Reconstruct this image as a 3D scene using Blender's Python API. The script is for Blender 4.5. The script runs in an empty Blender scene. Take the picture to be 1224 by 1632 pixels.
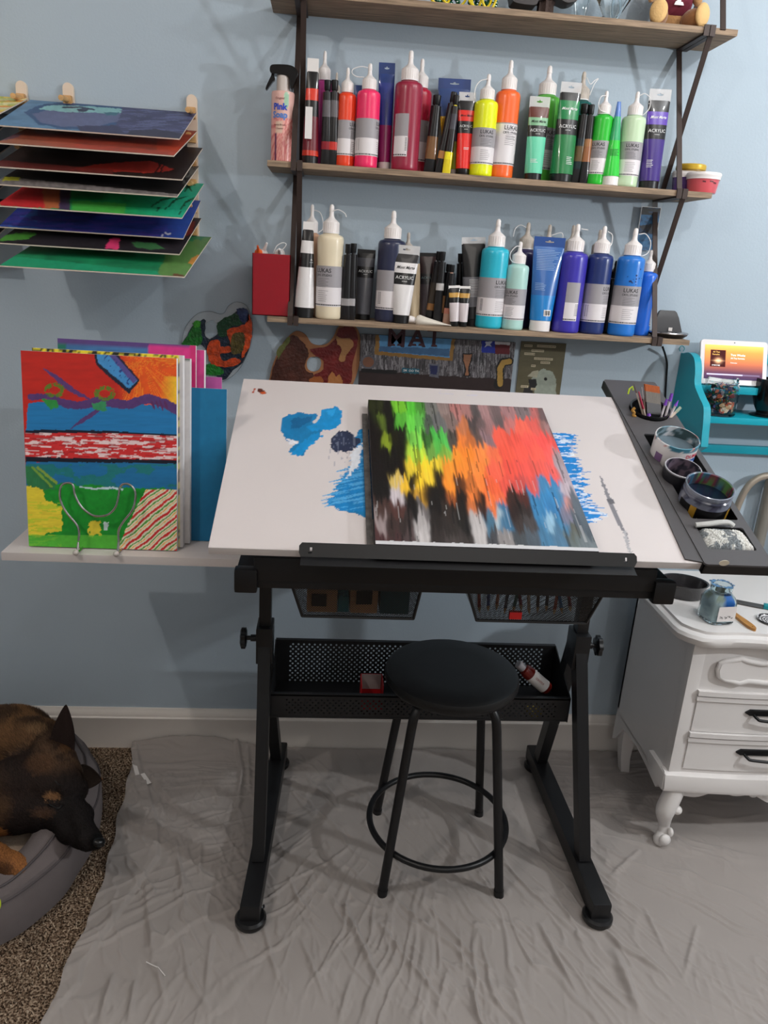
import bpy, bmesh, math, random
import numpy as np
from mathutils import Matrix, Vector, Quaternion
from mathutils.geometry import tessellate_polygon
random.seed(7)
RS = np.random.RandomState(11)
S = bpy.context.scene
COL = S.collection
# ---------------------------------------------------------------- camera
FPX, PITCH, YAW, ROLL, CD, CH = 1218.3, 18.153, 4.966, 3.658, 2.1854, 1.5539
def _cam():
    p, y, r = map(math.radians, (PITCH, YAW, ROLL))
    F = np.array([math.sin(y)*math.cos(p), math.cos(y)*math.cos(p), -math.sin(p)])
    R = np.array([math.cos(y), -math.sin(y), 0]); U = np.cross(R, F)
    return F, R*math.cos(r)+U*math.sin(r), -R*math.sin(r)+U*math.cos(r)
CF, CR, CU = _cam(); CP = np.array([0, -CD, CH])
cd = bpy.data.cameras.new('camera'); co = bpy.data.objects.new('camera', cd); COL.objects.link(co)
cd.sensor_fit = 'VERTICAL'; cd.sensor_height = 24; cd.lens = FPX/1632*24; cd.clip_start = .05
co.matrix_world = Matrix(((CR[0], CU[0], -CF[0], CP[0]), (CR[1], CU[1], -CF[1], CP[1]), (CR[2], CU[2], -CF[2], CP[2]), (0, 0, 0, 1)))
S.camera = co
# ---------------------------------------------------------------- light
S.view_settings.view_transform = 'Standard'; S.view_settings.look = 'None'
S.view_settings.gamma = 1; S.view_settings.use_curve_mapping = False
S.view_settings.exposure = 0.08
wd = bpy.data.worlds.new('world'); S.world = wd; wd.use_nodes = True
wd.node_tree.nodes['Background'].inputs[0].default_value = (.8, .88, 1, 1)
wd.node_tree.nodes['Background'].inputs[1].default_value = .06
def lamp(name, loc, power, r, col):
    l = bpy.data.lights.new(name, 'POINT'); l.energy = power; l.shadow_soft_size = r; l.color = col
    o = bpy.data.objects.new(name, l); o.location = loc; COL.objects.link(o); return o
lamp('bulb', (.95, -1.25, 2.5), 13, .02, (1, .985, .97))
lamp('bulb', (1.40, -1.0, 2.5), 15, .02, (.95, .98, 1))
lamp('bulb', (2.35, -1.5, 1.85), 66, .03, (.95, .98, 1))
lamp('bulb', (-1.15, -2.0, 2.6), 28, .02, (1, .93, .86))
lamp('bulb', (-1.3, -.95, 2.5), 3, .04, (1, .86, .74))  # extra unseen lamp, added only to brighten the upper left wall
lamp('fill_light', (.6, -3.0, 2.4), 22, .5, (1, .93, .86))  # soft fill added behind the camera to lift front-facing surfaces, no real fixture

def P(u, v, ax, val):
    r = CF+CR*(u-612)/FPX-CU*(v-816)/FPX; i = 'xyz'.index(ax)
    return CP+r*((val-CP[i])/r[i])
def PP(u, v, p0, n):
    r = CF+CR*(u-612)/FPX-CU*(v-816)/FPX
    return CP+r*(((np.array(p0)-CP)@n)/(r@n))
def proj(V):
    d = np.asarray(V)-CP; w = d@CF
    return 612+FPX*(d@CR)/w, 816-FPX*(d@CU)/w
# ---------------------------------------------------------------- helpers
def lin(c):
    c = np.asarray(c, float)/255
    return np.where(c <= .04045, c/12.92, ((c+.055)/1.055)**2.4)
def rot(ax, deg): return Matrix.Rotation(math.radians(deg), 4, ax)
def T(x, y=None, z=None):
    if y is None: x, y, z = x
    return Matrix.Translation((float(x), float(y), float(z)))
def basis(o, x, y, z):
    return Matrix(((x[0], y[0], z[0], o[0]), (x[1], y[1], z[1], o[1]), (x[2], y[2], z[2], o[2]), (0, 0, 0, 1)))
MATS = {}
def mat(name, c=(128, 128, 128), rough=.5, metal=0, bump=None, var=None, spec=.5, coat=0, alpha=1, trans=0, emit=None, ior=1.45, vcol=False, sheen=0):
    if name in MATS: return MATS[name]
    m = bpy.data.materials.new(name); m.use_nodes = True; nt = m.node_tree; b = nt.nodes['Principled BSDF']
    col = list(lin(c))+[1]
    b.inputs['Base Color'].default_value = col; b.inputs['Roughness'].default_value = rough
    b.inputs['Metallic'].default_value = metal; b.inputs['Specular IOR Level'].default_value = spec
    b.inputs['Coat Weight'].default_value = coat; b.inputs['Alpha'].default_value = alpha
    b.inputs['Transmission Weight'].default_value = trans; b.inputs['IOR'].default_value = ior
    b.inputs['Sheen Weight'].default_value = sheen
    tc = nt.nodes.new('ShaderNodeTexCoord')
    src = None
    if vcol:
        a = nt.nodes.new('ShaderNodeAttribute'); a.attribute_name = 'Col'; src = a.outputs['Color']
        nt.links.new(src, b.inputs['Base Color'])
    if var:
        n = nt.nodes.new('ShaderNodeTexNoise'); n.inputs['Scale'].default_value = var[0]; n.inputs['Detail'].default_value = 5
        mp = nt.nodes.new('ShaderNodeMapping'); nt.links.new(tc.outputs['Object'], mp.inputs[0]); nt.links.new(mp.outputs[0], n.inputs['Vector'])
        if len(var) > 2: mp.inputs['Scale'].default_value = var[2]
        r = nt.nodes.new('ShaderNodeMapRange'); r.inputs[1].default_value = .3; r.inputs[2].default_value = .7
        r.inputs[3].default_value = 1-var[1]; r.inputs[4].default_value = 1+var[1]*.6
        nt.links.new(n.outputs[0], r.inputs[0])
        h = nt.nodes.new('ShaderNodeMix'); h.data_type = 'RGBA'; h.blend_type = 'MULTIPLY'; h.inputs[0].default_value = 1
        if src: nt.links.new(src, h.inputs[6])
        else: h.inputs[6].default_value = col
        nt.links.new(r.outputs[0], h.inputs[7]); nt.links.new(h.outputs[2], b.inputs['Base Color'])
    if bump:
        n = nt.nodes.new('ShaderNodeTexNoise'); n.inputs['Scale'].default_value = bump[0]; n.inputs['Detail'].default_value = 4
        mp = nt.nodes.new('ShaderNodeMapping'); nt.links.new(tc.outputs['Object'], mp.inputs[0]); nt.links.new(mp.outputs[0], n.inputs['Vector'])
        if len(bump) > 3: mp.inputs['Scale'].default_value = bump[3]
        k = nt.nodes.new('ShaderNodeBump'); k.inputs['Strength'].default_value = bump[1]
        k.inputs['Distance'].default_value = bump[2] if len(bump) > 2 else .001
        nt.links.new(n.outputs[0], k.inputs['Height']); nt.links.new(k.outputs[0], b.inputs['Normal'])
    if emit:
        if vcol: nt.links.new(src, b.inputs['Emission Color'])
        else: b.inputs['Emission Color'].default_value = col
        b.inputs['Emission Strength'].default_value = emit
    MATS[name] = m; return m
W = {}
def wm(o): return W[o.name] if o is not None else Matrix.Identity(4)
def thing(name, label, cat, loc=(0, 0, 0), rz=0, group=None, M=None):
    o = bpy.data.objects.new(name, None); COL.objects.link(o); o.empty_display_size = .05
    if M is None: M = T(*[float(v) for v in loc]) @ rot('Z', rz)
    o.matrix_world = M; W[o.name] = M.copy()
    tag(o, label, cat, group); return o
def tag(o, label=None, cat=None, group=None, kind=None):
    if label: o['label'] = label
    if cat: o['category'] = cat
    if group: o['group'] = group
    if kind: o['kind'] = kind
    return o
class MB:
    def __init__(s): s.v = []; s.f = []; s.m = []; s.c = []
    def add(s, vs, fs, mi=0, M=None, col=None):
        k = len(s.v)
        vs = np.asarray(vs, float)
        if M is not None:
            A = np.array(M); vs = vs@A[:3, :3].T+A[:3, 3]
        s.v.extend(vs.tolist()); s.f.extend([[i+k for i in f] for f in fs]); s.m.extend([mi]*len(fs))
        if col is not None:
            col = np.asarray(col, float)
            if col.ndim == 1: col = np.tile(col, (len(vs), 1))
            s.c.extend(col.tolist())
        elif s.c: s.c.extend([[.5, .5, .5]]*len(vs))
        return s
    def box(s, lo, hi, mi=0, M=None, col=None, ch=0):
        (a, b, c), (d, e, f) = lo, hi
        if not ch:
            return s.add([(a, b, c), (d, b, c), (d, e, c), (a, e, c), (a, b, f), (d, b, f), (d, e, f), (a, e, f)],
                         [(3, 2, 1, 0), (4, 5, 6, 7), (0, 1, 5, 4), (1, 2, 6, 5), (2, 3, 7, 6), (3, 0, 4, 7)], mi, M, col)
        bm = bmesh.new(); r = bmesh.ops.create_cube(bm, size=1)
        for v in bm.verts: v.co = Vector(((a+d)/2+v.co.x*(d-a), (b+e)/2+v.co.y*(e-b), (c+f)/2+v.co.z*(f-c)))
        bmesh.ops.bevel(bm, geom=bm.edges[:], offset=ch, segments=2, profile=.7, affect='EDGES')
        bm.verts.index_update(); vs = [v.co[:] for v in bm.verts]; fs = [[v.index for v in q.verts] for q in bm.faces]; bm.free()
        return s.add(vs, fs, mi, M, col)
    def tube(s, path, r, n=12, cap=True, closed=False, mi=0, M=None, col=None, flat=None):
        p = [Vector([float(q) for q in a]) for a in path]; k = len(p)
        rr = r if hasattr(r, '__len__') else [r]*k
        vs = []; nrm = None
        for i in range(k):
            if closed: t = (p[(i+1) % k]-p[i-1]).normalized()
            else: t = (p[min(i+1, k-1)]-p[max(i-1, 0)]).normalized()
            if nrm is None:
                a = Vector((0, 0, 1)) if abs(t.z) < .9 else Vector((0, 1, 0)); nrm = (a-t*a.dot(t)).normalized()
            else: nrm = (nrm-t*nrm.dot(t)).normalized()
            b = t.cross(nrm)
            for j in range(n):
                an = 2*math.pi*j/n; vs.append(p[i]+nrm*(math.cos(an)*rr[i])+b*(math.sin(an)*rr[i]*(flat or 1)))
        fs = []
        for i in range(k if closed else k-1):
            for j in range(n):
                a = i*n+j; b_ = i*n+(j+1) % n; c = ((i+1) % k)*n+(j+1) % n; d = ((i+1) % k)*n+j; fs.append((a, b_, c, d))
        if cap and not closed: fs += [tuple(range(n))[::-1], tuple((k-1)*n+j for j in range(n))]
        return s.add([tuple(v) for v in vs], fs, mi, M, col)
    def lathe(s, prof, n=24, mi=0, M=None, col=None, close=True):
        vs = []; fs = []; k = len(prof)
        for r, z in prof:
            for j in range(n):
                a = 2*math.pi*j/n; vs.append((r*math.cos(a), r*math.sin(a), z))
        for i in range(k-1):
            for j in range(n): fs.append((i*n+j, i*n+(j+1) % n, (i+1)*n+(j+1) % n, (i+1)*n+j))
        if close:
            if prof[0][0] > 1e-6: fs.append(tuple(range(n))[::-1])
            if prof[-1][0] > 1e-6: fs.append(tuple((k-1)*n+j for j in range(n)))
        return s.add(vs, fs, mi, M, col)
    def loft(s, rings, mi=0, M=None, cap=True, mis=None, closed=True, col=None):
        n = len(rings[0]); vs = [tuple(q) for r in rings for q in r]
        k0 = len(s.f); fs = []; ms = []
        for i in range(len(rings)-1):
            for j in range(n if closed else n-1): fs.append((i*n+j, i*n+(j+1) % n, (i+1)*n+(j+1) % n, (i+1)*n+j)); ms.append(mis[i] if mis else mi)
        if cap: fs += [tuple(range(n))[::-1], tuple((len(rings)-1)*n+j for j in range(n))]; ms += [ms[0], ms[-1]]
        if cap and closed:
            q = np.array(vs); vol = 0
            for f in fs:
                for i in range(1, len(f)-1): vol += np.dot(q[f[0]], np.cross(q[f[i]], q[f[i+1]]))
            if vol < 0: fs = [tuple(f)[::-1] for f in fs]
        s.add(vs, fs, mi, M, col)
        s.m[k0:] = ms; return s
    def prism(s, loops, h, mi=0, M=None, col=None):
        """2-D loops (outer, holes) in local XY extruded 0..h in Z"""
        if not hasattr(loops[0][0], '__len__'): loops = [loops]
        tri = tessellate_polygon([[Vector((x, y, 0)) for x, y in l] for l in loops])
        flat = [q for l in loops for q in l]; n = len(flat)
        vs = [(x, y, 0) for x, y in flat]+[(x, y, h) for x, y in flat]
        fs = []
        for t in tri:
            a, b, c = [Vector((flat[i][0], flat[i][1])) for i in t]
            ccw = (b-a).cross(c-a) > 0
            t = t if ccw else t[::-1]
            fs.append(tuple(i+n for i in t)); fs.append(tuple(t[::-1]))
        k = 0
        for q, l in enumerate(loops):
            ar = sum(l[i][0]*l[(i+1) % len(l)][1]-l[(i+1) % len(l)][0]*l[i][1] for i in range(len(l)))
            fl = (ar > 0) == (q == 0)
            for i in range(len(l)):
                a, b = k+i, k+(i+1) % len(l); fs.append((a, b, b+n, a+n) if fl else (b, a, a+n, b+n))
            k += len(l)
        return s.add(vs, fs, mi, M, col)
    def grid(s, X, mi=0, M=None, col=None):
        """X: array (nu,nv,3)"""
        nu, nv = X.shape[:2]; i = np.arange(nu-1)[:, None]*nv+np.arange(nv-1)[None]
        f = np.stack([i, i+nv, i+nv+1, i+1], -1).reshape(-1, 4).tolist()
        return s.add(X.reshape(-1, 3), f, mi, M, None if col is None else np.asarray(col).reshape(-1, 3))
    def build(s, name, m, parent=None, world=False, smooth=35, label=None, kind=None):
        """world=True: vertices are world coordinates"""
        me = bpy.data.meshes.new(name)
        v = np.array(s.v)
        if world and parent is not None:
            A = np.array(wm(parent).inverted()); v = v@A[:3, :3].T+A[:3, 3]
        me.from_pydata(v.tolist(), [], s.f)
        ms = m if isinstance(m, (list, tuple)) else [m]
        for q in ms: me.materials.append(q)
        if len(ms) > 1: me.polygons.foreach_set('material_index', s.m)
        if s.c:
            a = me.color_attributes.new('Col', 'FLOAT_COLOR', 'POINT')
            c = np.ones((len(s.v), 4)); cc = np.array(s.c); c[:len(cc), :3] = cc; a.data.foreach_set('color', c.ravel())
        me.update()
        if smooth:
            me.polygons.foreach_set('use_smooth', [True]*len(me.polygons)); me.set_sharp_from_angle(angle=math.radians(smooth))
        o = bpy.data.objects.new(name, me); COL.objects.link(o)
        if parent is not None: o.parent = parent; W[o.name] = wm(parent)
        else: W[o.name] = Matrix.Identity(4)
        if label: o['label'] = label
        if kind or name in ('fine_print', 'base_print', 'tiny_print'): o['kind'] = kind or 'stuff'
        return o
def bez(pts, n=24):
    """Catmull-Rom through points"""
    p = [np.array(a, float) for a in pts]; p = [2*p[0]-p[1]]+p+[2*p[-1]-p[-2]]; out = []
    k = len(p)-3
    for i in range(k):
        m = max(2, n//k)
        for t in np.linspace(0, 1, m, endpoint=False):
            a, b, c, d = p[i:i+4]; out.append(.5*((2*b)+(-a+c)*t+(2*a-5*b+4*c-d)*t*t+(-a+3*b-3*c+d)*t**3))
    out.append(p[-2]); return out
def loopc(pts, n=48):
    p = [np.array(a, float) for a in pts]; k = len(p); out = []
    m = max(2, n//k)
    for i in range(k):
        a, b, c, d = p[i-1], p[i], p[(i+1) % k], p[(i+2) % k]
        for t in np.linspace(0, 1, m, endpoint=False): out.append(.5*((2*b)+(-a+c)*t+(2*a-5*b+4*c-d)*t*t+(-a+3*b-3*c+d)*t**3))
    return [tuple(q) for q in out]
# numpy value noise
_T = RS.rand(256, 256)
def vn(x, y):
    xi = np.floor(x).astype(int); yi = np.floor(y).astype(int); fx = x-xi; fy = y-yi
    fx = fx*fx*(3-2*fx); fy = fy*fy*(3-2*fy)
    g = lambda a, b: _T[a % 256, b % 256]
    return (g(xi, yi)*(1-fx)+g(xi+1, yi)*fx)*(1-fy)+(g(xi, yi+1)*(1-fx)+g(xi+1, yi+1)*fx)*fy
def fbm(x, y, o=4):
    s = 0; a = .5; t = 0
    for i in range(o): s = s+a*vn(x*2**i+17.3*i, y*2**i+5.1*i); t += a; a *= .5
    return s/t
def inpoly(X, Y, poly):
    r = np.zeros(X.shape, bool); n = len(poly)
    for i in range(n):
        x1, y1 = poly[i]; x2, y2 = poly[(i+1) % n]
        if y1 == y2: continue
        c = ((y1 > Y) != (y2 > Y)) & (X < (x2-x1)*(Y-y1)/(y2-y1)+x1); r ^= c
    return r
def segd(X, Y, pl):
    """distance to polyline, signed side and parameter"""
    D = np.full(X.shape, 1e9); SG = np.zeros(X.shape); TT = np.zeros(X.shape); n = len(pl)-1
    for i in range(n):
        a = np.array(pl[i], float); b = np.array(pl[i+1], float); d = b-a; L = d@d+1e-12
        t = np.clip(((X-a[0])*d[0]+(Y-a[1])*d[1])/L, 0, 1); px = a[0]+t*d[0]; py = a[1]+t*d[1]
        q = np.hypot(X-px, Y-py); m = q < D
        D = np.where(m, q, D); SG = np.where(m, np.sign(d[0]*(Y-a[1])-d[1]*(X-a[0])), SG); TT = np.where(m, (i+t)/n, TT)
    return D, SG, TT
class Art:
    """paint layer in authoring coordinates X, Y"""
    def __init__(s, X, Y, base, jit=.06, js=(.15, .15)):
        s.X, s.Y = X, Y; s.C = np.tile(lin(base), X.shape+(1,))
        s.C *= (1+jit*(fbm(X*js[0], Y*js[1])-.5)*4)[..., None]
    def _w(s, w, sc):
        return (fbm(s.X*sc+3, s.Y*sc)-.5)*2*w, (fbm(s.X*sc+77, s.Y*sc+9)-.5)*2*w
    def put(s, m, c, jit=.08, js=(.2, .2), a=1):
        k = lin(c)*(1+jit*(fbm(s.X*js[0]+31, s.Y*js[1]+4)-.5)*4)[..., None]
        m = (m*a)[..., None]; s.C = s.C*(1-m)+k*m; return s
    def poly(s, pts, c, w=3, sc=.2, **k):
        dx, dy = s._w(w, sc); return s.put(inpoly(s.X+dx, s.Y+dy, pts).astype(float), c, **k)
    def line(s, pts, wd, c, w=1.5, sc=.15, taper=False, **k):
        dx, dy = s._w(w, sc); D, _, t = segd(s.X+dx, s.Y+dy, pts)
        ww = wd*(np.sin(np.pi*np.clip(t*.9+.05, 0, 1))) if taper else wd
        return s.put((D < ww).astype(float), c, **k)
TXT = {}
def text(st, size=1, shear=0, bold=0):
    """text outline mesh as arrays, centred, height in font units * size"""
    k = (st, shear, bold)
    if k not in TXT:
        cu = bpy.data.curves.new('t', 'FONT'); cu.body = st; cu.align_x = 'CENTER'; cu.align_y = 'CENTER'; cu.shear = shear; cu.offset = bold; cu.resolution_u = 2
        ob = bpy.data.objects.new('t', cu); COL.objects.link(ob)
        dg = bpy.context.evaluated_depsgraph_get(); me = ob.evaluated_get(dg).to_mesh()
        TXT[k] = (np.array([v.co[:] for v in me.vertices]).reshape(-1, 3), [list(p.vertices) for p in me.polygons])
        ob.evaluated_get(dg).to_mesh_clear(); bpy.data.objects.remove(ob); bpy.data.curves.remove(cu)
    v, f = TXT[k]; return v*size, f
def copy_tree(o, M, label=None, name=None):
    c = o.copy(); COL.objects.link(c); c.matrix_world = M; W[c.name] = M.copy()
    if label: c['label'] = label
    for ch in o.children:
        d = ch.copy(); COL.objects.link(d); d.parent = c; W[d.name] = W[c.name]
        for g in ch.children:
            e = g.copy(); COL.objects.link(e); e.parent = d
    return c
# common materials
WHITE = mat('white_plastic', (232, 228, 226), .38)
BLACKM = mat('black_powder_coat', (22, 22, 24), .42, bump=(900, .15, .0003))
BLACKP = mat('black_plastic', (20, 20, 22), .35)
VCOL = mat('painted_surface', vcol=True, rough=.5, bump=(400, .2, .0004))
VGLOSS = mat('painted_gloss', vcol=True, rough=.32, bump=(250, .25, .0005))
INK = mat('black_ink', (30, 30, 32), .6)
INKW = mat('white_ink', (235, 235, 235), .6)
# ================================================================ ROOM
WALL = mat('blue_wall_paint', (172, 187, 199), .62, bump=(160, .35, .0012), var=(2.0, .03))
TRIM = mat('white_trim_paint', (226, 220, 214), .4)
FARW = mat('room_wall_paint', (158, 160, 162), .8)
CEIL = mat('ceiling_paint', (205, 203, 200), .8)
def struct(name, mb, m, **k):
    o = mb.build(name, m, **k); o['kind'] = 'structure'; return o
struct('wall_back', MB().box((-2.2, 0, 0), (3.1, .1, 2.75)), WALL)
struct('wall_left', MB().box((-2.3, -3.9, 0), (-2.2, .1, 2.75)), FARW)
struct('wall_right', MB().box((3.1, -3.9, 0), (3.2, .1, 2.75)), FARW)
struct('wall_front', MB().box((-2.3, -4.0, 0), (3.2, -3.9, 2.75)), FARW)
struct('ceiling', MB().box((-2.3, -4.0, 2.75), (3.2, .1, 2.85)), CEIL)
# baseboard profile (depth, height)
pf = [(0, 0), (-.016, 0), (-.016, .104), (-.0185, .108), (-.0185, .113), (-.015, .117), (-.014, .128), (-.009, .134), (-.006, .1425), (0, .1425)]
struct('baseboard_back', MB().prism([(y, z) for y, z in pf][::-1], 5.3, M=Matrix(((0, 0, 1, -2.2), (1, 0, 0, 0), (0, 1, 0, 0), (0, 0, 0, 1)))), TRIM)
# carpet floor
def carpet():
    m = bpy.data.materials.new('speckled_carpet'); m.use_nodes = True; nt = m.node_tree; b = nt.nodes['Principled BSDF']
    tc = nt.nodes.new('ShaderNodeTexCoord'); n = nt.nodes.new('ShaderNodeTexNoise'); n.inputs['Scale'].default_value = 190; n.inputs['Detail'].default_value = 3
    nt.links.new(tc.outputs['Object'], n.inputs['Vector'])
    r = nt.nodes.new('ShaderNodeValToRGB'); e = r.color_ramp.elements
    e[0].position = .36; e[0].color = list(lin((38, 30, 24)))+[1]; e[1].position = .62; e[1].color = list(lin((188, 168, 146)))+[1]
    q = r.color_ramp.elements.new(.48); q.color = list(lin((120, 98, 80)))+[1]
    nt.links.new(n.outputs[0], r.inputs[0]); nt.links.new(r.outputs[0], b.inputs['Base Color']); b.inputs['Roughness'].default_value = 1
    b.inputs['Specular IOR Level'].default_value = .1
    k = nt.nodes.new('ShaderNodeBump'); k.inputs['Strength'].default_value = 1; k.inputs['Distance'].default_value = .006
    nt.links.new(n.outputs[0], k.inputs['Height']); nt.links.new(k.outputs[0], b.inputs['Normal']); return m
struct('floor', MB().box((-2.3, -4.0, -.1), (3.2, .1, 0)), carpet())
# loose carpet tufts where the carpet shows
n = 30000; x = RS.uniform(-1.1, -.42, n); y = RS.uniform(-1.45, -.02, n)
edge = [(218, 1180), (207, 1240), (190, 1300), (172, 1380), (150, 1450), (118, 1520), (88, 1590), (66, 1640), (40, 1710), (10, 1790)]
ep = np.array([P(u, v, 'z', 0)[:2] for u, v in edge]); k = (x < np.interp(y, ep[::-1, 1], ep[::-1, 0])-.003) & (((x+1.045)/.47)**2+((y+.475)/.425)**2 > 1); x, y = x[k], y[k]; n = len(x)
a = RS.uniform(0, 6.28, n); h = RS.uniform(.004, .009, n); w = RS.uniform(.0014, .0026, n)
lx, ly = RS.normal(0, .003, n), RS.normal(0, .003, n)
V = np.stack([np.stack([x-np.cos(a)*w, y-np.sin(a)*w, 0*x], -1), np.stack([x+np.cos(a)*w, y+np.sin(a)*w, 0*x], -1), np.stack([x+lx, y+ly, h], -1)], 1).reshape(-1, 3)
pal = lin([(48, 38, 30), (110, 90, 74), (176, 156, 134), (200, 182, 160), (90, 72, 58)])
C = np.repeat(pal[RS.randint(0, 5, n)], 3, 0)
mb = MB(); mb.add(V, [(3*i, 3*i+1, 3*i+2) for i in range(n)], col=C)
tuft = mb.build('carpet_pile', mat('carpet_fibre', vcol=True, rough=1, spec=.1), smooth=None); tag(tuft, 'short brown and beige speckled carpet fibres left of the grey sheet', 'carpet', kind='stuff')

# ================================================================ DROP CLOTH
xs = np.concatenate([np.linspace(0, 1.75, 520), np.linspace(1.76, 2.4, 40)])
ys = np.linspace(-.022, -1.35, 400)
edge = [(218, 1180), (207, 1240), (190, 1300), (172, 1380), (150, 1450), (118, 1520), (88, 1590), (66, 1640), (40, 1710), (10, 1790)]
ep = [P(u, v, 'z', 0) for u, v in edge]
ey = np.array([min(-.022, p[1]) for p in ep])[::-1]; ex = np.array([p[0] for p in ep])[::-1]
xl = np.interp(ys, ey, ex)+.004*np.sin(ys*40)
X = xl[:, None]+xs[None]*1.0; Y = np.tile(ys[:, None], (1, len(xs)))
Z = .004+.0016*fbm(X*9, Y*9)
# radiating small wrinkles
th = np.arctan2(Y+.15, X-.35)
rr_ = np.hypot(Y+.15, X-.35)
wr = fbm(th*16+fbm(X*3, Y*3)*3, rr_*2.2+4, 3)
Z += .0075*np.clip(1-abs(wr-.5)*13, 0, 1)*np.clip((rr_-.30)*2.5, .06, 1)*np.clip(fbm(X*2.3+9, Y*2.3)*2.4-.5, 0, 1)
wr2 = fbm(X*22+Y*13, X*5-Y*7+20, 3); Z += .0045*np.clip(1-abs(wr2-.5)*11, 0, 1)*np.clip(fbm(X*3+50, Y*3)*3-1.0, 0, 1)
wr3 = fbm(X*30-Y*6, X*4+Y*6+60, 3); Z += .0034*np.clip(1-abs(wr3-.5)*11, 0, 1)*np.clip(fbm(X*4+90, Y*4+3)*3-1.2, 0, 1)*(Y < -.15)
def fp(l): return [tuple(P(u, v, 'z', 0)[:2]) for u, v in l]
def ridge(l, w, h):
    global Z
    D, sg, t = segd(X, Y, fp(l)); Z = Z+h*np.exp(-(D/w)**2)*np.sin(np.pi*np.clip(t*.92+.06, 0, 1))**.5*np.where(D < 4*w, 1, 0)
def step(l, h, L=.08, side=1, w=.004):
    global Z
    D, sg, t = segd(X, Y, fp(l)); s = D*sg*side
    Z = Z+h*(1/(1+np.exp(-np.clip(s/w*2, -30, 30))))*np.exp(-np.clip(s, 0, 9)/L)*np.clip(np.sin(np.pi*np.clip(t*.96+.02, 0, 1))*4, 0, 1)
step([(217, 1190), (226, 1228), (239, 1265), (254, 1333), (253, 1370), (226, 1408), (173, 1485), (133, 1541), (128, 1572), (80, 1625)], .011, .10, -1, .003)
step([(239, 1240), (256, 1265), (273, 1283)], .010, .06, 1, .003)
step([(260, 1322), (298, 1324), (313, 1327), (366, 1319)], .008, .05, -1, .003)
step([(268, 1283), (260, 1302), (254, 1330)], .008, .04, -1)
step([(229, 1408), (232, 1445), (237, 1491), (242, 1540)], .009, .04, 1, .003)
step([(254, 1519), (313, 1473), (372, 1460), (420, 1462)], .007, .06, 1, .003)
for l, w, h in [([(547, 1441), (574, 1505), (597, 1555), (611, 1578)], .006, .010), ([(606, 1478), (648, 1533), (689, 1583), (702, 1601)], .005, .008),
    ([(634, 1441), (680, 1482), (725, 1514), (771, 1578)], .005, .009), ([(675, 1441), (712, 1482), (748, 1523), (785, 1551)], .005, .008), ([(698, 1615), (712, 1551)], .006, .007),
    ([(748, 1565), (762, 1629)], .006, .009), ([(378, 1487), (398, 1533)], .006, .006), ([(337, 1496), (327, 1592)], .006, .007), ([(860, 1477), (887, 1531), (919, 1584)], .006, .011),
    ([(970, 1495), (991, 1516), (1026, 1534), (1053, 1552), (1068, 1570)], .005, .010), ([(979, 1522), (997, 1567), (1020, 1620)], .012, .016), ([(860, 1373), (900, 1420), (949, 1486)], .005, .008),
    ([(940, 1558), (1000, 1611)], .005, .008), ([(1018, 1358), (973, 1400)], .006, .006), ([(1025, 1450), (1060, 1520)], .005, .006), ([(800, 1375), (850, 1430), (880, 1450)], .004, .006),
    ([(700, 1330), (745, 1380)], .004, .005), ([(745, 1300), (790, 1350), (820, 1400)], .004, .005), ([(460, 1400), (475, 1440), (510, 1470)], .004, .006), ([(430, 1420), (520, 1380), (560, 1350)], .004, .005),
    ([(280, 1345), (292, 1420), (296, 1470)], .005, .006), ([(320, 1350), (318, 1400)], .005, .006), ([(250, 1540), (262, 1600)], .006, .007), ([(215, 1570), (205, 1632)], .006, .009), ([(180, 1560), (160, 1632)], .007, .010),
    ([(290, 1500), (300, 1560), (330, 1610)], .005, .006), ([(420, 1480), (440, 1560)], .005, .007), ([(480, 1500), (520, 1600)], .005, .006), ([(560, 1560), (540, 1632)], .006, .007), ([(1100, 1300), (1160, 1310), (1220, 1300)], .008, .006),
    ([(1110, 1480), (1090, 1560)], .006, .006), ([(375, 1180), (385, 1230), (380, 1290)], .007, .012), ([(395, 1200), (398, 1260)], .006, .010)]: ridge(l, w, h)
# bunched against the wall at rear left
bx = P(330, 1176, 'z', 0)
Z += .045*np.exp(-((X+.38)/.17)**2)*np.exp(-((Y+.02)/.045)**2)
Z += .012*np.exp(-((Y+.022)/.02)**2)*fbm(X*7, Y*0+3)
cm = np.ones(X.shape+(3,))*lin((158, 151, 147))
cm *= (1+.10*(fbm(X*6, Y*6)-.5))[..., None]
G = np.stack([X, Y, Z], -1)
cloth = MB().grid(G[:, ::1], col=cm)
dc = cloth.build('drop_cloth', mat('cotton_sheet', vcol=True, rough=.95, bump=(700, .25, .0005), spec=.15, sheen=.15), smooth=180)
tag(dc, 'wrinkled grey cotton sheet spread over the carpet under the table and stool', 'sheet')
# care tags sewn to the sheet corner and white thread
for l, o_ in ((((213, 1213), (219, 1235)), 0), (((227, 1233), (238, 1249)), 1)):
    a, b = [P(u, v, 'z', .016) for u, v in l]; d = b-a; nn = np.array([-d[1], d[0], 0]); nn = nn/np.linalg.norm(nn)*.006
    MB().add([a-nn, a+nn, b+nn, b-nn, a-nn+[0, 0, .001], a+nn+[0, 0, .001], b+nn+[0, 0, .001], b-nn+[0, 0, .001]], [(0, 1, 2, 3), (7, 6, 5, 4), (0, 4, 5, 1), (1, 5, 6, 2), (2, 6, 7, 3), (3, 7, 4, 0)]).build('care_tag', WHITE, dc, label='white care tag')
th_ = MB().tube([P(u, v, 'z', .011) for u, v in [(233, 1533), (243, 1538), (252, 1542), (258, 1549), (263, 1555)]], .0012, 5).build('thread', WHITE)
tag(th_, 'short white thread lying on the grey sheet at lower left', 'thread')
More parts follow.
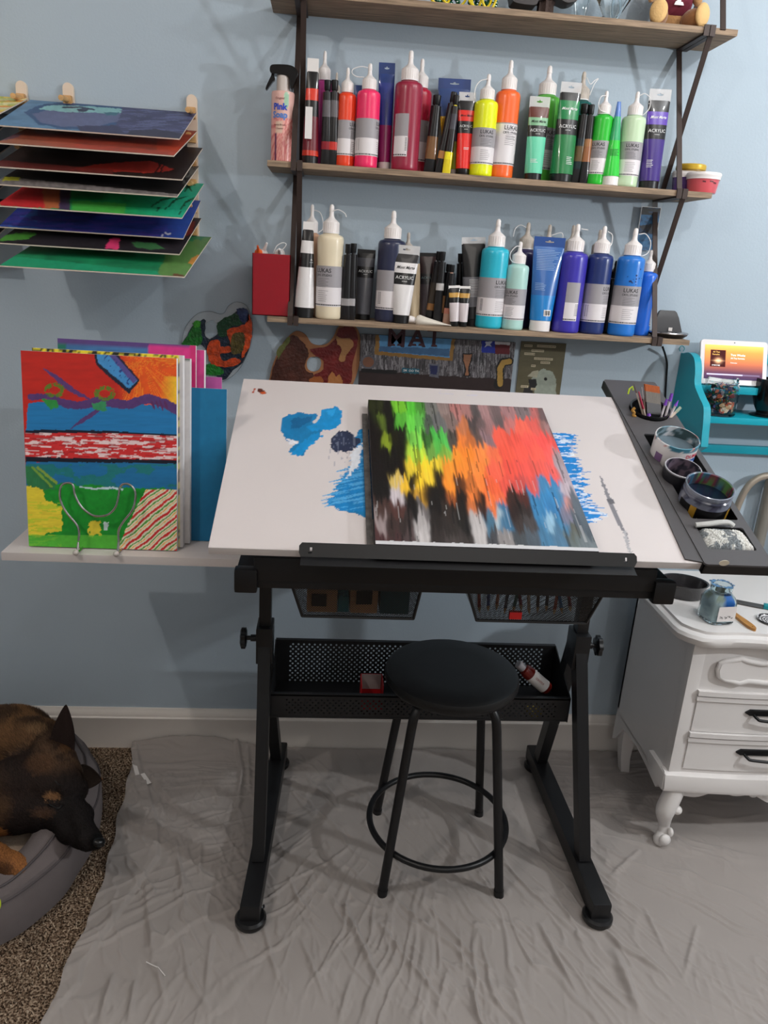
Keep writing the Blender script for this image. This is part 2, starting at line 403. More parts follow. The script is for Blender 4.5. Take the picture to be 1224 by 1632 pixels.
# cord by the left front foot
k = P(398, 1463, 'z', .012)
cdm = MB()
for s_, ph in ((0, 0), (1, math.pi)):
    cdm.tube([(k[0]-.028+.06*t+.0028*math.cos(t*40+ph), k[1]-.014+.05*t, k[2]+.0028*math.sin(t*40+ph)) for t in np.linspace(0, 1, 40)], .0028, 6, mi=s_)
pc = cdm.build('paracord', [BLACKP, mat('grey_cord', (150, 152, 158), .8)]); tag(pc, 'short black and white braided cord end beside the left front table foot', 'cord')
# cream rag
rp = [P(u, v, 'z', .0) for u, v in [(1186, 1378), (1215, 1466)]]
def rag_part(pts, zt, amp, name, par):
    q = [P(u, v, 'z', zt) for u, v in pts]
    A, B, Cc, D = q; n = 26
    s, t = np.meshgrid(np.linspace(0, 1, n), np.linspace(0, 1, n), indexing='ij')
    G = (A[None, None]*((1-s)*(1-t))[..., None]+B[None, None]*(s*(1-t))[..., None]+Cc[None, None]*(s*t)[..., None]+D[None, None]*((1-s)*t)[..., None])
    G[..., 2] += amp*(fbm(s*4+zt*90, t*4)-.3)+.006*np.exp(-(t/.12)**2)+.004*np.exp(-((1-t)/.1)**2)
    G2 = G.copy(); G2[..., 2] = np.minimum(G2[..., 2]-.003, zt*.6)
    return MB().grid(G[:, ::-1]).grid(G2).build(name, mat('cream_cotton', (232, 226, 196), .95, bump=(800, .5, .0006)), par)
rg = thing('rag', 'cream folded cotton rag on the grey sheet at the right edge', 'rag', (rp[0][0]+.05, rp[0][1]-.05, 0))
rag_part([(1188, 1420), (1212, 1466), (1300, 1470), (1290, 1400)], .010, .006, 'lower_fold', rg)
rag_part([(1186, 1384), (1196, 1404), (1240, 1440), (1300, 1378)], .022, .010, 'upper_fold', rg)
# ================================================================ DRAFTING TABLE
tb = thing('drafting_table', 'black steel drafting table with tilted white top, paint smears and side trays', 'table', (.29, -.40, 0))
TH = math.radians(20.03); O = np.array([-.1958, -.9099, 1.0559]); VX = np.array([1, 0, 0]); VV = np.array([0, math.cos(TH), math.sin(TH)]); VN = np.array([0, -math.sin(TH), math.cos(TH)])
BM = basis(O, VX, VV, VN)
def bw(s, t, h=0): return O+VX*s+VV*t+VN*h
def st(u, v, h=0):
    p = PP(u, v, O+VN*h, VN)-O; return float(p@VX), float(p@VV)
BW, BD = .905, .614
# board with smears: coloured top grid
s, t = np.meshgrid(np.linspace(0.001, BW-.001, 380), np.linspace(.001, BD-.001, 250), indexing='ij')
G = O+s[..., None]*VX+t[..., None]*VV+VN*.0006
U, V_ = proj(G); A = Art(U, V_, (211, 203, 202), .006, (.02, .02))
bl, bl2, nv = (22, 122, 178), (18, 140, 205), (42, 52, 78)
A.poly([(449, 668), (462, 662), (482, 657), (505, 662), (500, 672), (515, 678), (512, 690), (480, 725), (458, 722), (475, 704), (456, 703), (448, 688)], bl, 5, .12)
A.poly([(515, 652), (535, 648), (546, 656), (543, 676), (528, 684), (510, 686), (498, 690), (488, 680), (505, 672)], bl2, 4, .15)
A.poly([(462, 668), (500, 664), (492, 675), (466, 684)], (14, 98, 150), 4, .2)
A.poly([(505, 688), (514, 694), (500, 706), (478, 727), (462, 724), (480, 706)], bl2, 4, .3)
A.poly([(520, 655), (535, 651), (530, 664), (522, 660)], (40, 160, 225), 2, .2)
A.poly([(456, 698), (470, 702), (476, 708), (462, 708)], (225, 225, 232), 3, .3)
A.poly([(574, 684), (600, 678), (600, 830), (545, 812), (520, 800), (545, 792), (533, 778), (548, 766), (562, 752), (565, 730), (572, 712), (560, 694)], bl, 8, .09)
str_ = fbm(V_*.55+U*.10, U*.035, 3)
band = inpoly(U+(str_-.5)*46, V_, [(575, 690), (600, 686), (600, 816), (540, 814), (518, 800), (528, 788), (550, 752), (566, 735)])
A.put(band*1., (20, 125, 190)); A.put((band & (str_ > .56)).astype(float), (90, 170, 220), a=.7)
A.poly([(562, 715), (578, 708), (572, 740), (552, 765), (558, 742)], (222, 226, 234), 7, .22)
A.poly([(528, 698), (540, 688), (556, 686), (568, 697), (576, 702), (566, 714), (552, 722), (534, 720), (527, 708)], nv, 4, .3)
A.put(((vn(U*.9, V_*.15) > .72) & inpoly(U, V_, [(530, 690), (566, 690), (566, 718), (532, 718)])).astype(float), (150, 158, 178), a=.35)
A.put(((vn(U*.7, V_*.1) > .74) & inpoly(U, V_, [(522, 715), (560, 720), (545, 745), (518, 742)])).astype(float), (140, 140, 160), a=.6)
A.put(inpoly(U+(fbm(V_*.5, U*.05+7, 3)-.5)*40, V_, [(870, 688), (915, 692), (908, 712), (925, 740), (930, 778), (950, 812), (968, 822), (940, 836), (900, 834)])*1., (30, 130, 205))
A.poly([(870, 695), (902, 698), (910, 730), (920, 770), (932, 815), (938, 830), (900, 834)], (30, 130, 205), 6, .1)
A.put((inpoly(U, V_, [(870, 688), (915, 692), (908, 712), (925, 740), (930, 778), (950, 812), (972, 822), (940, 836), (900, 834)]) & (fbm(V_*.6, U*.06+3, 3) > .6)).astype(float), (225, 232, 240), a=.8)
A.line([(955, 756), (963, 776), (972, 800), (985, 830), (998, 852), (1002, 872)], 3.2, (128, 126, 132), 2, .3, taper=True)
A.poly([(966, 796), (978, 796), (980, 802), (972, 804)], (96, 94, 100), 1)
A.line([(996, 848), (1002, 874), (1006, 880)], 2.2, (170, 168, 172), 4, .6)
A.poly([(401, 626), (405, 619), (407, 619), (404, 626)], (176, 66, 36), 1, .4); A.poly([(410, 619), (418, 620), (425, 626), (416, 628), (411, 624)], (96, 46, 34), 1.5, .5); A.poly([(414, 625), (422, 624), (425, 627), (418, 629)], (206, 88, 40), 1, .5)
A.put(((fbm(U*.06, V_*.4) > .62) & inpoly(U, V_, [(700, 622), (800, 624), (795, 632), (700, 630)])).astype(float), (200, 196, 214), a=.6)
top = MB().grid(G, col=A.C).build('tabletop_surface', mat('white_laminate', vcol=True, rough=.36, spec=.45), None)
BOARD = mat('white_laminate_edge', (202, 196, 195), .4)
tt = MB().box((0, 0, -.0150), (BW, BD, .0004), M=BM, ch=.0015).build('tabletop', BOARD, tb, world=True)
# make the smeared surface a sub-part of the tabletop
bpy.data.objects.remove(top)
mb = MB().grid(G, col=A.C); mb.build('paint_smears', MATS['white_laminate'], tt, world=True, label='white surface smeared with blue, navy and grey paint')
# pencil ledge with slotted ends
lo = [(.163, -.020), (.768, -.020), (.773, -.012), (.773, -.003), (.768, .002), (.165, .002), (.160, -.003), (.160, -.014)]
def slot(cx):
    return [(cx-.004, -.010), (cx-.001, -.010), (cx-.001, -.003), (cx+.003, -.003), (cx+.003, -.012), (cx+.001, -.0145), (cx-.004, -.0145)]
RL = basis(O+VN*.012-VV*.006, VX, VN*.9+VV*.1, -VV)
LM = BM @ T(0, -.004, .016) @ rot('X', 42)
ledge_face = MB().prism([[(x, y*1.15+.003) for x, y in lo], slot(.180), slot(.752)], .0022, M=LM)
ledge_face.box((.163, -.030, -.004), (.770, .012, -.002), M=BM @ T(0, -.006, 0))
ledge_face.build('pencil_ledge', BLACKM, tb, world=True)
# slim hardboard strips around the canvas edge
# front frame rail and side tubes
fr = MB().box((-.118, -.885, .985), (.640, -.850, 1.030), ch=.003).box((-.118, -.880, .968), (.640, -.845, .984), ch=.002)
fr.build('front_rail', BLACKM, tb, world=True)
for sx, nm in ((-.150, 0), (.640, 1)):
    MB().box((sx, -.875, .968), (sx+.036, -.17, 1.004), ch=.003).build('side_rail', BLACKM, tb, world=True)
    e = MB().box((sx-.003, -.893, .962), (sx+.039, -.868, 1.008), ch=.006); e.build('end_cap', BLACKP, tb, world=True)
    cx = sx+.018; MB().tube([(cx, -.24, .99), (cx, -.30, 1.255)], .012, 8).build('tilt_arm', BLACKM, tb, world=True)
MB().box((-.13, -.215, .972), (.66, -.18, 1.0), ch=.003).build('rear_rail', BLACKM, tb, world=True)
# legs
for side, xf, xr, xt in ((-1, -.135, -.106, -.131), (1, .733, .728, .697)):
    xm = (xf+xr)/2
    # foot beam, slightly splayed
    f = MB(); d = Vector((xr-xf, .60, 0)); ang = math.degrees(math.atan2(-d.x, d.y))
    Mf = T(xf, -.735, 0) @ rot('Z', ang)
    prof = [(-.028, .030), (-.030, .075), (.030, .075), (.028, .030)]
    f.box((-.024, .0, .022), (.024, .66, .072), M=Mf, ch=.006)
    foot = f.build('foot', BLACKM, tb, world=True)
    for yy, rr in ((.02, .038), (.625, .034)):
        c = Mf @ Vector((0, yy, 0))
        MB().lathe([(rr-.004, .006), (rr, .012), (rr, .022), (rr-.005, .028), (.012, .030), (.012, .05)], 28, M=T(c)).build('levelling_pad', BLACKP, foot, world=True)
    zt = .60
    def strut(ya, yb, nm, wx=.0155, wy=.021):
        rings = []
        for k in np.linspace(0, 1, 5):
            y = ya+(yb-ya)*k; z = .07+(zt-.07)*k; x = (xf+(xr-xf)*((y+.735)/.66))*(1-k)+xt*k
            dy, dz = (yb-ya), (zt-.07); L = math.hypot(dy, dz); py, pz = dz/L*wy, -dy/L*wy
            rings.append([(x-wx, y-py, z-pz), (x+wx, y-py, z-pz), (x+wx, y+py, z+pz), (x-wx, y+py, z+pz)])
        m = MB().loft(rings); m.build(nm, BLACKM, tb, world=True)
    strut(-.575, -.415, 'front_strut'); strut(-.150, -.375, 'rear_strut')
    MB().box((xt-.021, -.435, .555), (xt+.021, -.365, .655), ch=.004).build('collar', BLACKM, tb, world=True)
    MB().box((xt-.015, -.418, .60), (xt+.015, -.382, .985), ch=.002).build('post', BLACKM, tb, world=True)
    kn = MB(); KM = T(xt+side*.021, -.40, .612) @ rot('Y', side*90)
    kn.lathe([(.009, 0), (.009, .016), (.006, .016), (.006, .028)], 12, M=KM)
    n = 28
    for z0, z1 in ((.026, .042),):
        ring = lambda z, k: [((.0265*k+.0022*math.cos(7*a))*math.cos(a), (.0265*k+.0022*math.cos(7*a))*math.sin(a), z) for a in np.linspace(0, 2*math.pi, 56, endpoint=False)]
        kn.loft([ring(z0, .7), ring(z0+.003, 1), ring(z1-.003, 1), ring(z1, .75)], M=KM)
    kn.build('knob', BLACKP, tb, world=True)
# perforated storage trough
def perforated(mb, x0, x1, z0, z1, place, hx0, hx1, hz0, hz1, pitch, r, th=.0012):
    """plate in (a,b) plane with staggered real holes; place maps (a,b,d) to world"""
    na = int((hx1-hx0)/pitch); nb = int(round((hz1-hz0)/(pitch*.5)))
    pa = (hx1-hx0)/na; pb = (hz1-hz0)/nb
    vs, fs = [], []
    for j in range(nb):
        for i in range(na):
            a0, a1, b0, b1 = hx0+i*pa, hx0+(i+1)*pa, hz0+j*pb, hz0+(j+1)*pb
            ca = a0+pa*(.28 if j % 2 else .72); cb = (b0+b1)/2
            k = len(vs); sq = [(a0, b0), (ca, b0), (a1, b0), (a1, cb), (a1, b1), (ca, b1), (a0, b1), (a0, cb)]
            for q in sq: vs.append(place(q[0], q[1], 0))
            for q in range(8):
                an = -math.pi*.75+q*math.pi/4; vs.append(place(ca+r*math.cos(an), cb+r*math.sin(an), 0))
            for q in range(8): fs.append((k+q, k+(q+1) % 8, k+8+(q+1) % 8, k+8+q))
    mb.add(vs, fs)
    for a, b, c, d in ((x0, x1, z0, hz0), (x0, x1, hz1, z1), (x0, hx0, hz0, hz1), (hx1, x1, hz0, hz1)):
        mb.add([place(a, c, 0), place(b, c, 0), place(b, d, 0), place(a, d, 0)], [(0, 1, 2, 3)])
mb = MB(); perforated(mb, -.112, .690, .367, .527, lambda a, b, d: (a, -.25, b), -.075, .655, .39, .520, .0150, .0029)
mb.box((-.112, -.252, .522), (.690, -.240, .530)).build('trough_back', BLACKM, tb, world=True, smooth=None)
mb = MB(); perforated(mb, -.112, .690, .398, .462, lambda a, b, d: (a, -.425, b), -.075, .655, .404, .450, .0150, .0026)
mb.box((-.112, -.425, .458), (.690, -.415, .464)).build('trough_front', BLACKM, tb, world=True, smooth=None)
MB().box((-.112, -.425, .392), (.690, -.25, .397)).build('trough_bottom', BLACKM, tb, world=True)
for x in (-.114, .688): MB().add([(x, -.425, .39), (x+.003, -.425, .39), (x+.003, -.25, .37), (x, -.25, .37), (x, -.425, .464), (x+.003, -.425, .464), (x+.003, -.25, .53), (x, -.25, .53)], [(3, 2, 1, 0), (4, 5, 6, 7), (0, 1, 5, 4), (1, 2, 6, 5), (2, 3, 7, 6), (3, 0, 4, 7)]).build('trough_end', BLACKM, tb, world=True)
# left flat shelf panel and its bracket
MB().box((-.640, -.700, .932), (-.115, -.39, .950), ch=.0015).build('side_shelf', BOARD, tb, world=True)
MB().box((-.30, -.60, .918), (-.11, -.57, .932)).box((-.30, -.45, .918), (-.11, -.42, .932)).build('shelf_bracket', BLACKM, tb, world=True)
# right accessory tray, tilted with the board
GREY = mat('dark_grey_plastic', (82, 80, 82), .45, bump=(600, .2, .0003), spec=.4)
def rrect(a, b, c, d, r, n=4):
    o = []
    for cx, cy, s0 in ((c-r, b+r, -90), (c-r, d-r, 0), (a+r, d-r, 90), (a+r, b+r, 180)):
        for k in range(n+1):
            an = math.radians(s0+90*k/n); o.append((cx+r*math.cos(an), cy+r*math.sin(an)))
    return o
circ = [(.978+.048*math.cos(a), .545+.048*math.sin(a)) for a in np.linspace(0, 2*math.pi, 28, endpoint=False)]
w1, w2 = rrect(.930, .128, 1.028, .440, .006), rrect(.930, .036, 1.026, .104, .004)
tr = MB().prism([rrect(.906, -.008, 1.042, .695, .006), w1, w2, circ], .004, M=BM @ T(0, 0, .002))
tr.prism([(.874, .008), (.906, .0), (.908, .69), (.907, .627)], .003, M=BM @ T(0, 0, .001))
tray = tr.build('accessory_tray', GREY, tb, world=True)
sk = MB().box((.906, -.008, -.018), (1.042, -.004, .002), M=BM).box((1.038, -.008, -.018), (1.042, .695, .002), M=BM).box((.906, .691, -.018), (1.042, .695, .002), M=BM).box((.906, -.008, -.018), (.909, .695, .002), M=BM)
sk.build('tray_skirt', BLACKP, tray, world=True)
for (a, b, c, d), dp in (((.930, .128, 1.028, .440), .078), ((.930, .036, 1.026, .104), .022)):
    MB().box((a-.002, b-.002, -dp), (c+.002, d+.002, -dp+.002), M=BM).box((a-.002, b-.002, -dp), (a, d+.002, .004), M=BM).box((c, b-.002, -dp), (c+.002, d+.002, .004), M=BM).box((a, b-.002, -dp), (c, b, .004), M=BM).box((a, d, -dp), (c, d+.002, .004), M=BM).build('well', BLACKP, tray, world=True)
q = [(.048, .0045), (.048, -.06), (.0, -.06)]
MB().lathe(q[::-1], 28, M=BM @ T(.978, .545, 0), close=False).build('well', BLACKP, tray, world=True)
bp = st(1152, 899, 0)
MB().lathe([(.0, .0), (.0065, .0), (.0065, .001), (0, .001)], 20, M=T(PP(1154, 897, bw(0, -.0095), VV)) @ basis((0, 0, 0), VX, -VN, -VV) @ Matrix.Scale(1.5, 4, (1, 0, 0))).build('badge', mat('cream_badge', (214, 204, 184), .4), tray, world=True, label='small oval cream badge')
# back lip of tray seen behind the board

# wire mesh drawers
def mesh_drawer(x0t, x1t, x0b, x1b, label):
    dr = thing('mesh_drawer', label, 'drawer', ((x0t+x1t)/2, -.62, .86), group=None)
    zt, zb, yf, yb = .955, .862, -.79, -.42
    ins = .02
    c = lambda k, q: None
    w = MB()
    def panel(A, B, C_, D, nu, nv):
        A, B, C_, D = map(np.array, (A, B, C_, D))
        def pt(u, v): return A*(1-u)*(1-v)+B*u*(1-v)+C_*u*v+D*(1-u)*v
        nrm = np.cross(B-A, D-A); nrm = nrm/np.linalg.norm(nrm)
        seg = []
        for i in range(nu):
            for j in range(nv):
                u0, u1, v0, v1 = i/nu, (i+1)/nu, j/nv, (j+1)/nv; um, vm = (u0+u1)/2, (v0+v1)/2
                seg += [(pt(um, v0), pt(u1, vm)), (pt(u1, vm), pt(um, v1)), (pt(um, v1), pt(u0, vm)), (pt(u0, vm), pt(um, v0))]
        vs, fs = [], []
        for a, b in seg:
            d = b-a; p = np.cross(d, nrm); p = p/np.linalg.norm(p)*.0006; k = len(vs)
            vs += [a-p, a+p, b+p, b-p]; fs.append((k, k+1, k+2, k+3))
        w.add(vs, fs)
    f0, f1, f2, f3 = (x0t, yf, zt), (x1t, yf, zt), (x1b, yf+.015, zb), (x0b, yf+.015, zb)
    r0, r1, r2, r3 = (x0t, yb, zt), (x1t, yb, zt), (x1b, yb-.015, zb), (x0b, yb-.015, zb)
    nx = int((x1t-x0t)/.0056)
    panel(f0, f1, f2, f3, nx, 24); panel(r0, r1, r2, r3, nx//2, 12); panel(f3, f2, r2, r3, nx//2, 40); panel(f0, r0, r3, f3, 50, 16); panel(f1, r1, r2, f2, 50, 16)
    w.build('wire_mesh', BLACKM, dr, world=True, smooth=None, kind='stuff')
    e = MB(); R = .0028
    e.tube([f0, f1, r1, r0], R, 6, closed=True); 
    e.build('rim', BLACKM, dr, world=True)
    e = MB().tube(bez([f0, ((x0t+x0b)/2-.0, yf+.007, (zt+zb)/2), f3], 6)+bez([f3, f2], 4)+bez([f2, ((x1t+x1b)/2, yf+.007, (zt+zb)/2), f1], 6), .0032, 6)
    e.build('frame_wire', BLACKM, dr, world=True)
    for x in (x0t-.012, x1t+.004):
        MB().box((x, yf, zt-.002), (x+.010, yb, zt+.012)).build('runner', BLACKM, dr, world=True)
    return dr
mesh_drawer(-.058, .209, -.030, .197, 'left black wire mesh drawer under the table holding cards and boxes')
mesh_drawer(.293, .588, .328, .560, 'right black wire mesh drawer under the table full of pencils')
def block(name, label, cat, lo, hi, c, rz=0, rx=0, group=None, rough=.6):
    ct = [(a+b)/2 for a, b in zip(lo, hi)]; h = [(b-a)/2 for a, b in zip(lo, hi)]
    o = MB().box([-v for v in h], h, ch=min(h)*.2).build(name, mat(name+str(c), c, rough)); o.matrix_world = T(*ct) @ rot('Z', rz) @ rot('X', rx); W[o.name] = o.matrix_world.copy()
    return tag(o, label, cat, group)
block('card_box', 'flat tan cardboard box at the left inside the left mesh drawer', 'box', (-.022, -.765, .8655), (.040, -.60, .915), (196, 152, 110))
block('card_box', 'tan box with black blot in the middle of the left mesh drawer', 'box', (.066, -.765, .8655), (.123, -.60, .922), (206, 158, 112))
block('card_box', 'teal card box between tan boxes in the left mesh drawer', 'box', (.042, -.760, .8655), (.064, -.62, .900), (40, 130, 140))
block('card_box', 'dark teal box at the right inside the left mesh drawer', 'box', (.127, -.765, .8655), (.188, -.60, .918), (34, 92, 102))
block('sponge', 'black square sponge in front of the left tan box in the drawer', 'sponge', (-.012, -.774, .884), (.018, -.766, .908), (18, 18, 20))
block('black_clip', 'black clip leaning on the middle tan box in the drawer', 'clip', (.078, -.773, .890), (.110, -.767, .918), (18, 18, 20), rz=4)
pc = [(190, 60, 40), (40, 70, 140), (214, 120, 60), (60, 60, 70), (30, 110, 90), (150, 40, 60), (220, 190, 160), (90, 60, 40), (40, 40, 44), (200, 90, 60), (50, 120, 170), (120, 30, 34)]
pn = ['red', 'navy', 'orange', 'dark grey', 'green', 'crimson', 'pale wooden', 'brown', 'black', 'coral', 'sky blue', 'maroon']
for i in range(12):
    x = .335+.0175*i; z0 = .868+.004*(i % 3); ln = .15+.02*(i % 4)
    o = thing('pencil', '%s pencil in the right mesh drawer, %s' % (pn[i], ['leftmost', 'second from left', 'third from left', 'fourth from left', 'fifth from left', 'sixth from left', 'sixth from right', 'fifth from right', 'fourth from right', 'third from right', 'second from right', 'rightmost'][i]), 'pencil', (x, -.76, z0), group='pencils in the right mesh drawer')
    o.matrix_world = T(x, -.765, z0+.006) @ rot('Z', -8-3*(i % 5)) @ rot('X', 16-2*(i % 3)); W[o.name] = o.matrix_world.copy()
    MB().tube([(0, .015, 0), (0, ln, 0)], .0038, 6).build('barrel', mat('pencil%d' % i, pc[i], .4), o)
    MB().tube([(0, .0, 0), (0, .015, 0)], [.0006, .0037], 6).build('tip', mat('raw_wood', (208, 170, 122), .7), o)
block('sharpener', 'red pencil sharpener among pencils in the right mesh drawer', 'sharpener', (.395, -.779, .868), (.421, -.769, .884), (220, 36, 36))
# red open box and small bottle in the trough
rb = thing('small_box', 'red open-topped box in the perforated trough behind the stool', 'box', (.155, -.36, .398))
MB().box((.125, -.395, .3975), (.185, -.393, .44)).box((.125, -.335, .3975), (.185, -.333, .475)).box((.125, -.395, .3975), (.127, -.333, .475)).box((.183, -.395, .3975), (.185, -.333, .475)).box((.125, -.395, .3975), (.185, -.333, .3995)).build('carton', mat('red_card', (196, 28, 36), .45), rb, world=True)
MB().box((.128, -.337, .43), (.182, -.3355, .475)).build('inner_flap', mat('grey_card', (170, 160, 158), .7), rb, world=True, label='grey inner flap')
vb = thing('varnish_bottle', 'small bottle with white label and grey cap lying tilted in the trough', 'bottle', M=T(*P(872, 1098, 'y', -.36)) @ rot('Y', -50) @ rot('Z', 20))
MB().lathe([(.0, 0), (.017, 0), (.019, .003), (.019, .085), (.015, .094), (.010, .097), (.010, .102)], 24).build('glass_body', mat('amber_bottle', (110, 30, 22), .2), vb)
MB().lathe([(.0194, .012), (.0194, .070)], 24, close=False).build('label', WHITE, vb)
MB().lathe([(.012, .099), (.012, .118), (.010, .120), (0, .120)], 24).build('cap', mat('grey_cap', (150, 146, 150), .4), vb)
tv, tf = text('REFINED', .0085)
tv = np.stack([.0198*np.sin(tv[:, 1]/.0198), -.0198*np.cos(tv[:, 1]/.0198), .045+tv[:, 0]], -1); MB().add(tv, tf).build('lettering', mat('red_ink', (150, 40, 40)), vb, smooth=None)
block('eraser', 'small olive yellow block lying left of the tilted bottle in the trough', 'block', (.585, -.415, .398), (.62, -.38, .415), (170, 150, 70), rz=20)

# ================================================================ CANVAS ON THE BOARD
pts = [(50,60,40,45,20),(90,60,18,16,14),(150,60,120,200,50),(220,70,90,200,60),(270,60,80,150,60),(330,70,120,120,115),(400,70,150,130,125),(460,80,180,120,115),(520,90,170,120,115),(570,90,90,80,80),(620,80,170,130,130),(680,100,120,100,100),(740,90,170,125,125),(830,80,130,115,115),(890,90,190,110,105),(930,100,110,90,90),
(40,150,20,18,16),(60,140,90,110,40),(110,150,20,20,15),(170,150,90,180,60),(220,150,110,220,80),(270,150,100,190,80),(320,160,80,90,80),(370,150,110,110,110),(440,150,130,110,105),(500,180,200,120,80),(560,150,80,70,70),(600,150,110,90,90),(640,160,160,120,120),(690,140,110,95,95),(750,160,200,120,115),(820,180,255,110,90),(900,170,230,100,90),(940,180,150,110,105),(970,200,170,130,130),
(40,230,18,16,14),(80,250,130,150,40),(130,240,30,30,15),(185,220,25,25,20),(220,240,120,200,80),(260,240,140,230,90),(310,250,60,110,50),(370,230,80,190,80),(400,250,90,200,90),(450,240,80,75,70),(500,230,240,130,60),(540,240,200,110,60),(580,220,100,80,75),(630,240,150,120,125),(700,230,255,100,80),(780,240,240,90,75),(850,240,255,95,85),(930,240,255,90,85),(980,240,240,90,85),
(50,320,18,16,14),(120,330,20,20,15),(180,300,20,20,15),(220,310,180,220,70),(270,320,200,230,70),(330,310,110,160,70),(370,290,90,190,80),(410,330,130,180,70),(460,350,255,150,50),(530,300,255,140,50),(600,300,255,140,70),(660,320,255,120,80),(740,310,250,95,75),(820,310,255,95,80),(900,310,255,100,85),(980,310,255,100,95),(1020,340,170,150,155),
(50,420,18,16,14),(120,400,15,15,12),(180,400,20,15,12),(220,400,240,210,60),(290,400,255,215,50),(330,430,255,215,50),(370,400,240,210,60),(430,410,255,150,50),(500,400,255,145,55),(590,400,255,140,65),(680,400,255,105,80),(760,400,245,90,75),(840,400,240,90,80),(920,400,235,95,85),(1000,430,235,100,95),(1050,430,175,160,170),
(60,480,18,16,14),(150,470,220,190,100),(180,500,240,190,50),(240,470,15,12,10),(275,480,255,210,50),(315,460,250,210,60),(370,450,30,25,15),(430,500,255,150,50),(500,490,90,50,25),(540,480,200,110,50),(600,470,255,130,60),(660,480,240,100,60),(720,480,235,90,75),(800,480,210,80,75),(870,480,220,90,85),(940,490,70,130,175),(1010,490,60,130,180),(1050,520,190,175,185),
(60,540,20,18,16),(150,550,200,190,195),(200,560,15,12,10),(280,540,200,150,50),(310,550,15,12,10),(380,540,20,15,10),(430,550,150,80,40),(500,560,30,20,15),(560,540,240,130,60),(590,550,30,20,15),(650,560,255,120,60),(700,560,240,110,70),(760,550,60,35,30),(830,560,80,40,35),(900,560,60,130,180),(980,560,60,135,190),(1040,560,70,130,170),(1070,590,220,150,140),(1100,600,90,100,110),
(60,620,70,50,45),(150,620,80,50,45),(230,620,25,20,18),(280,620,110,105,105),(340,620,20,15,12),(420,620,45,35,30),(500,620,30,22,18),(560,620,200,110,60),(600,620,50,30,25),(660,620,230,120,70),(715,620,60,120,160),(780,620,45,30,28),(850,620,50,40,38),(910,630,60,130,180),(1000,630,60,130,185),(1060,640,120,120,140),(1110,640,90,100,110),
(60,690,150,135,135),(120,710,60,45,42),(200,700,50,40,38),(280,690,170,165,165),(350,700,35,28,25),(430,700,45,38,35),(510,700,30,25,22),(585,690,180,175,175),(640,680,70,110,135),(700,660,170,190,200),(730,690,60,110,145),(800,690,60,50,48),(870,700,70,65,65),(930,690,60,125,170),(975,710,150,190,215),(1040,700,65,125,165),(1090,740,90,90,80),(1130,710,80,90,100),
(60,780,80,50,50),(140,780,70,45,45),(220,780,80,65,65),(290,770,190,185,185),(360,780,50,42,40),(450,780,70,62,60),(530,780,60,52,50),(600,780,190,185,185),(670,780,70,70,75),(740,800,140,135,135),(810,780,70,75,80),(880,790,80,90,100),(950,780,70,120,155),(1030,780,80,120,150),(1100,780,100,110,110),(1170,800,110,120,125)]
CT = .020
ca, cb, cc_, cdn = [st(*p, CT) for p in ((591.6, 638.9), (870.3, 647.5), (945, 879), (592.7, 872))]
c0, c1, d0, d1 = (ca[0]+cdn[0])/2, (cb[0]+cc_[0])/2, .001, .508
cv = thing('canvas_painting', 'stretched canvas with vertical green, orange, red and black brush strokes on the tilted tabletop', 'painting', M=BM @ T(c0, d0, .0008))
s, t = np.meshgrid(np.linspace(0, 1, 230), np.linspace(0, 1, 300), indexing='ij')
# authoring coordinates: bilinear over the photographed quadrilateral
q = np.array([st((x)/3.4+590, y/3.4+630, CT) for x, y, *_ in pts]); q = (q-np.array([c0, d0]))/np.array([c1-c0, d1-d0])
pcx = lin(np.array([p[2:] for p in pts]))
n1 = (fbm(s*62, t*5, 4)-.5)*.13; n2 = (fbm(s*14, t*9, 3)-.5)*.035
sx_, tx_ = s+n2+(t-.5)*.0, t+n1+(fbm(s*150, t*9+40, 2)-.5)*.06
best = np.full(s.shape, 1e9); Cc = np.zeros(s.shape+(3,)); acc = np.zeros(s.shape); 
for i in range(len(pts)):
    d2 = ((sx_-q[i, 0])*1.9)**2+((tx_-q[i, 1])*.95)**2
    w_ = np.exp(-d2/.0011); Cc += w_[..., None]*pcx[i]; acc += w_
    best = np.minimum(best, d2)
Cc /= (acc+1e-30)[..., None]
Cc *= (1+.22*(fbm(s*150, t*8+3, 2)-.5)*2)[..., None]
g = (fbm(s*90, t*4+11, 3) > .71)[..., None]; Cc = np.where(g, Cc*.45, Cc)
g = (fbm(s*120+5, t*5+21, 3) > .75)[..., None] & (t > .05)[..., None] & (t < .42)[..., None]; Cc = np.where(g, Cc*.6+.22, Cc)
Cc = np.where((t < .016+.006*fbm(s*40, t*0))[..., None], lin((205, 205, 208)), Cc); Cc = np.clip(Cc, .004, .95)
wob = .00035*fbm(s*160, t*20)
G = np.stack([s*(c1-c0), t*(d1-d0), CT+wob], -1)
bx_ = MB().box((0, 0, 0), (c1-c0, d1-d0, CT-.0002), ch=.001); bx_.build('stretcher_frame', mat('canvas_side', (70, 64, 66), .8, var=(30, .7)), cv)
MB().grid(G, col=Cc).build('painted_canvas', VGLOSS, cv)
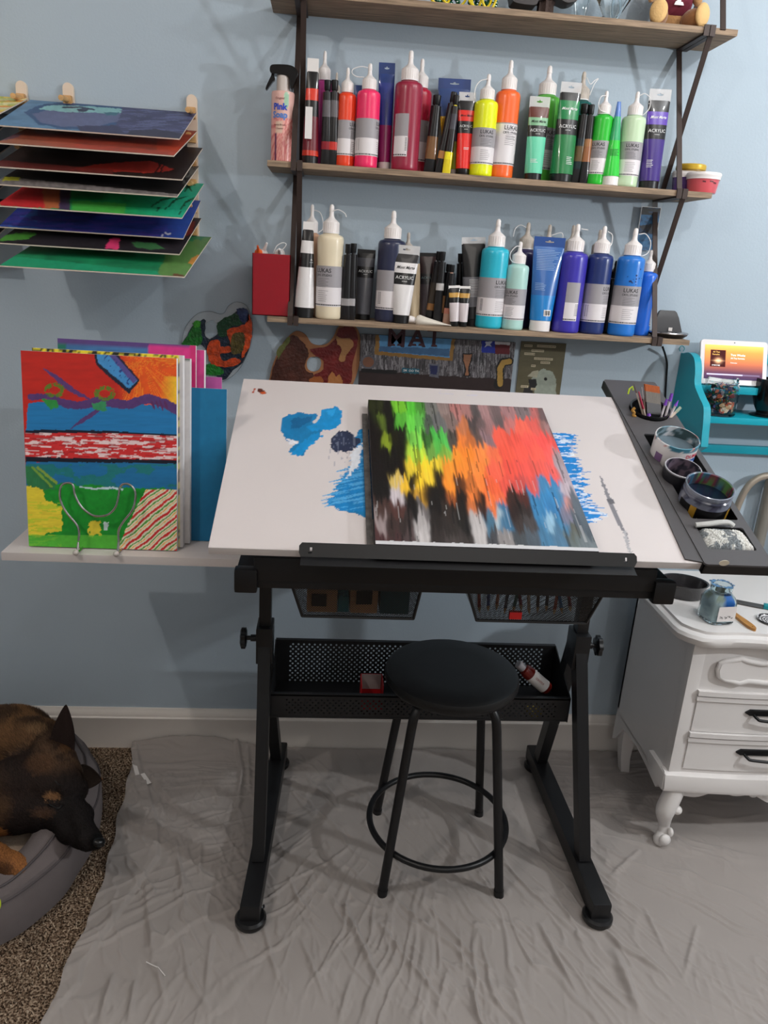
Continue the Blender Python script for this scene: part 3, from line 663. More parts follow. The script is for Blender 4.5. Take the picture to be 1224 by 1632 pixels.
# second thin panel under it
p0 = st(585, 648); p1 = st(587, 868)
un = MB().box((c0-.014, .012, .0008), (c0-.002, .47, .006)); 
o = un.build('backing_strip', mat('grey_board', (92, 88, 86), .7, var=(60, .5)), world=False); o.matrix_world = BM; W[o.name] = BM.copy()
tag(o, 'narrow grey paint-stained strip along the left edge of the canvas', 'strip')
pt = MB()
for k in range(9):
    pt.lathe([(0, 0), (.006, .0005), (.0045, .006), (0, .008)], 8, M=BM @ T(c1+.001+.004*math.sin(k*2.1), .475-.011*k, .001) @ Matrix.Scale(.6+.4*math.sin(k*3)**2, 4))
o = pt.build('dried_paint', mat('dried_black_paint', (46, 42, 44), .5)); tag(o, 'ragged dark dried paint crumbs beside the upper right corner of the canvas', 'paint')

# ================================================================ STOOL
SX, SY = .3477, -.4806
stl = thing('stool', 'round black backless stool with four tube legs and foot ring', 'stool', (SX, SY, 0))
MB().lathe([(0, .540), (.150, .540), (.164, .546), (.171, .556), (.1715, .566), (.168, .575), (.158, .5805), (.10, .583), (0, .5835)], 64).build('seat', mat('black_vinyl', (9, 9, 10), .5, bump=(300, .1, .0003)), stl)
MB().lathe([(0, .530), (.14, .530), (.14, .541), (0, .541)], 40).build('seat_plate', BLACKM, stl)
tm = mat('black_tube_steel', (18, 18, 20), .38)
for k in range(4):
    a = math.radians(-.8-135+90*k); ca_, sa_ = math.cos(a), math.sin(a)
    path = [(.060, .527), (.105, .527), (.128, .520), (.143, .500), (.150, .470)]
    path = bez([(r, 0, z) for r, z in path], 16)+[np.array((.2155, 0, .012))]
    leg = MB().tube([(p[0]*ca_, p[0]*sa_, p[2]) for p in path], .0118, 14).build('leg', tm, stl)
    MB().tube([(.2135*ca_, .2135*sa_, .022), (.2160*ca_, .2160*sa_, .0)], .0132, 14).build('foot_cap', BLACKP, leg)
MB().tube([(.186*math.cos(a), .186*math.sin(a), .118) for a in np.linspace(0, 2*math.pi, 64, endpoint=False)], .0085, 12, closed=True).build('foot_ring', tm, stl)

# ================================================================ TRAY CONTENTS
def at_tray(name, label, cat, u, v, h, hb):
    s_, t_ = st(u, v, h); t_ = {'mug': .355, 'cup': .268, 'jar': .181}[name]; return thing(name, label, cat, M=BM @ T(s_, t_, hb))
def vessel(prof_out, prof_in, n=40):
    return prof_out+prof_in
mg = at_tray('mug', 'white paint-stained mug of cloudy rinse water, printed with red and blue, in the tray', 'mug', 1082, 700, .052, -.050)
H = .102; R = .048
cl = lambda n_, H_, base, stain: None
ns = 48; zs = np.linspace(0, H, 30)
def shell(R0, R1, H, th_, n=56, nz=26, wob=0):
    out = [(R0+(R1-R0)*k, H*k) for k in np.linspace(0, 1, nz)]
    inn = [(R0+(R1-R0)*k-th_, max(th_, H*k)) for k in np.linspace(1, 0, nz)]
    prof = [(0, 0)]+out+[((R1-th_/2), H+.001)]+inn+[(0, th_)]
    mb = MB().lathe(prof, n, close=False); return mb, prof
mb, _ = shell(.044, .048, H, .003)
v = np.array(mb.v); an = np.arctan2(v[:, 1], v[:, 0]); rad = np.hypot(v[:, 0], v[:, 1])
base = np.tile(lin((226, 222, 222)), (len(v), 1)); rim = (v[:, 2] > H-.010*vn(an*3+9, an*0)-.002); inside = np.arange(len(v)) > 56*28
st1 = fbm(an*2.5+5, v[:, 2]*60)
base[rim] = lin((70, 130, 150)); base[rim & (st1 > .52)] = lin((190, 120, 110)); base[rim & (st1 > .60)] = lin((220, 220, 222))
base[inside] = lin((120, 140, 150)); base[inside & (st1 > .55)] = lin((60, 80, 84)); base[inside & (st1 < .42)] = lin((196, 196, 200))
mb.c = base.tolist(); body = mb.build('mug_body', mat('stained_ceramic', vcol=True, rough=.3), mg)
MB().lathe([(0, .078), (.0440, .078)], 40, close=False).build('rinse_water', mat('grey_water', (96, 112, 122), .08), mg)
def curved_text(stg, size, r, ang0, z, mt, par, sh=0, bold=0, name='lettering', off=.0006):
    tv, tf = text(stg, size, sh, bold); a = tv[:, 0]/r+math.radians(ang0)
    MB().add(np.stack([(r+off)*np.sin(a), -(r+off)*np.cos(a), z+tv[:, 1]], -1), tf).build(name, mt, par, smooth=None)
curved_text('DUMA', .0125, .0478, 30, .082, mat('pink_red_ink', (200, 30, 70)), mg, bold=.02)
def curved_patch(r, a0, a1, z0, z1, n=10, th_=.0006):
    A = np.radians(np.linspace(a0, a1, n)); G = np.zeros((n, 2, 3))
    for j, z in enumerate((z0, z1)): G[:, j] = np.stack([(r+th_)*np.sin(A), -(r+th_)*np.cos(A), 0*A+z], -1)
    return MB().grid(G)
curved_patch(.0475, 18, 50, .050, .074).build('blue_print', mat('blue_ink', (40, 90, 170)), mg)
curved_text('85', .016, .0477, 32, .063, INKW, mg, off=.001, bold=.02)
curved_patch(.0470, -72, -50, .03, .075).build('side_print', mat('violet_ink', (120, 90, 130)), mg)
cu2 = at_tray('cup', 'dark paint-caked cup between the white mug and the gold-labelled jar', 'cup', 1099, 747, .046, -.066)
mb, _ = shell(.0345, .0385, .098, .003); v = np.array(mb.v); an = np.arctan2(v[:, 1], v[:, 0]); s1 = fbm(an*3, v[:, 2]*50)
b = np.tile(lin((30, 30, 36)), (len(v), 1)); rim = v[:, 2] > .096; b[rim] = lin((190, 190, 196)); ins = np.arange(len(v)) > 56*28
b[ins] = lin((60, 58, 70)); b[ins & (s1 > .55)] = lin((110, 96, 110)); b[ins & (s1 < .4)] = lin((34, 36, 44)); mb.c = b.tolist()
mb.build('cup_body', mat('stained_cup', vcol=True, rough=.35), cu2)
MB().lathe([(0, .050), (.0336, .050)], 40, close=False).build('dark_water', mat('dark_water', (26, 28, 38), .08), cu2)
jr = at_tray('jar', 'black-labelled plastic jar of dark water with gold stripes, nearest vessel in the tray', 'jar', 1131, 772, .050, -.052)
pr = [(0, 0), (.047, 0), (.050, .004), (.050, .076), (.0465, .0815), (.0465, .083), (.0485, .085), (.0485, .088), (.0465, .090), (.0465, .094), (.0485, .096), (.0485, .102), (.0465, .103), (.0445, .101), (.0445, .08), (.047, .07), (.047, .004), (0, .004)]
mb = MB().lathe(pr, 56, close=False); v = np.array(mb.v); an = np.arctan2(v[:, 1], v[:, 0]); s1 = fbm(an*3+40, v[:, 2]*70); b = np.tile(lin((104, 108, 124)), (len(v), 1))
b[s1 > .55] = lin((60, 62, 82)); ins = np.arange(len(v)) >= 56*13; b[ins] = lin((70, 70, 84)); b[ins & (s1 > .52)] = lin((130, 60, 76)); b[ins & (s1 > .60)] = lin((96, 140, 80)); b[ins & (s1 < .40)] = lin((60, 110, 140)); b[56*9:56*13] = lin((112, 118, 134)); mb.c = b.tolist()
mb.build('jar_body', mat('stained_jar', vcol=True, rough=.15, coat=.5), jr)
MB().lathe([(0, .074), (.0458, .074)], 40, close=False).build('dark_water', mat('navy_water', (22, 34, 50), .06), jr)
curved_patch(.0502, -90, 90, .012, .073, 40).build('label', mat('black_label', (16, 16, 18), .3), jr)
for a0 in (-56, 36): curved_patch(.0505, a0, a0+15, .008, .074, 5).build('gold_stripe', mat('gold_print', (186, 142, 50), .35, .3), jr)
def fine_lines(mb, n, w, dz, z0, fn, hgt=.0007, ragged=.35, x0=0, seed=1):
    r = random.Random(seed)
    for i in range(n):
        ww = w*(1-ragged*r.random()); z = z0-i*dz; k = 6
        G = np.array([[fn(x0-w/2+ww*j/k, z), fn(x0-w/2+ww*j/k, z+hgt)] for j in range(k+1)]); mb.grid(G)
    return mb
fine_lines(MB(), 4, .050, .006, .050, lambda x, z: (.0508*math.sin(x/.0508-.24), -.0508*math.cos(x/.0508-.24), z)).build('fine_print', INKW, jr)
# washcloth in the front well
wc = thing('washcloth', 'grey and white terry washcloth folded in the front well of the tray', 'cloth', M=BM @ T(.978, .07, 0))
s, t = np.meshgrid(np.linspace(0, 1, 110), np.linspace(0, 1, 80), indexing='ij')
X = (s-.5)*.094+(1-t)*.004*np.sin(s*9); Y = (t-.5)*.062; Z = .009+.004*(fbm(s*3, t*2)-.5)*2+.0030*vn(s*60, t*44)-.014*(np.abs(s-.5)*2)**8-.012*(np.abs(t-.5)*2)**8
cg = fbm(s*5+3, t*4); cw = np.where((cg > .5)[..., None] & (s < .72)[..., None], lin((136, 142, 146)), lin((224, 224, 220))); cw = cw*(.45+.75*vn(s*60, t*44))[..., None]
cw = np.where(((s > .78) & (s < .88))[..., None], lin((214, 212, 206)), cw)
TERRY = mat('terry_cloth', vcol=True, rough=1, bump=(900, .8, .001), spec=.1)
MB().grid(np.stack([X, Y, Z], -1), col=cw).build('main_fold', TERRY, wc)
pth = [(-.052, .030, .012), (-.03, .029, .0165), (0, .0335, .0185), (.015, .0335, .018), (.024, .029, .014)]
MB().tube(bez(pth, 30), .0048, 10, flat=1.2, col=lin((190, 190, 188))).build('rolled_edge', TERRY, wc)
# brush cup with brushes
bc = thing('brush_pot', 'low round black pot holding paint brushes at the far end of the tray', 'pot', M=BM @ T(.978, .545, 0))
MB().lathe([(0, -.055), (.043, -.055), (.0445, .006), (.0475, .012), (.0475, .016), (.0435, .014), (.041, -.05), (0, -.05)], 40, close=False).build('pot_body', BLACKP, bc)
def brush(name, label, u0, v0, u1, v1, yy, parts, fl=.6):
    """parts: list of (t0,t1,r0,r1,material,name); pixel ends, at depth yy"""
    a, b = P(u0, v0, 'y', yy), P(u1, v1, 'y', yy+.004); d = b-a
    o = thing(name, label, 'brush', a, group='brushes in the black pot')
    for t0, t1, r0, r1, m_, n_ in parts: MB().tube([a+d*t0, a+d*(t0*.5+t1*.5), a+d*t1], [r0, (r0+r1)/2, r1], 10, flat=fl).build(n_, m_, o, world=True)
    return o
PUR, SIL, CLR = mat('violet_plastic', (128, 72, 190), .4), mat('ferrule_metal', (190, 188, 190), .25, 1), mat('clear_sleeve', (206, 200, 204), .15)
WD, RED = mat('pale_handle', (206, 190, 176), .5), mat('crimson_handle', (166, 36, 66), .4)
py = -.412
brush('brush', 'tall wooden-handled brush at the far left of the pot', 1027, 668, 1010, 612, py, [(0, .75, .004, .0025, WD, 'handle'), (.75, 1, .0022, .001, mat('brown_tip', (90, 62, 50)), 'tip')])
brush('brush', 'brush with crimson handle left of the wide flat brush', 1029, 666, 1018, 624, py-.006, [(0, .35, .003, .003, WD, 'handle'), (.35, 1, .0045, .0025, RED, 'grip')])
brush('brush', 'thin white-tipped brush behind the crimson one', 1030, 668, 1023, 617, py+.006, [(0, .6, .003, .002, WD, 'handle'), (.6, 1, .002, .0012, mat('white_tip', (224, 220, 222)), 'tip')])
fbm_o = thing('flat_brush', 'wide flat brush with silver ferrule and orange-stained bristles', 'brush', P(1040, 668, 'y', py), group='brushes in the black pot')
A_, B_ = P(1027, 612, 'y', py), P(1050, 616, 'y', py); C1, D1 = P(1029, 640, 'y', py), P(1052, 644, 'y', py); E1, F1 = P(1030, 658, 'y', py), P(1052, 661, 'y', py)
def slab(q, th_, name, m_, par):
    q = [np.array(k) for k in q]; o_ = np.array([0, th_, 0])
    MB().add([k-o_ for k in q]+[k+o_ for k in q], [(0, 1, 2, 3), (7, 6, 5, 4), (0, 4, 5, 1), (1, 5, 6, 2), (2, 6, 7, 3), (3, 7, 4, 0)]).build(name, m_, par, world=True)
slab([C1, D1, B_*.62+D1*.38, A_*.62+C1*.38], .005, 'bristles', mat('stained_bristle', (130, 124, 118), .9, bump=(60, .8, .002, (20, 1, 1))), fbm_o)
slab([A_*.62+C1*.38, B_*.62+D1*.38, B_, A_], .0042, 'bristle_tips', mat('orange_bristle', (176, 92, 50), .9, bump=(60, .8, .002, (20, 1, 1))), fbm_o)
slab([E1, F1, D1, C1], .0062, 'ferrule', SIL, fbm_o)
slab([P(1034, 676, 'y', py), P(1048, 677, 'y', py), F1*.9+E1*.1, E1*.9+F1*.1], .005, 'handle', BLACKP, fbm_o)
for i, (u0, v0, u1, v1) in enumerate([(1051, 672, 1063, 636), (1058, 672, 1071, 627), (1064, 670, 1081, 638)]):
    brush('brush', ['violet-tipped clear-handled brush', 'tallest violet paddle-tipped brush', 'slim violet pointed brush'][i]+' at the right of the pot', u0, v0, u1, v1, py-.004*i, [(0, .2, .003, .0035, PUR, 'handle_end'), (.2, .72, .0045, .0040, CLR, 'handle'), (.72, 1, .0062, [.004, .005, .001][i], PUR, 'tip')])
brush('brush', 'pale green-ended handle leaning right out of the pot', 1060, 674, 1085, 649, py-.012, [(0, .7, .0035, .0035, WD, 'handle'), (.7, 1, .0045, .004, mat('pale_green', (150, 168, 150)), 'end')])
brush('brush', 'short brush with round violet end at the front of the pot', 1034, 670, 1034, 659, py-.020, [(0, .6, .004, .004, CLR, 'handle'), (.6, 1, .0075, .006, PUR, 'end')])
rb_ = MB().tube([P(*q, 'y', -.36) for q in [(1001, 628), (1003, 620), (1008, 616), (1009, 622)]], .002, 6); o = rb_.build('ribbon', mat('lime_ribbon', (190, 214, 40), .5)); tag(o, 'lime green loop at the far end of the grey tray', 'ribbon')
kn = MB().tube(bez([P(*q, 'y', -.428) for q in [(1012, 650), (1008, 654), (1011, 658), (1009, 662), (1013, 664)]], 14), .0035, 8); o = kn.build('twine', mat('gold_twine', (160, 116, 50), .8)); tag(o, 'knotted gold twine on the left rim of the brush pot', 'twine')
# ================================================================ WALL SHELF UNIT
D = .1493; TK = .0138; ZS = [2.1292, 1.7685, 1.4010]; XL = [-.1616, -.1605, -.1559]; XR = [.9515, .9604, .9717]
WOODM = mat('weathered_wood', (152, 130, 108), .75, var=(14, .45, (1, 14, 14)), bump=(30, .4, .001, (1, 18, 18)))
STRAP = mat('dark_brown_iron', (62, 50, 46), .5, .3, bump=(300, .3, .0004))
su = thing('wall_shelf', 'three-tier wall shelf of weathered wood boards on crossed dark iron straps', 'shelf', (.40, 0, 1.40))
for i in range(3):
    m = MB().box((XL[i], -D, ZS[i]-TK), (XR[i], -.001, ZS[i]), ch=.0015); m.build('shelf_board', WOODM, su, world=True)
def flat(a, b, w, th_, nm, par=None):
    """flat iron bar from a to b, w along x"""
    a, b = np.array(a), np.array(b); d = b-a; L = np.linalg.norm(d); d = d/L; n_ = np.cross(d, [1, 0, 0]); n_ = n_/np.linalg.norm(n_)
    x = np.array([w/2, 0, 0]); k = n_*th_/2
    return [a-x-k, a+x-k, a+x+k, a-x+k, b-x-k, b+x-k, b+x+k, b-x+k]
FS = [(3, 2, 1, 0), (4, 5, 6, 7), (0, 1, 5, 4), (1, 2, 6, 5), (2, 3, 7, 6), (3, 0, 4, 7)]
xA = {0: -.090, 1: .880}; off = {0: .006, 1: .006}
for s_ in (0, 1):
    for i, (zt, zb) in enumerate(((2.49, ZS[0]), (ZS[0], ZS[1]), (ZS[1], ZS[2]))):
        tw = TK if i else 0
        xa, xb = xA[s_]-.0072, xA[s_]+.0078
        if s_: 
            pass
        if s_ and i == 0: xa = .913
        m = MB()
        m.add(flat((xa, -.004, zt-tw-.003), (xa, -D-.0015, zb-.004), .013, .0035, ''), FS)
        m.add(flat((xb, -D-.0015, zt+.002 if i else zt), (xb, -.004, zb+.001), .013, .0035, ''), FS)
        m.build('strap', STRAP, su, world=True)
    for i in range(3):
        z = ZS[i]; xa, xb = xA[s_]-.0072, xA[s_]+.0078
        m = MB()
        # under-shelf bar with hooks around the front edge
        for x in (xa, xb):
            m.box((x-.0065, -D-.003, z-TK-.0045), (x+.0065, -.001, z-TK-.0005)).box((x-.0065, -D-.0045, z-TK-.006), (x+.0065, -D-.0005, z+.004))
        m.box((xb-.0065, -D-.003, z+.0002), (xb+.0065, -D+.02, z+.004))
        m.build('shelf_hook', STRAP, su, world=True)

CAPM = mat('white_cap_plastic', (236, 230, 228), .35)
DIRTY = mat('stained_cap_plastic', (196, 186, 176), .5, var=(60, .2))
LABG, LABW = mat('grey_label', (158, 154, 158), .45), mat('white_label', (226, 220, 222), .45)
TETH = mat('tether_plastic', (232, 230, 230), .3)
bands_n = [0]
def zshelf(i): return ZS[i]+.0004
def squeeze(name, label, col, xl, xr, tip, y, shelf, txt=None, lab=0, span=(-180, 180), lz=(.115, .285, .47), cap=None, lines=True, pinch=False, small=False, tether=None, group=None, dirty=False, bar=False, trans=0):
    """xl, xr: pixel sides at mid height; tip: pixel (u,v) of the nozzle tip"""
    base_v = (254+(xl-430)*.0685) if shelf == 1 else (500+(xl-430)*.066)
    vm = .5*tip[1]+.5*base_v
    a, b = P(xl, vm, 'y', y), P(xr, vm, 'y', y); r = (b[0]-a[0])/2; cx = (a[0]+b[0])/2
    z0 = zshelf(shelf); H = P(tip[0], tip[1], 'y', y)[2]-z0
    r = min(r, -y-.002 if y > -.05 else 1)
    o = thing('paint_bottle', label, 'bottle', (cx, y, z0), group=group)
    hb = .735
    prof = [(0, 0), (r*.90, 0), (r*.97, H*.008), (r, H*.022)]
    for k in np.linspace(.05, .66, 9):
        q = 1
        if pinch: q = 1-.06*math.exp(-((k-.46)/.10)**2)
        prof.append((r*q, H*k))
    prof += [(r, H*.69), (r*.985, H*.708), (r*.94, H*.724), (r*.84, H*.735), (r*.66, H*.742), (r*.58, H*.748), (r*.58, H*.772), (0, H*.772)]
    MB().lathe(prof, 40).build('bottle_body', mat('paint_%d_%d_%d' % tuple(col), col, .28, coat=.25, spec=.5, var=(25, .04)), o)
    cm_ = DIRTY if dirty else (cap or CAPM)
    cr = r*.60
    n = 40; rings = []
    cp = [(cr*1.0, .760), (cr*1.0, .845), (cr*.93, .852), (cr*.72, .865), (cr*.42, .882), (cr*.31, .900), (cr*.27, .93), (cr*.235, .962)]
    k = MB().lathe([(cr*.98, H*.760)]+[(q, H*z) for q, z in cp]+[(0, H*.962)], 32, close=True)
    ridges = MB()
    for j in range(24):
        an = 2*math.pi*j/24; k.box((cr*.985, -.0006, H*.765), (cr*1.03, .0006, H*.842), M=rot('Z', math.degrees(an)))
    c_ = k.build('cap', cm_, o)
    MB().lathe([(cr*.30, H*.935), (cr*.31, H*.938), (cr*.29, H*.965), (cr*.26, H*.985), (cr*.16, H*.997), (0, H)], 20).build('nozzle_tip', cm_, c_)
    MB().lathe([(cr*1.04, H*.752), (cr*1.04, H*.760), (cr*.9, H*.760)], 32, close=False).build('tether_ring', TETH, c_)
    if tether:
        p = [(x*r, 0+yy*r, z*H) for x, yy, z in tether]
        MB().tube(bez(p, 36), .0011, 6).build('tether', TETH, c_)
    if lz:
        e = .0005
        a0, a1 = span
        full = a1-a0 >= 359
        nn = max(6, int((a1-a0)/8))
        lg = curved_patch(r, a0, a1, H*lz[0], H*lz[1], nn, e).build('label_lower', LABW, o)
        curved_patch(r, a0, a1, H*lz[1], H*lz[2], nn, e).build('label_upper', LABG, o)
        rr_ = r+e+.0002
        f = lambda x, z: (rr_*math.sin(x/rr_), -rr_*math.cos(x/rr_), z)
        am = math.radians(lab); x0 = am*rr_
        if txt:
            tv, tf = text('LUKAS', .0135*(H/.265), 0, .012)
            MB().add([f(x0+q[0]*1.0, H*(lz[2]-.042)+q[1]) for q in tv], tf).build('lettering', INK, o, smooth=None)
            tv, tf = text('CRYL STUDIO', .0070*(H/.265), 0, .015)
            MB().add([f(x0+q[0], H*(lz[2]-.083)+q[1]) for q in tv], tf).build('lettering', INK, o, smooth=None)
            fl = MB(); fine_lines(fl, 6, r*1.05, H*.0145, H*(lz[2]-.112), f, x0=x0, seed=int(xl))
            fine_lines(fl, 6, r*.9, H*.018, H*(lz[1]-.035), f, x0=x0, seed=int(xr))
            fl.build('fine_print', mat('grey_ink', (84, 82, 86), .6), o, smooth=None)
        # base line of tiny lettering
        fl = MB(); x = math.radians(max(a0, -88))*rr_
        rnd = random.Random(int(xl))
        while x < math.radians(min(a1, 88))*rr_-.004:
            w_ = .0015+.0035*rnd.random(); fl.grid(np.array([[f(x, H*(lz[0]+.008)), f(x, H*(lz[0]+.019))], [f(x+w_, H*(lz[0]+.008)), f(x+w_, H*(lz[0]+.019))]])); x += w_+.0009
        if bar:
            for j in range(9):
                z = H*(lz[0]+.05)+j*H*.0125; xx = x0 if bar is True else math.radians(bar)*rr_
                fl.grid(np.array([[f(xx, z), f(xx, z+H*.006)], [f(xx+.009, z), f(xx+.009, z+H*.006)]]))
        fl.build('base_print', mat('grey_ink', (84, 82, 86), .6), o, smooth=None)
    return o
LOOPR = [(.1, -.2, .955), (.5, -.3, .975), (1.0, -.3, .93), (1.05, -.3, .84), (.75, -.3, .78), (.55, -.1, .757)]
ARCR = [(.1, -.2, .945), (.5, -.25, .955), (.95, -.3, .93), (1.1, -.3, .90)]
LOOPL = [(-.1, -.2, .945), (-.45, -.3, .94), (-.85, -.35, .88), (-.9, -.35, .82), (-.65, -.4, .77), (-.2, -.55, .757), (.3, -.55, .757)]
yF, yB = -.108, -.042
# ---- middle shelf
squeeze('b', 'magenta-purple paint bottle behind the red and black tube, left end of middle shelf', (186, 62, 140), 500, 531, (515.7, 80.6), -.040, 1, lz=None)
squeeze('b', 'small deep pink bottle hidden behind the two black tubes, only its pale nozzle clear', (150, 40, 80), 524, 545, (533, 115), -.040, 1, lz=None, dirty=True)
squeeze('b', 'small red-orange paint bottle left of the hot pink one', (236, 68, 32), 536.5, 567.5, (555.5, 107.6), -.100, 1, lab=60, txt=True)
squeeze('b', 'small hot pink paint bottle with its tether looping left', (246, 50, 106), 568, 605, (592.5, 101), -.112, 1, lab=80, txt=True, tether=[(-.2, -.1, .955), (-.8, -.1, .96), (-1.45, -.1, .93), (-1.5, -.1, .89), (-1.1, -.1, .865), (-.5, -.3, .86)], bar=-60)
squeeze('b', 'large maroon paint bottle with a narrow label', (150, 36, 62), 628, 672, (659, 80.6), -.108, 1, span=(-62, 2), lab=-20, bar=-8)
squeeze('b', 'crimson paint bottle tucked behind the large maroon one', (192, 28, 60), 650, 686, (669.4, 93), -.040, 1, lab=40)
squeeze('b', 'fluorescent yellow paint bottle between a red tube and an orange bottle', (236, 242, 24), 754, 791, (781.4, 118), -.118, 1, txt=True, lab=6, tether=[(-.15, -.2, .945), (-.7, -.2, .925), (-1.05, -.2, .87), (-1.15, -.2, .79), (-1.1, -.2, .755)])
squeeze('b', 'large orange paint bottle beside the fluorescent yellow one', (250, 108, 48), 787, 826, (813.5, 95.5), -.092, 1, txt=True, lab=22, lz=(.115, .46, .47))
squeeze('b', 'large light green paint bottle behind the mint tube', (96, 196, 70), 845, 889, (878, 104.5), -.050, 1, txt=True, lab=10)
squeeze('b', 'dark teal paint bottle with curling tether behind the green tube', (22, 96, 92), 902, 940, (927, 113.5), -.040, 1, lz=None, dirty=True, tether=[(.2, -.1, .95), (.6, 0, .90), (.9, 0, .93), (1.2, 0, .95), (.9, -.1, .90), (.6, -.2, .80)])
squeeze('b', 'small bright green paint bottle left of the blue-green tube', (44, 190, 52), 942, 974, (964, 144.5), -.108, 1, txt=True, lab=-26, tether=[(-.15, -.2, .945), (-.6, -.3, .93), (-.8, -.4, .85), (-.6, -.5, .79), (-.1, -.6, .765), (.3, -.6, .757)])
squeeze('b', 'pale mint paint bottle left of the purple tube, tether looping right', (198, 222, 186), 988, 1025, (1020, 146), -.112, 1, txt=True, lab=-8, tether=LOOPR)
# ---- lower shelf
squeeze('b', 'peach paint bottle behind the white and black tube, left end of lower shelf', (214, 170, 140), 480, 511, (501, 325.6), -.040, 2, lz=None, tether=[(.2, -.1, .95), (.8, -.1, .93), (1.1, -.1, .86), (1.1, -.1, .79), (.7, -.2, .757)])
squeeze('b', 'large cream paint bottle with tether arching right', (232, 218, 190), 505, 547, (531, 325.6), -.112, 2, txt=True, lab=-28, pinch=True, tether=ARCR)
squeeze('b', 'large dark navy paint bottle with white cap, centre-left of lower shelf', (46, 50, 76), 601, 645, (630, 335.6), -.092, 2, span=(-75, 60), lab=60, bar=-55)
squeeze('b', 'small bottle behind the white tube on the lower shelf, dirty nozzle showing', (70, 66, 80), 632, 662, (648, 370), -.040, 2, lz=None, dirty=True)
squeeze('b', 'large turquoise paint bottle on the lower shelf', (44, 182, 206), 765, 808, (797, 349), -.110, 2, txt=True, lab=34, bar=-60)
squeeze('b', 'small pale aqua paint bottle with tether ring on its left', (176, 216, 208), 805, 840, (831.5, 385), -.118, 2, txt=True, lab=-34, tether=LOOPL)
squeeze('b', 'dark violet bottle behind the small pale aqua one', (50, 44, 84), 815, 852, (837.5, 354), -.040, 2, lz=None, dirty=True, tether=[(-.2, -.1, .95), (-.7, 0, .97), (-1.1, 0, .93), (-1.2, 0, .86)])
squeeze('b', 'bottle with tan-stained nozzle hidden behind the blue tube', (40, 70, 130), 850, 884, (866, 357), -.040, 2, lz=None, dirty=True, tether=[(.2, 0, .9), (1.1, 0, .93), (1.3, 0, .88), (1.2, 0, .80)])
squeeze('b', 'blue bottle behind and left of the violet one, grey nozzle showing', (40, 90, 170), 888, 920, (907, 358), -.040, 2, lz=None, dirty=True)
squeeze('b', 'large violet-blue paint bottle with a narrow label', (62, 54, 168), 889, 932, (927, 357), -.110, 2, span=(-30, 28), lab=12, bar=14, tether=[(.2, -.2, .955), (.7, -.2, .95)])
squeeze('b', 'dark green bottle between the violet and dark blue ones, dirty nozzle showing', (34, 70, 74), 930, 962, (947, 365), -.040, 2, lz=None, dirty=True)
squeeze('b', 'large dark blue paint bottle right of the violet one', (38, 54, 110), 933, 972, (967, 360), -.104, 2, txt=True, lab=48, bar=-60, tether=[(.2, -.2, .95), (.6, -.2, .92), (.6, -.3, .84), (.3, -.5, .80), (.2, -.6, .76)])
squeeze('b', 'black paint bottle squeezed between the dark blue and bright blue ones', (14, 16, 24), 960, 988, (978, 415), -.060, 2, lz=None, cap=BLACKP)
squeeze('b', 'large bright blue paint bottle with dark splatters', (38, 118, 206), 980, 1022, (1016, 363.5), -.112, 2, txt=True, lab=-2, tether=[(.2, -.2, .945), (.7, -.2, .95), (1.15, -.2, .88), (1.1, -.2, .79), (.7, -.3, .755), (.5, -.2, .757)])
squeeze('b', 'small bright blue bottle behind the splattered blue one', (32, 104, 214), 1012, 1043, (1038, 398), -.066, 2, lz=(.12, .13, .45), span=(40, 100), lab=70)
# splatters on the bright blue bottle
bb = [o for o in COL.objects if o.get('label', '').startswith('large bright blue')][0]
r_ = max(v.co.x for v in bb.children[0].data.vertices); m = MB()
for k in range(16):
    a = random.gauss(.1, .33); z = .145+random.gauss(0, .008); q = .0010+.0016*random.random()
    if k == 0: a, z = .45, .172
    m.lathe([(0, .0006), (q, 0)], 7, M=T(r_*math.sin(a), -r_*math.cos(a), z) @ rot('Z', math.degrees(a)) @ rot('X', 90), close=False)
m.build('splatters', mat('navy_spots', (20, 44, 96), .4), bb)

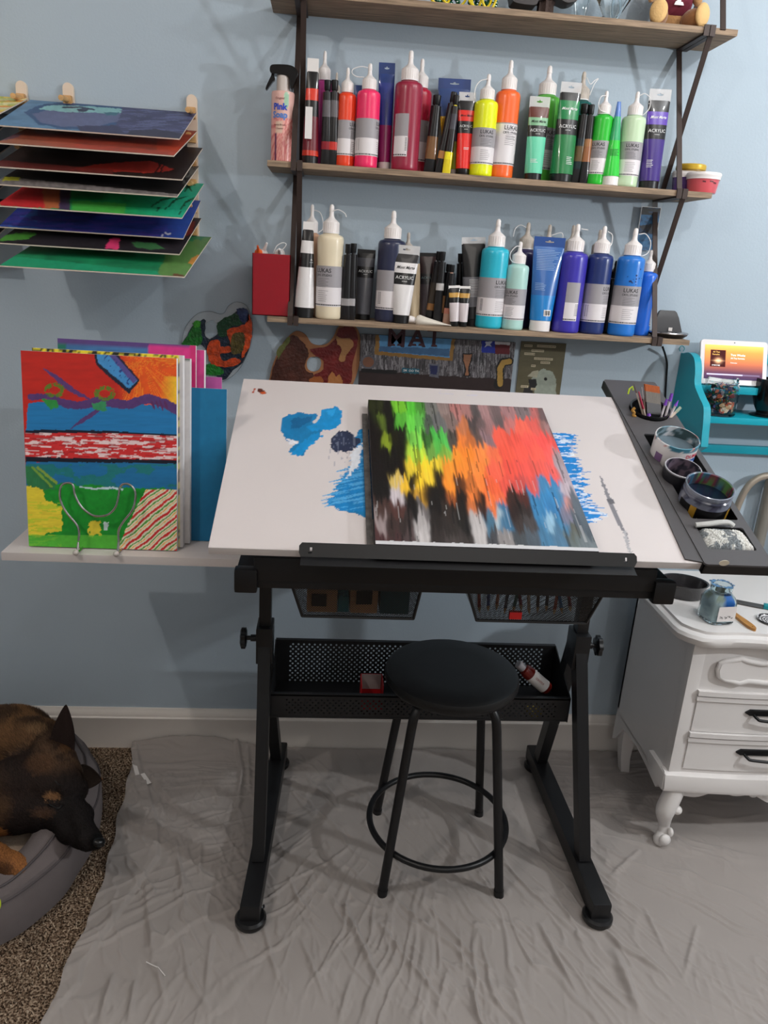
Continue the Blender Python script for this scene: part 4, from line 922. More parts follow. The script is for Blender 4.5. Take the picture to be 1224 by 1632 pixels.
TR_CLEAR = mat('clear_tab', (226, 224, 224), .25, alpha=.55)
def tube(label, xb, xt, vb, vt, y, shelf, bands, cap, name='paint_tube', txt=None, tabc=None, tab=.07, yaw=0, script=None, tz=.62, tcol=None, slot=True, cat='paint tube', capz=.085, rscale=1.0, group=None, lines=None, dep=.9, toff=0):
    assert len(label.split()) <= 16, label
    """xb, xt: pixel (left,right) at base and top; bands: [(z_top_fraction, colour)] upwards from cap"""
    pb = P(sum(xb)/2, vb, 'y', y); pt_ = P(sum(xt)/2, vt, 'y', y)
    z0 = zshelf(shelf); pb = np.array([pb[0], y, z0])
    rb_ = (P(xb[1], vb, 'y', y)[0]-P(xb[0], vb, 'y', y)[0])/2*rscale; wt = (P(xt[1], vt, 'y', y)[0]-P(xt[0], vt, 'y', y)[0])/2
    d = pt_-pb; H = np.linalg.norm(d); zd = d/H; xd = np.array([zd[2], 0, -zd[0]])
    M_ = basis(pb, xd, (0, 1, 0), zd) @ rot('Z', yaw)
    o = thing(name, label, cat, M=M_, group=group)
    hc = H*capz; ht = H*(1-tab)
    def dim(z):
        k = max(0, min(1, (z-hc)/(ht-hc))); return rb_*1.02+(wt-rb_*1.02)*k, rb_*dep*(1-k)**.75+.0012
    def surf(x, z):
        hw, hd = dim(z); q = max(0, 1-(x/hw)**2); return (x, -hd*math.sqrt(q)-.0007, z)
    MB().lathe([(0, 0), (rb_*.92, 0), (rb_*.96, .001), (rb_*.96, hc*.9), (rb_*.8, hc)], 24).build('screw_cap', cap, o)
    zs = [hc*.95]; mis = []; mats = []
    for zf, col in bands:
        z1 = hc+(ht-hc)*zf; k = max(1, int((z1-zs[-1])/(H*.05)))
        for q in np.linspace(zs[-1], z1, k+1)[1:]: zs.append(q); mis.append(len(mats))
        mats.append(mat('tube_%d_%d_%d' % tuple(col), col, .3, coat=.3, bump=(60, .25, .001)))
    n = 28; rings = []
    for z in zs:
        hw, hd = dim(z); rings.append([(hw*math.cos(a), hd*math.sin(a), z) for a in np.linspace(0, 2*math.pi, n, endpoint=False)])
    MB().loft(rings, mis=mis).build('tube_body', mats, o)
    if tab:
        w_ = wt; sl = [(-w_*.28, 0), (-w_*.28, .0025), (-w_*.08, .0025), (-w_*.06, .005), (w_*.06, .005), (w_*.08, .0025), (w_*.28, .0025), (w_*.28, 0), (w_*.06, -.001), (-w_*.06, -.001)]
        hz = H*tab
        sc = min(1, hz*.5/.006)
        L = [[(-w_, -.002), (w_, -.002), (w_, hz), (-w_, hz)]]
        if slot: L.append([(x, yy*sc+hz*.45) for x, yy in sl])
        MB().prism(L, .0012, M=T(0, .0006, ht) @ rot('X', 90)).build('hang_tab', tabc or TR_CLEAR, o)
    if txt:
        zc = hc+(ht-hc)*tz; sz = min(dim(zc)[0]*.40, .0165); tv, tf = text(txt, sz, 0, .0)
        MB().add([surf(q[0]+toff, zc+q[1]+.002) for q in tv], tf).build('lettering', tcol or INKW, o, smooth=None)
        tv, tf = text('INTENSE', sz*.3, 0, .01)
        MB().add([surf(q[0]+toff, zc+q[1]-sz*.62) for q in tv], tf).build('lettering', tcol or INKW, o, smooth=None)
    if script:
        zc = hc+(ht-hc)*script[0]; tv, tf = text('Mont Marte', dim(zc)[0]*.34, .5, .012)
        MB().add([surf(q[0]*.9, zc+q[1]) for q in tv], tf).build('lettering', script[1], o, smooth=None)
    if lines:
        fl = MB()
        for (zf, nl, w_, x0, s_) in lines:
            for j in range(nl):
                z = hc+(ht-hc)*zf-j*H*.017; r_ = random.Random(j*7+int(xb[0])); ww = w_*dim(z)[0]*(1-.3*r_.random())*2
                fl.grid(np.array([[surf(x0*dim(z)[0]-w_*dim(z)[0]+ww*k/8, z), surf(x0*dim(z)[0]-w_*dim(z)[0]+ww*k/8, z+.0011*s_)] for k in range(9)]))
        fl.build('fine_print', tcol or INKW, o, smooth=None)
    return o, surf, H
K, BK = (22, 20, 22), BLACKP
tube('red and black acrylic tube with white label at the left end of the middle shelf', (481, 507), (490, 508.5), 258, 93, -.105, 1, [(.06, (200, 50, 30)), (.10, (110, 20, 34)), (.47, (110, 22, 38)), (.66, K), (.80, (226, 60, 40)), (1, K)], BK, tab=.12, tabc=WHITE, slot=False)
o_ = [o for o in COL.objects if o.get('label', '').startswith('red and black acrylic')][0]
MB().box((-.014, -.0245, .055), (.003, -.0240, .125)).build('white_label', WHITE, o_)
def thin(label, xb, xt, vb, vt, y, shelf, cols, up=True, w=None, group=None):
    """slim tube standing on its crimp with the cap on top"""
    pb = P(xb, vb, 'y', y); pt_ = P(xt, vt, 'y', y); pb = np.array([pb[0], y, zshelf(shelf)]); d = pt_-pb; H = np.linalg.norm(d); zd = d/H
    r = (w or .011)
    o = thing('paint_tube', label, 'paint tube', M=basis(pb, (zd[2], 0, -zd[0]), (0, 1, 0), zd), group=group)
    MB().lathe([(r*.62, H*.88), (r*.72, H*.89), (r*.78, H*.995), (r*.7, H), (0, H)], 16, close=True).build('screw_cap', BLACKP, o)
    zs = np.linspace(0, .86, 10); rings = []; mis = []; mats = []
    for z in zs:
        k = z/.86; rings.append([((r*(1.15-.15*k))*math.cos(a), (r*k**.6+.0008)*math.sin(a), H*z) for a in np.linspace(0, 2*math.pi, 20, endpoint=False)])
    for c in cols: mats.append(mat('tube_%d_%d_%d' % tuple(c), c, .3, coat=.3, bump=(60, .25, .001)))
    mis = [min(len(cols)-1, int(i/9*len(cols))) for i in range(9)]
    MB().loft(rings, mis=mis).loft([[(r*.5*math.cos(a), r*.5*math.sin(a), H*z) for a in np.linspace(0, 6.2832, 16, endpoint=False)] for z in (.86, .885)]).build('tube_body', mats, o)
    return o
thin('slim black tube with cap on top, left of a close pair beside the red-orange bottle', 519, 522.5, 256, 128, -.112, 1, [K, (140, 26, 40), K, K, (96, 92, 96), K])
thin('slim black tube with cap on top, right of a close pair beside the red-orange bottle', 529, 534, 257, 128, -.112, 1, [K, (200, 50, 40), K, K, (96, 92, 96), K])
tube('dark blue tube peeking between the red-orange and hot pink bottles', (562, 580), (565, 584), 262, 136, -.042, 1, [(1, (34, 60, 120))], WHITE, tab=0)
tube('blue and magenta paint tube between the hot pink and maroon bottles', (602, 622), (604, 630), 268, 100, -.080, 1, [(.42, (150, 30, 96)), (.9, (46, 62, 150)), (1, (36, 64, 134))], CAPM, tabc=mat('blue_tab', (34, 60, 120), .4), tab=.10, capz=.09)
tube('navy and yellow paint tube with wide blue top behind the thin black tubes', (708, 726), (699, 751), 273, 125.5, -.040, 1, [(.66, (232, 190, 40)), (1, (40, 70, 130))], CAPM, tabc=mat('blue_tab', (34, 60, 120), .4), tab=.10)
tube('dark blue and lime paint tube left of the red acrylic tube', (716, 731), (722, 738), 275, 150, -.085, 1, [(.37, (190, 206, 40)), (1, (34, 66, 104))], CAPM, tab=0, capz=.09)
thin('slim black tube with brown label right of the crimson bottle', 684, 697, 272, 152, -.100, 1, [K, (120, 84, 50), (120, 84, 50), K, K, K], w=.013)
thin('slim black tube with gold mark leaning right in front of the navy and yellow tube', 700, 724, 274, 147, -.108, 1, [K, (190, 130, 70), K, K, K, K], w=.010)
thin('slim black tube with yellow stripes left of the dark blue and lime tube', 711, 728, 275, 152, -.118, 1, [(226, 206, 30), (240, 226, 30), K, K, (60, 60, 70), K], w=.009)
tube('red acrylic paint tube left of the fluorescent yellow bottle', (726, 748), (732, 759), 277, 147, -.116, 1, [(.52, (232, 36, 28)), (.70, K), (.86, (226, 44, 34)), (1, K)], BK, txt='ACRYLIC', tz=.61, tab=.10, script=(.78, INK), lines=[(.3, 2, .4, .2, 1)], tcol=None)
tube('mint green acrylic tube with brown painted top, middle shelf', (835, 862), (845, 877.5), 286.7, 154, -.122, 1, [(.55, (104, 206, 168)), (.72, (30, 26, 26)), (.84, (130, 180, 140)), (1, (96, 44, 34))], BK, txt='ACRYLIC', tz=.63, tab=.12, script=(.78, INK), lines=[(.2, 3, .4, -.2, 1)])
tube('large green acrylic tube leaning right on the middle shelf', (875, 910), (895, 928), 289, 131, -.122, 1, [(.48, (30, 122, 66)), (.67, K), (.90, (28, 128, 72)), (1, K)], BK, txt='ACRYLIC', tz=.57, tab=.10, script=(.80, INKW), lines=[(.2, 5, .3, .4, 1)])
thin('slim black tube with bronze streak, just right of the large green tube', 918, 932.5, 291, 166, -.112, 1, [K, (20, 40, 44), (100, 80, 50), (26, 40, 46), K, K], w=.013)
thin('slim black tube with copper streak, just left of the small bright green bottle', 930, 943, 292, 167, -.118, 1, [K, K, (150, 96, 60), (160, 110, 70), K, K], w=.010)
tube('narrow green tube with blue back seen edge-on', (957.5, 984), (984, 990), 296, 162, -.126, 1, [(.48, (44, 204, 60)), (.80, (50, 170, 110)), (1, (80, 120, 190))], CAPM, tab=0, capz=.12, lines=[(.35, 5, .7, 0, 1)], tcol=mat('dark_green_ink', (16, 90, 40)))
tube('purple acrylic tube with black band at the right end of the middle shelf', (1017, 1048), (1036, 1071), 301, 142, -.112, 1, [(.52, (62, 40, 124)), (.70, K), (.86, (96, 66, 170)), (1, K)], BK, txt='ACRYLIC', tz=.61, tab=.11, script=(.79, INKW), lines=[(.25, 5, .3, -.4, 1)])
# lower shelf tubes
tube('white and black acrylic tube at the left end of the lower shelf', (468.5, 500), (483.5, 500.5), 503.7, 353.4, -.118, 2, [(.52, (226, 222, 222)), (.70, K), (.86, (226, 222, 222)), (1, K)], BK, tab=.08, tabc=WHITE, slot=False, capz=.115, txt='A', tz=.61, toff=.012)
thin('slim black tube with pale label, left of two beside the cream bottle', 549, 556, 509, 389, -.122, 2, [K, (150, 146, 146), K, K, K, K], w=.011)
thin('slim black tube with pale label, right of two beside the cream bottle', 558, 564, 510, 388, -.120, 2, [K, (170, 166, 168), K, K, K, K], w=.010)
tube('dark grey acrylic tube just left of the large navy bottle', (566, 590), (570, 599), 506, 397.6, -.075, 2, [(.60, (80, 80, 86)), (.78, K), (.92, (72, 72, 80)), (1, K)], BK, txt='ACRYLIC', tz=.69, tab=.05, slot=False, tabc=BLACKP)
tube('white acrylic tube with black band in front of the navy bottle', (625, 651), (628, 670), 515.5, 391, -.124, 2, [(.50, (228, 224, 224)), (.69, K), (.86, (226, 222, 222)), (1, (40, 38, 40))], BK, txt='ACRYLIC', tz=.60, tab=.11, script=(.78, INK), capz=.115)
tube('cream tube half hidden behind the white acrylic tube', (650, 668), (651, 671), 512, 420, -.070, 2, [(1, (224, 202, 168))], CAPM, tab=0)
tube('black-brown acrylic tube behind the slim tubes, centre of lower shelf', (668, 690), (669, 697), 513, 403, -.070, 2, [(.55, (60, 50, 54)), (.72, K), (1, (52, 34, 34))], BK, txt='ACRYLIC', tz=.64, tab=.05, slot=False, tabc=BLACKP, tcol=mat('dim_ink', (120, 140, 140)))
thin('slim black tube with orange label leaning right, behind the lying white tube', 684, 701, 514, 401, -.095, 2, [K, (150, 104, 60), (60, 50, 40), (60, 50, 40), K, K], w=.011)
thin('slim black tube with silver streak next to the leaning orange-label tube', 696, 706, 515, 401, -.112, 2, [K, K, K, (190, 186, 184), K, K], w=.010)
thin('slim black tube with tan stripe right of the silver-streaked one', 704, 716, 516, 421, -.088, 2, [K, (190, 140, 90), (200, 146, 96), K, K, K], w=.010)
thin('slim black tube with pink stripe behind the gold-banded tube', 711, 721, 517, 422, -.108, 2, [(190, 150, 130), (200, 130, 110), K, K, K, K], w=.009)
thin('slim black tube with bent black cap left of the large black tube', 730, 734, 519, 404, -.055, 2, [K, K, K, K, K], w=.009)
GOLDB = [(.56, (208, 198, 200)), (.72, (20, 20, 22)), (.86, (196, 150, 72)), (1, (24, 22, 24))]
tube('small gold-banded tube with white label, left one of a touching pair', (717, 731), (715, 733), 519, 455, -.130, 2, GOLDB, BK, tab=.06, tabc=WHITE, slot=False, capz=.13)
tube('small gold-banded tube with white label, right one of a touching pair', (731, 744), (733, 750), 521, 456, -.128, 2, GOLDB, BK, tab=.06, tabc=WHITE, slot=False, capz=.13)
tube('large black tube with clear tab and grey label left of the turquoise bottle', (738, 764), (736, 774), 523, 378, -.085, 2, [(.16, K), (.56, (112, 112, 118)), (1, (22, 20, 22))], BK, tab=.07, capz=.09, lines=[(.52, 12, .6, .2, 1)])
ob_, sf_, H_ = tube('blue paint tube with white fine print and barcode, right of the small pale aqua bottle', (842, 875), (852, 902), 530.5, 378, -.122, 2, [(.34, (30, 126, 196)), (1, (50, 100, 168))], CAPM, tab=.10, tabc=mat('blue_tab2', (38, 74, 140), .4), capz=.125, lines=[(.95, 13, .78, 0, 1), (.50, 5, .40, -.4, 1)], tcol=mat('pale_blue_ink', (150, 180, 216)))
m = MB(); x0, x1, z0, z1 = 0, .020, .040, .056; m.grid(np.array([[sf_(x, z0), sf_(x, z1)] for x in np.linspace(x0, x1, 6)])); m.build('barcode_patch', WHITE, ob_)
m = MB()
for k in range(7):
    x = .002+.0024*k; a, b = sf_(x, z0+.002), sf_(x, z1-.002); w_ = .0006+.0006*(k % 3); m.add([(a[0], a[1]-.0006, a[2]), (a[0]+w_, a[1]-.0006, a[2]), (b[0]+w_, b[1]-.0006, b[2]), (b[0], b[1]-.0006, b[2])], [(0, 1, 2, 3)])
m.build('barcode', INK, ob_)
# white aluminium tube lying down
a, b = P(652, 504, 'y', -.132), P(718, 524, 'y', -.138); a[2] = zshelf(2)+.012; b[2] = zshelf(2)+.002; d = b-a; L = np.linalg.norm(d); d /= L; sdv = np.cross(d, [0, 0, 1]); sdv /= np.linalg.norm(sdv); up = np.cross(sdv, d)
lt = thing('paint_tube', 'white crumpled metal tube lying on its side at the front of the lower shelf', 'paint tube', M=basis(a, sdv, up, d))
rings = [[((rw)*math.cos(t_), (rh)*math.sin(t_), z*L) for t_ in np.linspace(0, 2*math.pi, 24, endpoint=False)] for z, rw, rh in ((.16, .006, .006), (.18, .0115, .0115), (.24, .0150, .0150), (.40, .0150, .011), (.6, .0145, .0075), (.8, .0135, .004), (.95, .012, .0012), (1.0, .012, .0014))]
MB().loft(rings).build('tube_body', mat('cream_metal', (222, 214, 202), .4, bump=(70, .5, .002)), lt)
MB().lathe([(0, 0), (.0085, .0), (.009, .002), (.0075, .014), (.005, .016), (.005, .026)], 16).build('screw_cap', CAPM, lt)
# pink soap spray bottle
def sp(u, v, y=-.085): return P(u, v, 'y', y)
x0, x1 = sp(431.5, 200)[0], sp(469.5, 200)[0]; r = (x1-x0)/2*.97; z0 = zshelf(1); zt = sp(450, 146)[2]-z0; H = sp(455, 106)[2]-z0
so = thing('soap_spray_bottle', 'pink brush-soap spray bottle with black trigger at the left end of the middle shelf', 'bottle', ((x0+x1)/2, -.085, z0))
mb = MB().lathe([(0, 0), (r*.94, 0), (r, .003)]+[(r, zt*k) for k in np.linspace(.04, .96, 40)]+[(r*.96, zt*.985), (r*.6, zt), (0, zt)], 72)
v = np.array(mb.v); an = np.arctan2(v[:, 0], -v[:, 1]); q = np.tile(lin((214, 120, 120)), (len(v), 1)); z_ = v[:, 2]/zt
ray = np.abs(np.sin(np.arctan2(z_-.50, (an-.25)*.6)*16)); q[(ray > .55) & (z_ < .62)] = lin((230, 160, 150)); q[(z_ > .62)] = lin((222, 176, 166)); q[(np.abs(an+.25) < .32) & (z_ < .57) & (z_ > .40)] = lin((222, 190, 170))
q[(np.abs(an+.55) < .07) & (z_ < .40)] = lin((96, 40, 80)); q[(np.hypot(an-.35, (z_-.86)*2.2) < .26)] = lin((160, 200, 170)); mb.c = q.tolist(); mb.build('bottle_body', mat('pink_print', vcol=True, rough=.25, coat=.4), so)
MB().lathe([(r*.55, zt-.001), (r*.58, zt), (r*.55, zt+.034), (0, zt+.034)], 28).build('collar', mat('grey_collar', (196, 186, 180), .35), so)
hd = MB().prism(loopc([(-.030, zt+.036), (-.030, H-.004), (-.014, H), (.018, H), (.034, H-.010), (.033, H-.022), (.024, zt+.010), (.020, zt+.004), (.017, zt+.012), (.014, zt+.030), (-.012, zt+.034)], 44), .034, M=T(0, .017, 0) @ rot('X', 90)); hd.build('spray_head', mat('gloss_black', (18, 16, 17), .15), so)
MB().prism(loopc([(-.026, H-.016), (-.020, H-.030), (-.026, zt+.018), (-.038, zt+.002), (-.042, zt+.001), (-.040, zt+.010), (-.030, zt+.030)], 28), .014, M=T(0, .007, 0) @ rot('X', 90)).build('trigger', mat('gloss_black', (18, 16, 17), .15), so)
BLU = mat('bright_blue_ink', (30, 70, 190)); curved_text('Pink', .0195, r+.0003, -12, zt*.765, BLU, so, bold=.04); curved_text('Soap', .0195, r+.0003, -12, zt*.655, mat('sky_ink', (90, 130, 200)), so, bold=.04)
for st_, z_, sz in (('Original', .88, .007), ('Artist Brush', .52, .006), ('Cleaner', .47, .006)): curved_text(st_, sz, r+.0003, -12, zt*z_, mat('maroon_ink', (120, 50, 60)), so)
# tubs at the right end of the middle shelf
z0 = zshelf(1)
def tub(label, xl, xr, vl, y, col, lidc, h, r0s=.82):
    a, b = P(xl, vl, 'y', y)[0], P(xr, vl, 'y', y)[0]; r = (b-a)/2
    o = thing('paint_tub', label, 'tub', ((a+b)/2, y, z0))
    MB().lathe([(0, 0), (r*r0s*.97, 0), (r*r0s, .002), (r*.93, h), (0, h)], 40).build('tub_body', col, o)
    MB().lathe([(r*.94, h-.003), (r*.97, h-.004), (r*.97, h+.002), (r, h+.004), (r, h+.009), (r*.96, h+.012), (r*.9, h+.011), (0, h+.011)], 40).build('lid', lidc, o)
    return o, r
t1, r1 = tub('pink paint tub with white lid at the right end of the middle shelf', 1095, 1147, 285, -.106, mat('pink_tub', (214, 92, 100), .3, coat=.3), CAPM, .036)
m = MB()
for a0, z_, w_ in ((-20, .024, .008), (8, .025, .010), (24, .022, .010)):
    m.add([((r1*.90)*math.sin(math.radians(a0)+x/(r1*.9)), -(r1*.91)*math.cos(math.radians(a0)+x/(r1*.9)), z_+zz) for x, zz in ((-w_/2, 0), (w_/2, -.001), (w_/2, .0025), (-w_/2, .0035))], [(0, 1, 2, 3)])
m.build('dark_lettering', mat('dark_marks', (90, 30, 40)), t1)
t2, r2 = tub('purple paint tub with white lid left of the pink tub', 1072, 1110, 283, -.048, mat('purple_tub', (92, 60, 130), .3, coat=.3), CAPM, .044)
o = thing('gold_lid_jar', 'flat gold-lidded jar resting on the purple tub', 'jar', (t2.location.x+.010, -.055, z0+.0555))
rg_ = (P(1126, 262, 'y', -.06)[0]-P(1077, 262, 'y', -.06)[0])/2*.92
MB().lathe([(0, 0), (rg_*.9, 0), (rg_*.9, .006), (0, .006)], 36).build('jar_body', mat('gold_paint', (150, 120, 40), .35), o)
MB().lathe([(rg_*.97, .003), (rg_, .005), (rg_, .014), (rg_*.95, .0165), (0, .0165)], 36).build('lid', mat('gold_lid', (196, 160, 50), .35, .2), o)
# red box with spare caps
bxo = thing('red_box', 'glossy dark red open box of spare caps overhanging the lower shelf at left', 'box', P(431, 498, 'y', -.085)*[1, 1, 0]+[0, 0, zshelf(2)])
a, b = P(400.5, 450, 'y', -.135), P(462.5, 450, 'y', -.135); zt = P(430, 404.5, 'y', -.135)[2]; x0, x1, z0 = a[0]+.002, b[0], zshelf(2)
m = MB()
for lo, hi in (((x0, -.135, z0), (x1, -.133, zt)), ((x0, -.047, z0), (x1, -.045, zt)), ((x0, -.135, z0), (x0+.002, -.045, zt)), ((x1-.002, -.135, z0), (x1, -.045, zt)), ((x0, -.135, z0), (x1, -.045, z0+.002))): m.box(lo, hi)
m.build('carton', mat('glossy_red', (150, 14, 30), .22, coat=.5), bxo, world=True)
def sparecap(label, u, v, y, rz, rx, c, r=.014):
    o = thing('spare_cap', label, 'cap', M=T(*P(u, v, 'y', y)) @ rot('Z', rz) @ rot('X', rx), group='spare caps in the red box')
    MB().lathe([(r, -.018), (r, 0), (r*.7, .004), (r*.4, .008), (r*.3, .020), (r*.22, .030), (0, .032)], 20, close=False).build('cap_body', c, o); return o
sparecap('orange-tipped spare cap at the left in the red box', 412, 402, -.10, 0, 60, mat('orange_cap', (236, 100, 40), .4), .010)
sparecap('white spare cap behind the orange-tipped one', 420, 402, -.075, 30, 40, CAPM, .012)
c_ = sparecap('white spare cap with looped tether at the right in the red box', 446, 404, -.09, 0, 70, CAPM, .013)
MB().tube(bez([P(*q, 'y', -.10) for q in ((436, 403), (441, 392), (450, 387), (456, 389), (453, 395), (447, 400))], 24), .0012, 6).build('tether', TETH, c_, world=True)
z0 = zshelf(2)
for uu, yy_ in ((415, -.09), (446, -.085)):
    pass
# wireless charger stand
ch_ = P(1064, 530, 'y', -.085)
cg_ = thing('charging_stand', 'black phone charging stand with round silver-edged base at the right end of the lower shelf', 'charger', (ch_[0], -.088, z0))
MB().lathe([(0, 0), (.040, 0), (.050, .007), (.052, .011)], 48, close=True).build('base', BLACKP, cg_)
MB().lathe([(.052, .0105), (.0535, .012), (.052, .015), (.046, .016), (0, .016)], 48).build('base_rim', mat('silver_rim', (150, 148, 150), .25, .9), cg_)
bk = [[(-.040, .018, .015), (.034, .018, .015), (.034, -.012, .015), (-.040, -.012, .015)], [(-.030, .030, .052), (.032, .030, .052), (.032, .018, .052), (-.030, .018, .052)], [(-.023, .034, .066), (.026, .034, .066), (.026, .024, .066), (-.023, .024, .066)], [(-.018, .034, .070), (.021, .034, .070), (.021, .026, .070), (-.018, .026, .070)]]
MB().loft(bk).build('backrest', mat('grey_black_plastic', (46, 44, 46), .4), cg_)
MB().box((-.006, -.0135, .018), (.004, -.0115, .027)).build('logo_square', mat('pale_square', (206, 200, 196)), cg_)
cbp = [(1056, 553, -.03), (1060, 565, -.012), (1063, 580, -.006), (1062, 600, -.006), (1060, 640, -.006), (1059, 700, -.006)]
o = MB().tube(bez([P(u, v, 'y', y) for u, v, y in cbp], 30), .0030, 8).build('power_cord', BLACKP); tag(o, 'black cable hanging down the wall from the right end of the lower shelf', 'cable')
# hanging blue and black card under the middle shelf
A4 = [P(*q, 'y', -.018) for q in ((1027, 320), (1054, 318), (1048, 400), (1020, 400))]
cdh = thing('hanging_card', 'blue and black picture strip in clear sleeve hanging under the middle shelf at right', 'card', A4[0])
w0, w1 = A4[0][0]-.004, A4[1][0]+.004; zt = ZS[1]-TK-.001; zb = A4[2][2]
s, t = np.meshgrid(np.linspace(0, 1, 24), np.linspace(0, 1, 60), indexing='ij')
Ck = Art(s*40, t*100, (40, 104, 150), .12, (.1, .2)); Ck.put((t > .82)*1., (18, 16, 18)); Ck.put(((t > .38) & (t < .56+.1*s))*1., (22, 24, 34)); Ck.put((fbm(s*4, t*18) > .58)*1., (24, 60, 100), a=.7)
MB().box((w0, -.0170, zb), (w1, -.0155, zt-.018)).build('card_back', WHITE, cdh, world=True)
MB().grid(np.stack([w0+.001+(w1-w0-.002)*s, s*0-.0172, zb+(zt-.019-zb)*t], -1), col=Ck.C).build('picture', VGLOSS, cdh, world=True)
MB().box((w0-.002, -.0176, zb-.002), (w1+.002, -.0150, zt)).build('clear_sleeve', mat('clear_film', (235, 240, 242), .08, alpha=.07), cdh, world=True)
# ---- objects on the top shelf (lower parts in view)
z0 = zshelf(0)
gw = thing('beaded_ornament', 'yellow wire-framed dark green beaded ornament on the top shelf', 'ornament', (P(735, 5, 'y', -.07)[0], -.08, z0))
m = MB(); g = MB(); cx = gw.location.x
for u, rr_, zz in ((700, .024, .018), (722, .030, .022), (764, .026, .018), (778, .018, .030), (758, .012, .022)):
    xx = P(u, 5, 'y', -.11)[0]; m.tube([(xx+rr_*math.cos(a), -.115-.006*math.sin(a*2), z0+.003+zz+zz*math.sin(a)) for a in np.linspace(0, 2*math.pi, 28, endpoint=False)], .0028, 8, closed=True)
m.build('wire_loops', mat('yellow_wire', (228, 204, 40), .4), gw, world=True)
for k in range(90):
    xx = P(random.uniform(692, 792), 5, 'y', -.08)[0]; g.lathe([(0, -.006), (.005, -.003), (.006, 0), (.005, .003), (0, .006)], 8, M=T(xx, random.uniform(-.105, -.06), z0+.007+random.uniform(0, .05)))
g.build('green_beads', mat('green_glass_beads', (14, 92, 60), .15), gw, world=True)
fg = thing('dark_sculpture', 'dark brown sculpture on a narrow rough pedestal foot on the top shelf', 'sculpture', (P(868, 10, 'y', -.08)[0], -.085, z0)); 
MB().loft([[((.018+.004*math.cos(5*a))*k*math.cos(a), (.018+.003*math.cos(7*a))*k*math.sin(a), z) for a in np.linspace(0, 2*math.pi, 28, endpoint=False)] for z, k in ((0, 1.05), (.01, 1), (.03, .95), (.05, 1.3), (.06, 2.2))]).build('pedestal', mat('rough_bronze', (62, 46, 40), .7, bump=(90, 1, .003)), fg)
MB().prism(loopc([(-.085, .030), (-.075, .020), (-.03, .019), (-.02, .030), (.02, .036), (.05, .030), (.075, .042), (.07, .07), (-.08, .07)], 44), .05, M=T(0, .025, .004) @ rot('X', 90)).build('figure_base', mat('dark_bronze', (48, 42, 42), .45), fg)
GL = mat('clear_glass', (236, 246, 250), .03, trans=1, ior=1.45)
gg = thing('glass_ornament', 'clear cut-glass ornament with looped handle left of the teddy bear', 'ornament', (P(975, 15, 'y', -.085)[0], -.085, z0))
MB().loft([[(w_*k*math.cos(a), .5*w_*k*math.sin(a), z) for a in np.linspace(0, 2*math.pi, 8, endpoint=False)] for z, w_, k in ((0, .028, 1), (.004, .030, 1), (.02, .020, 1), (.06, .045, 1), (.10, .05, 1))]).build('bowl', GL, gg)
MB().tube([(.010*math.cos(a), -.03, .030+.024*math.sin(a)) for a in np.linspace(0, 2*math.pi, 24, endpoint=False)], .004, 8, closed=True).build('loop', GL, gg)
MB().loft([[(.014*k*math.cos(a)-.075, .010*k*math.sin(a), z) for a in np.linspace(0, 2*math.pi, 8, endpoint=False)] for z, k in ((0, 1.2), (.006, 1.3), (.02, .9), (.06, 1.6), (.09, 2.0))]).build('side_facet', GL, gg)
# teddy bear sitting
tx = P(1072, 20, 'y', -.09)[0]
td = thing('teddy_bear', 'tan teddy bear in a maroon shirt with white emblem on the top shelf', 'teddy bear', (tx, -.085, z0))
PL = mat('tan_plush', (196, 148, 96), .95, bump=(220, .8, .002), sheen=.4, var=(40, .15)); PB = mat('brown_plush', (150, 100, 56), .95, bump=(220, .8, .002), sheen=.4)
def ell(mb, c, r, n=20, M=None):
    prof = [(math.sin(a), -math.cos(a)) for a in np.linspace(0, math.pi, n)]
    mb.lathe([(max(q, 0), z) for q, z in prof], n+6, M=T(*c) @ (M or Matrix()) @ Matrix.Diagonal((*r, 1)), close=False); return mb
m = MB(); ell(m, (0, .01, .055), (.044, .036, .055)); ell(m, (0, .004, .135), (.038, .034, .036)); ell(m, (-.030, .008, .165), (.014, .007, .014)); ell(m, (.030, .008, .165), (.014, .007, .014)); ell(m, (0, -.026, .128), (.016, .014, .012))
m.build('plush_body', PL, td)
m = MB(); ell(m, (0, .006, .064), (.048, .041, .048)); m.build('maroon_shirt', mat('maroon_knit', (100, 26, 44), .9, bump=(300, .6, .001)), td)
for s_ in (-1, 1):
    m = MB(); ell(m, (s_*.042, -.030, .022), (.021, .034, .022), M=rot('Z', s_*22)); leg = m.build('leg', PB, td)
    m = MB(); ell(m, (s_*.054, -.056, .0255), (.0205, .010, .0255), M=rot('Z', s_*22)); m.build('foot_pad', mat('light_plush', (222, 182, 124), .95, bump=(220, .6, .002)), leg)
    m = MB(); ell(m, (s_*.050, -.008, .085), (.014, .016, .032), M=rot('Y', s_*-20)); m.build('arm', PL, td)
m = MB(); m.prism([(-.012, 0), (.012, 0), (.009, .007), (.004, .008), (.005, .018), (-.001, .024), (-.005, .010), (-.009, .007)], .001, M=T(0, -.0375, .046) @ rot('X', 78)); m.build('shirt_emblem', WHITE, td)

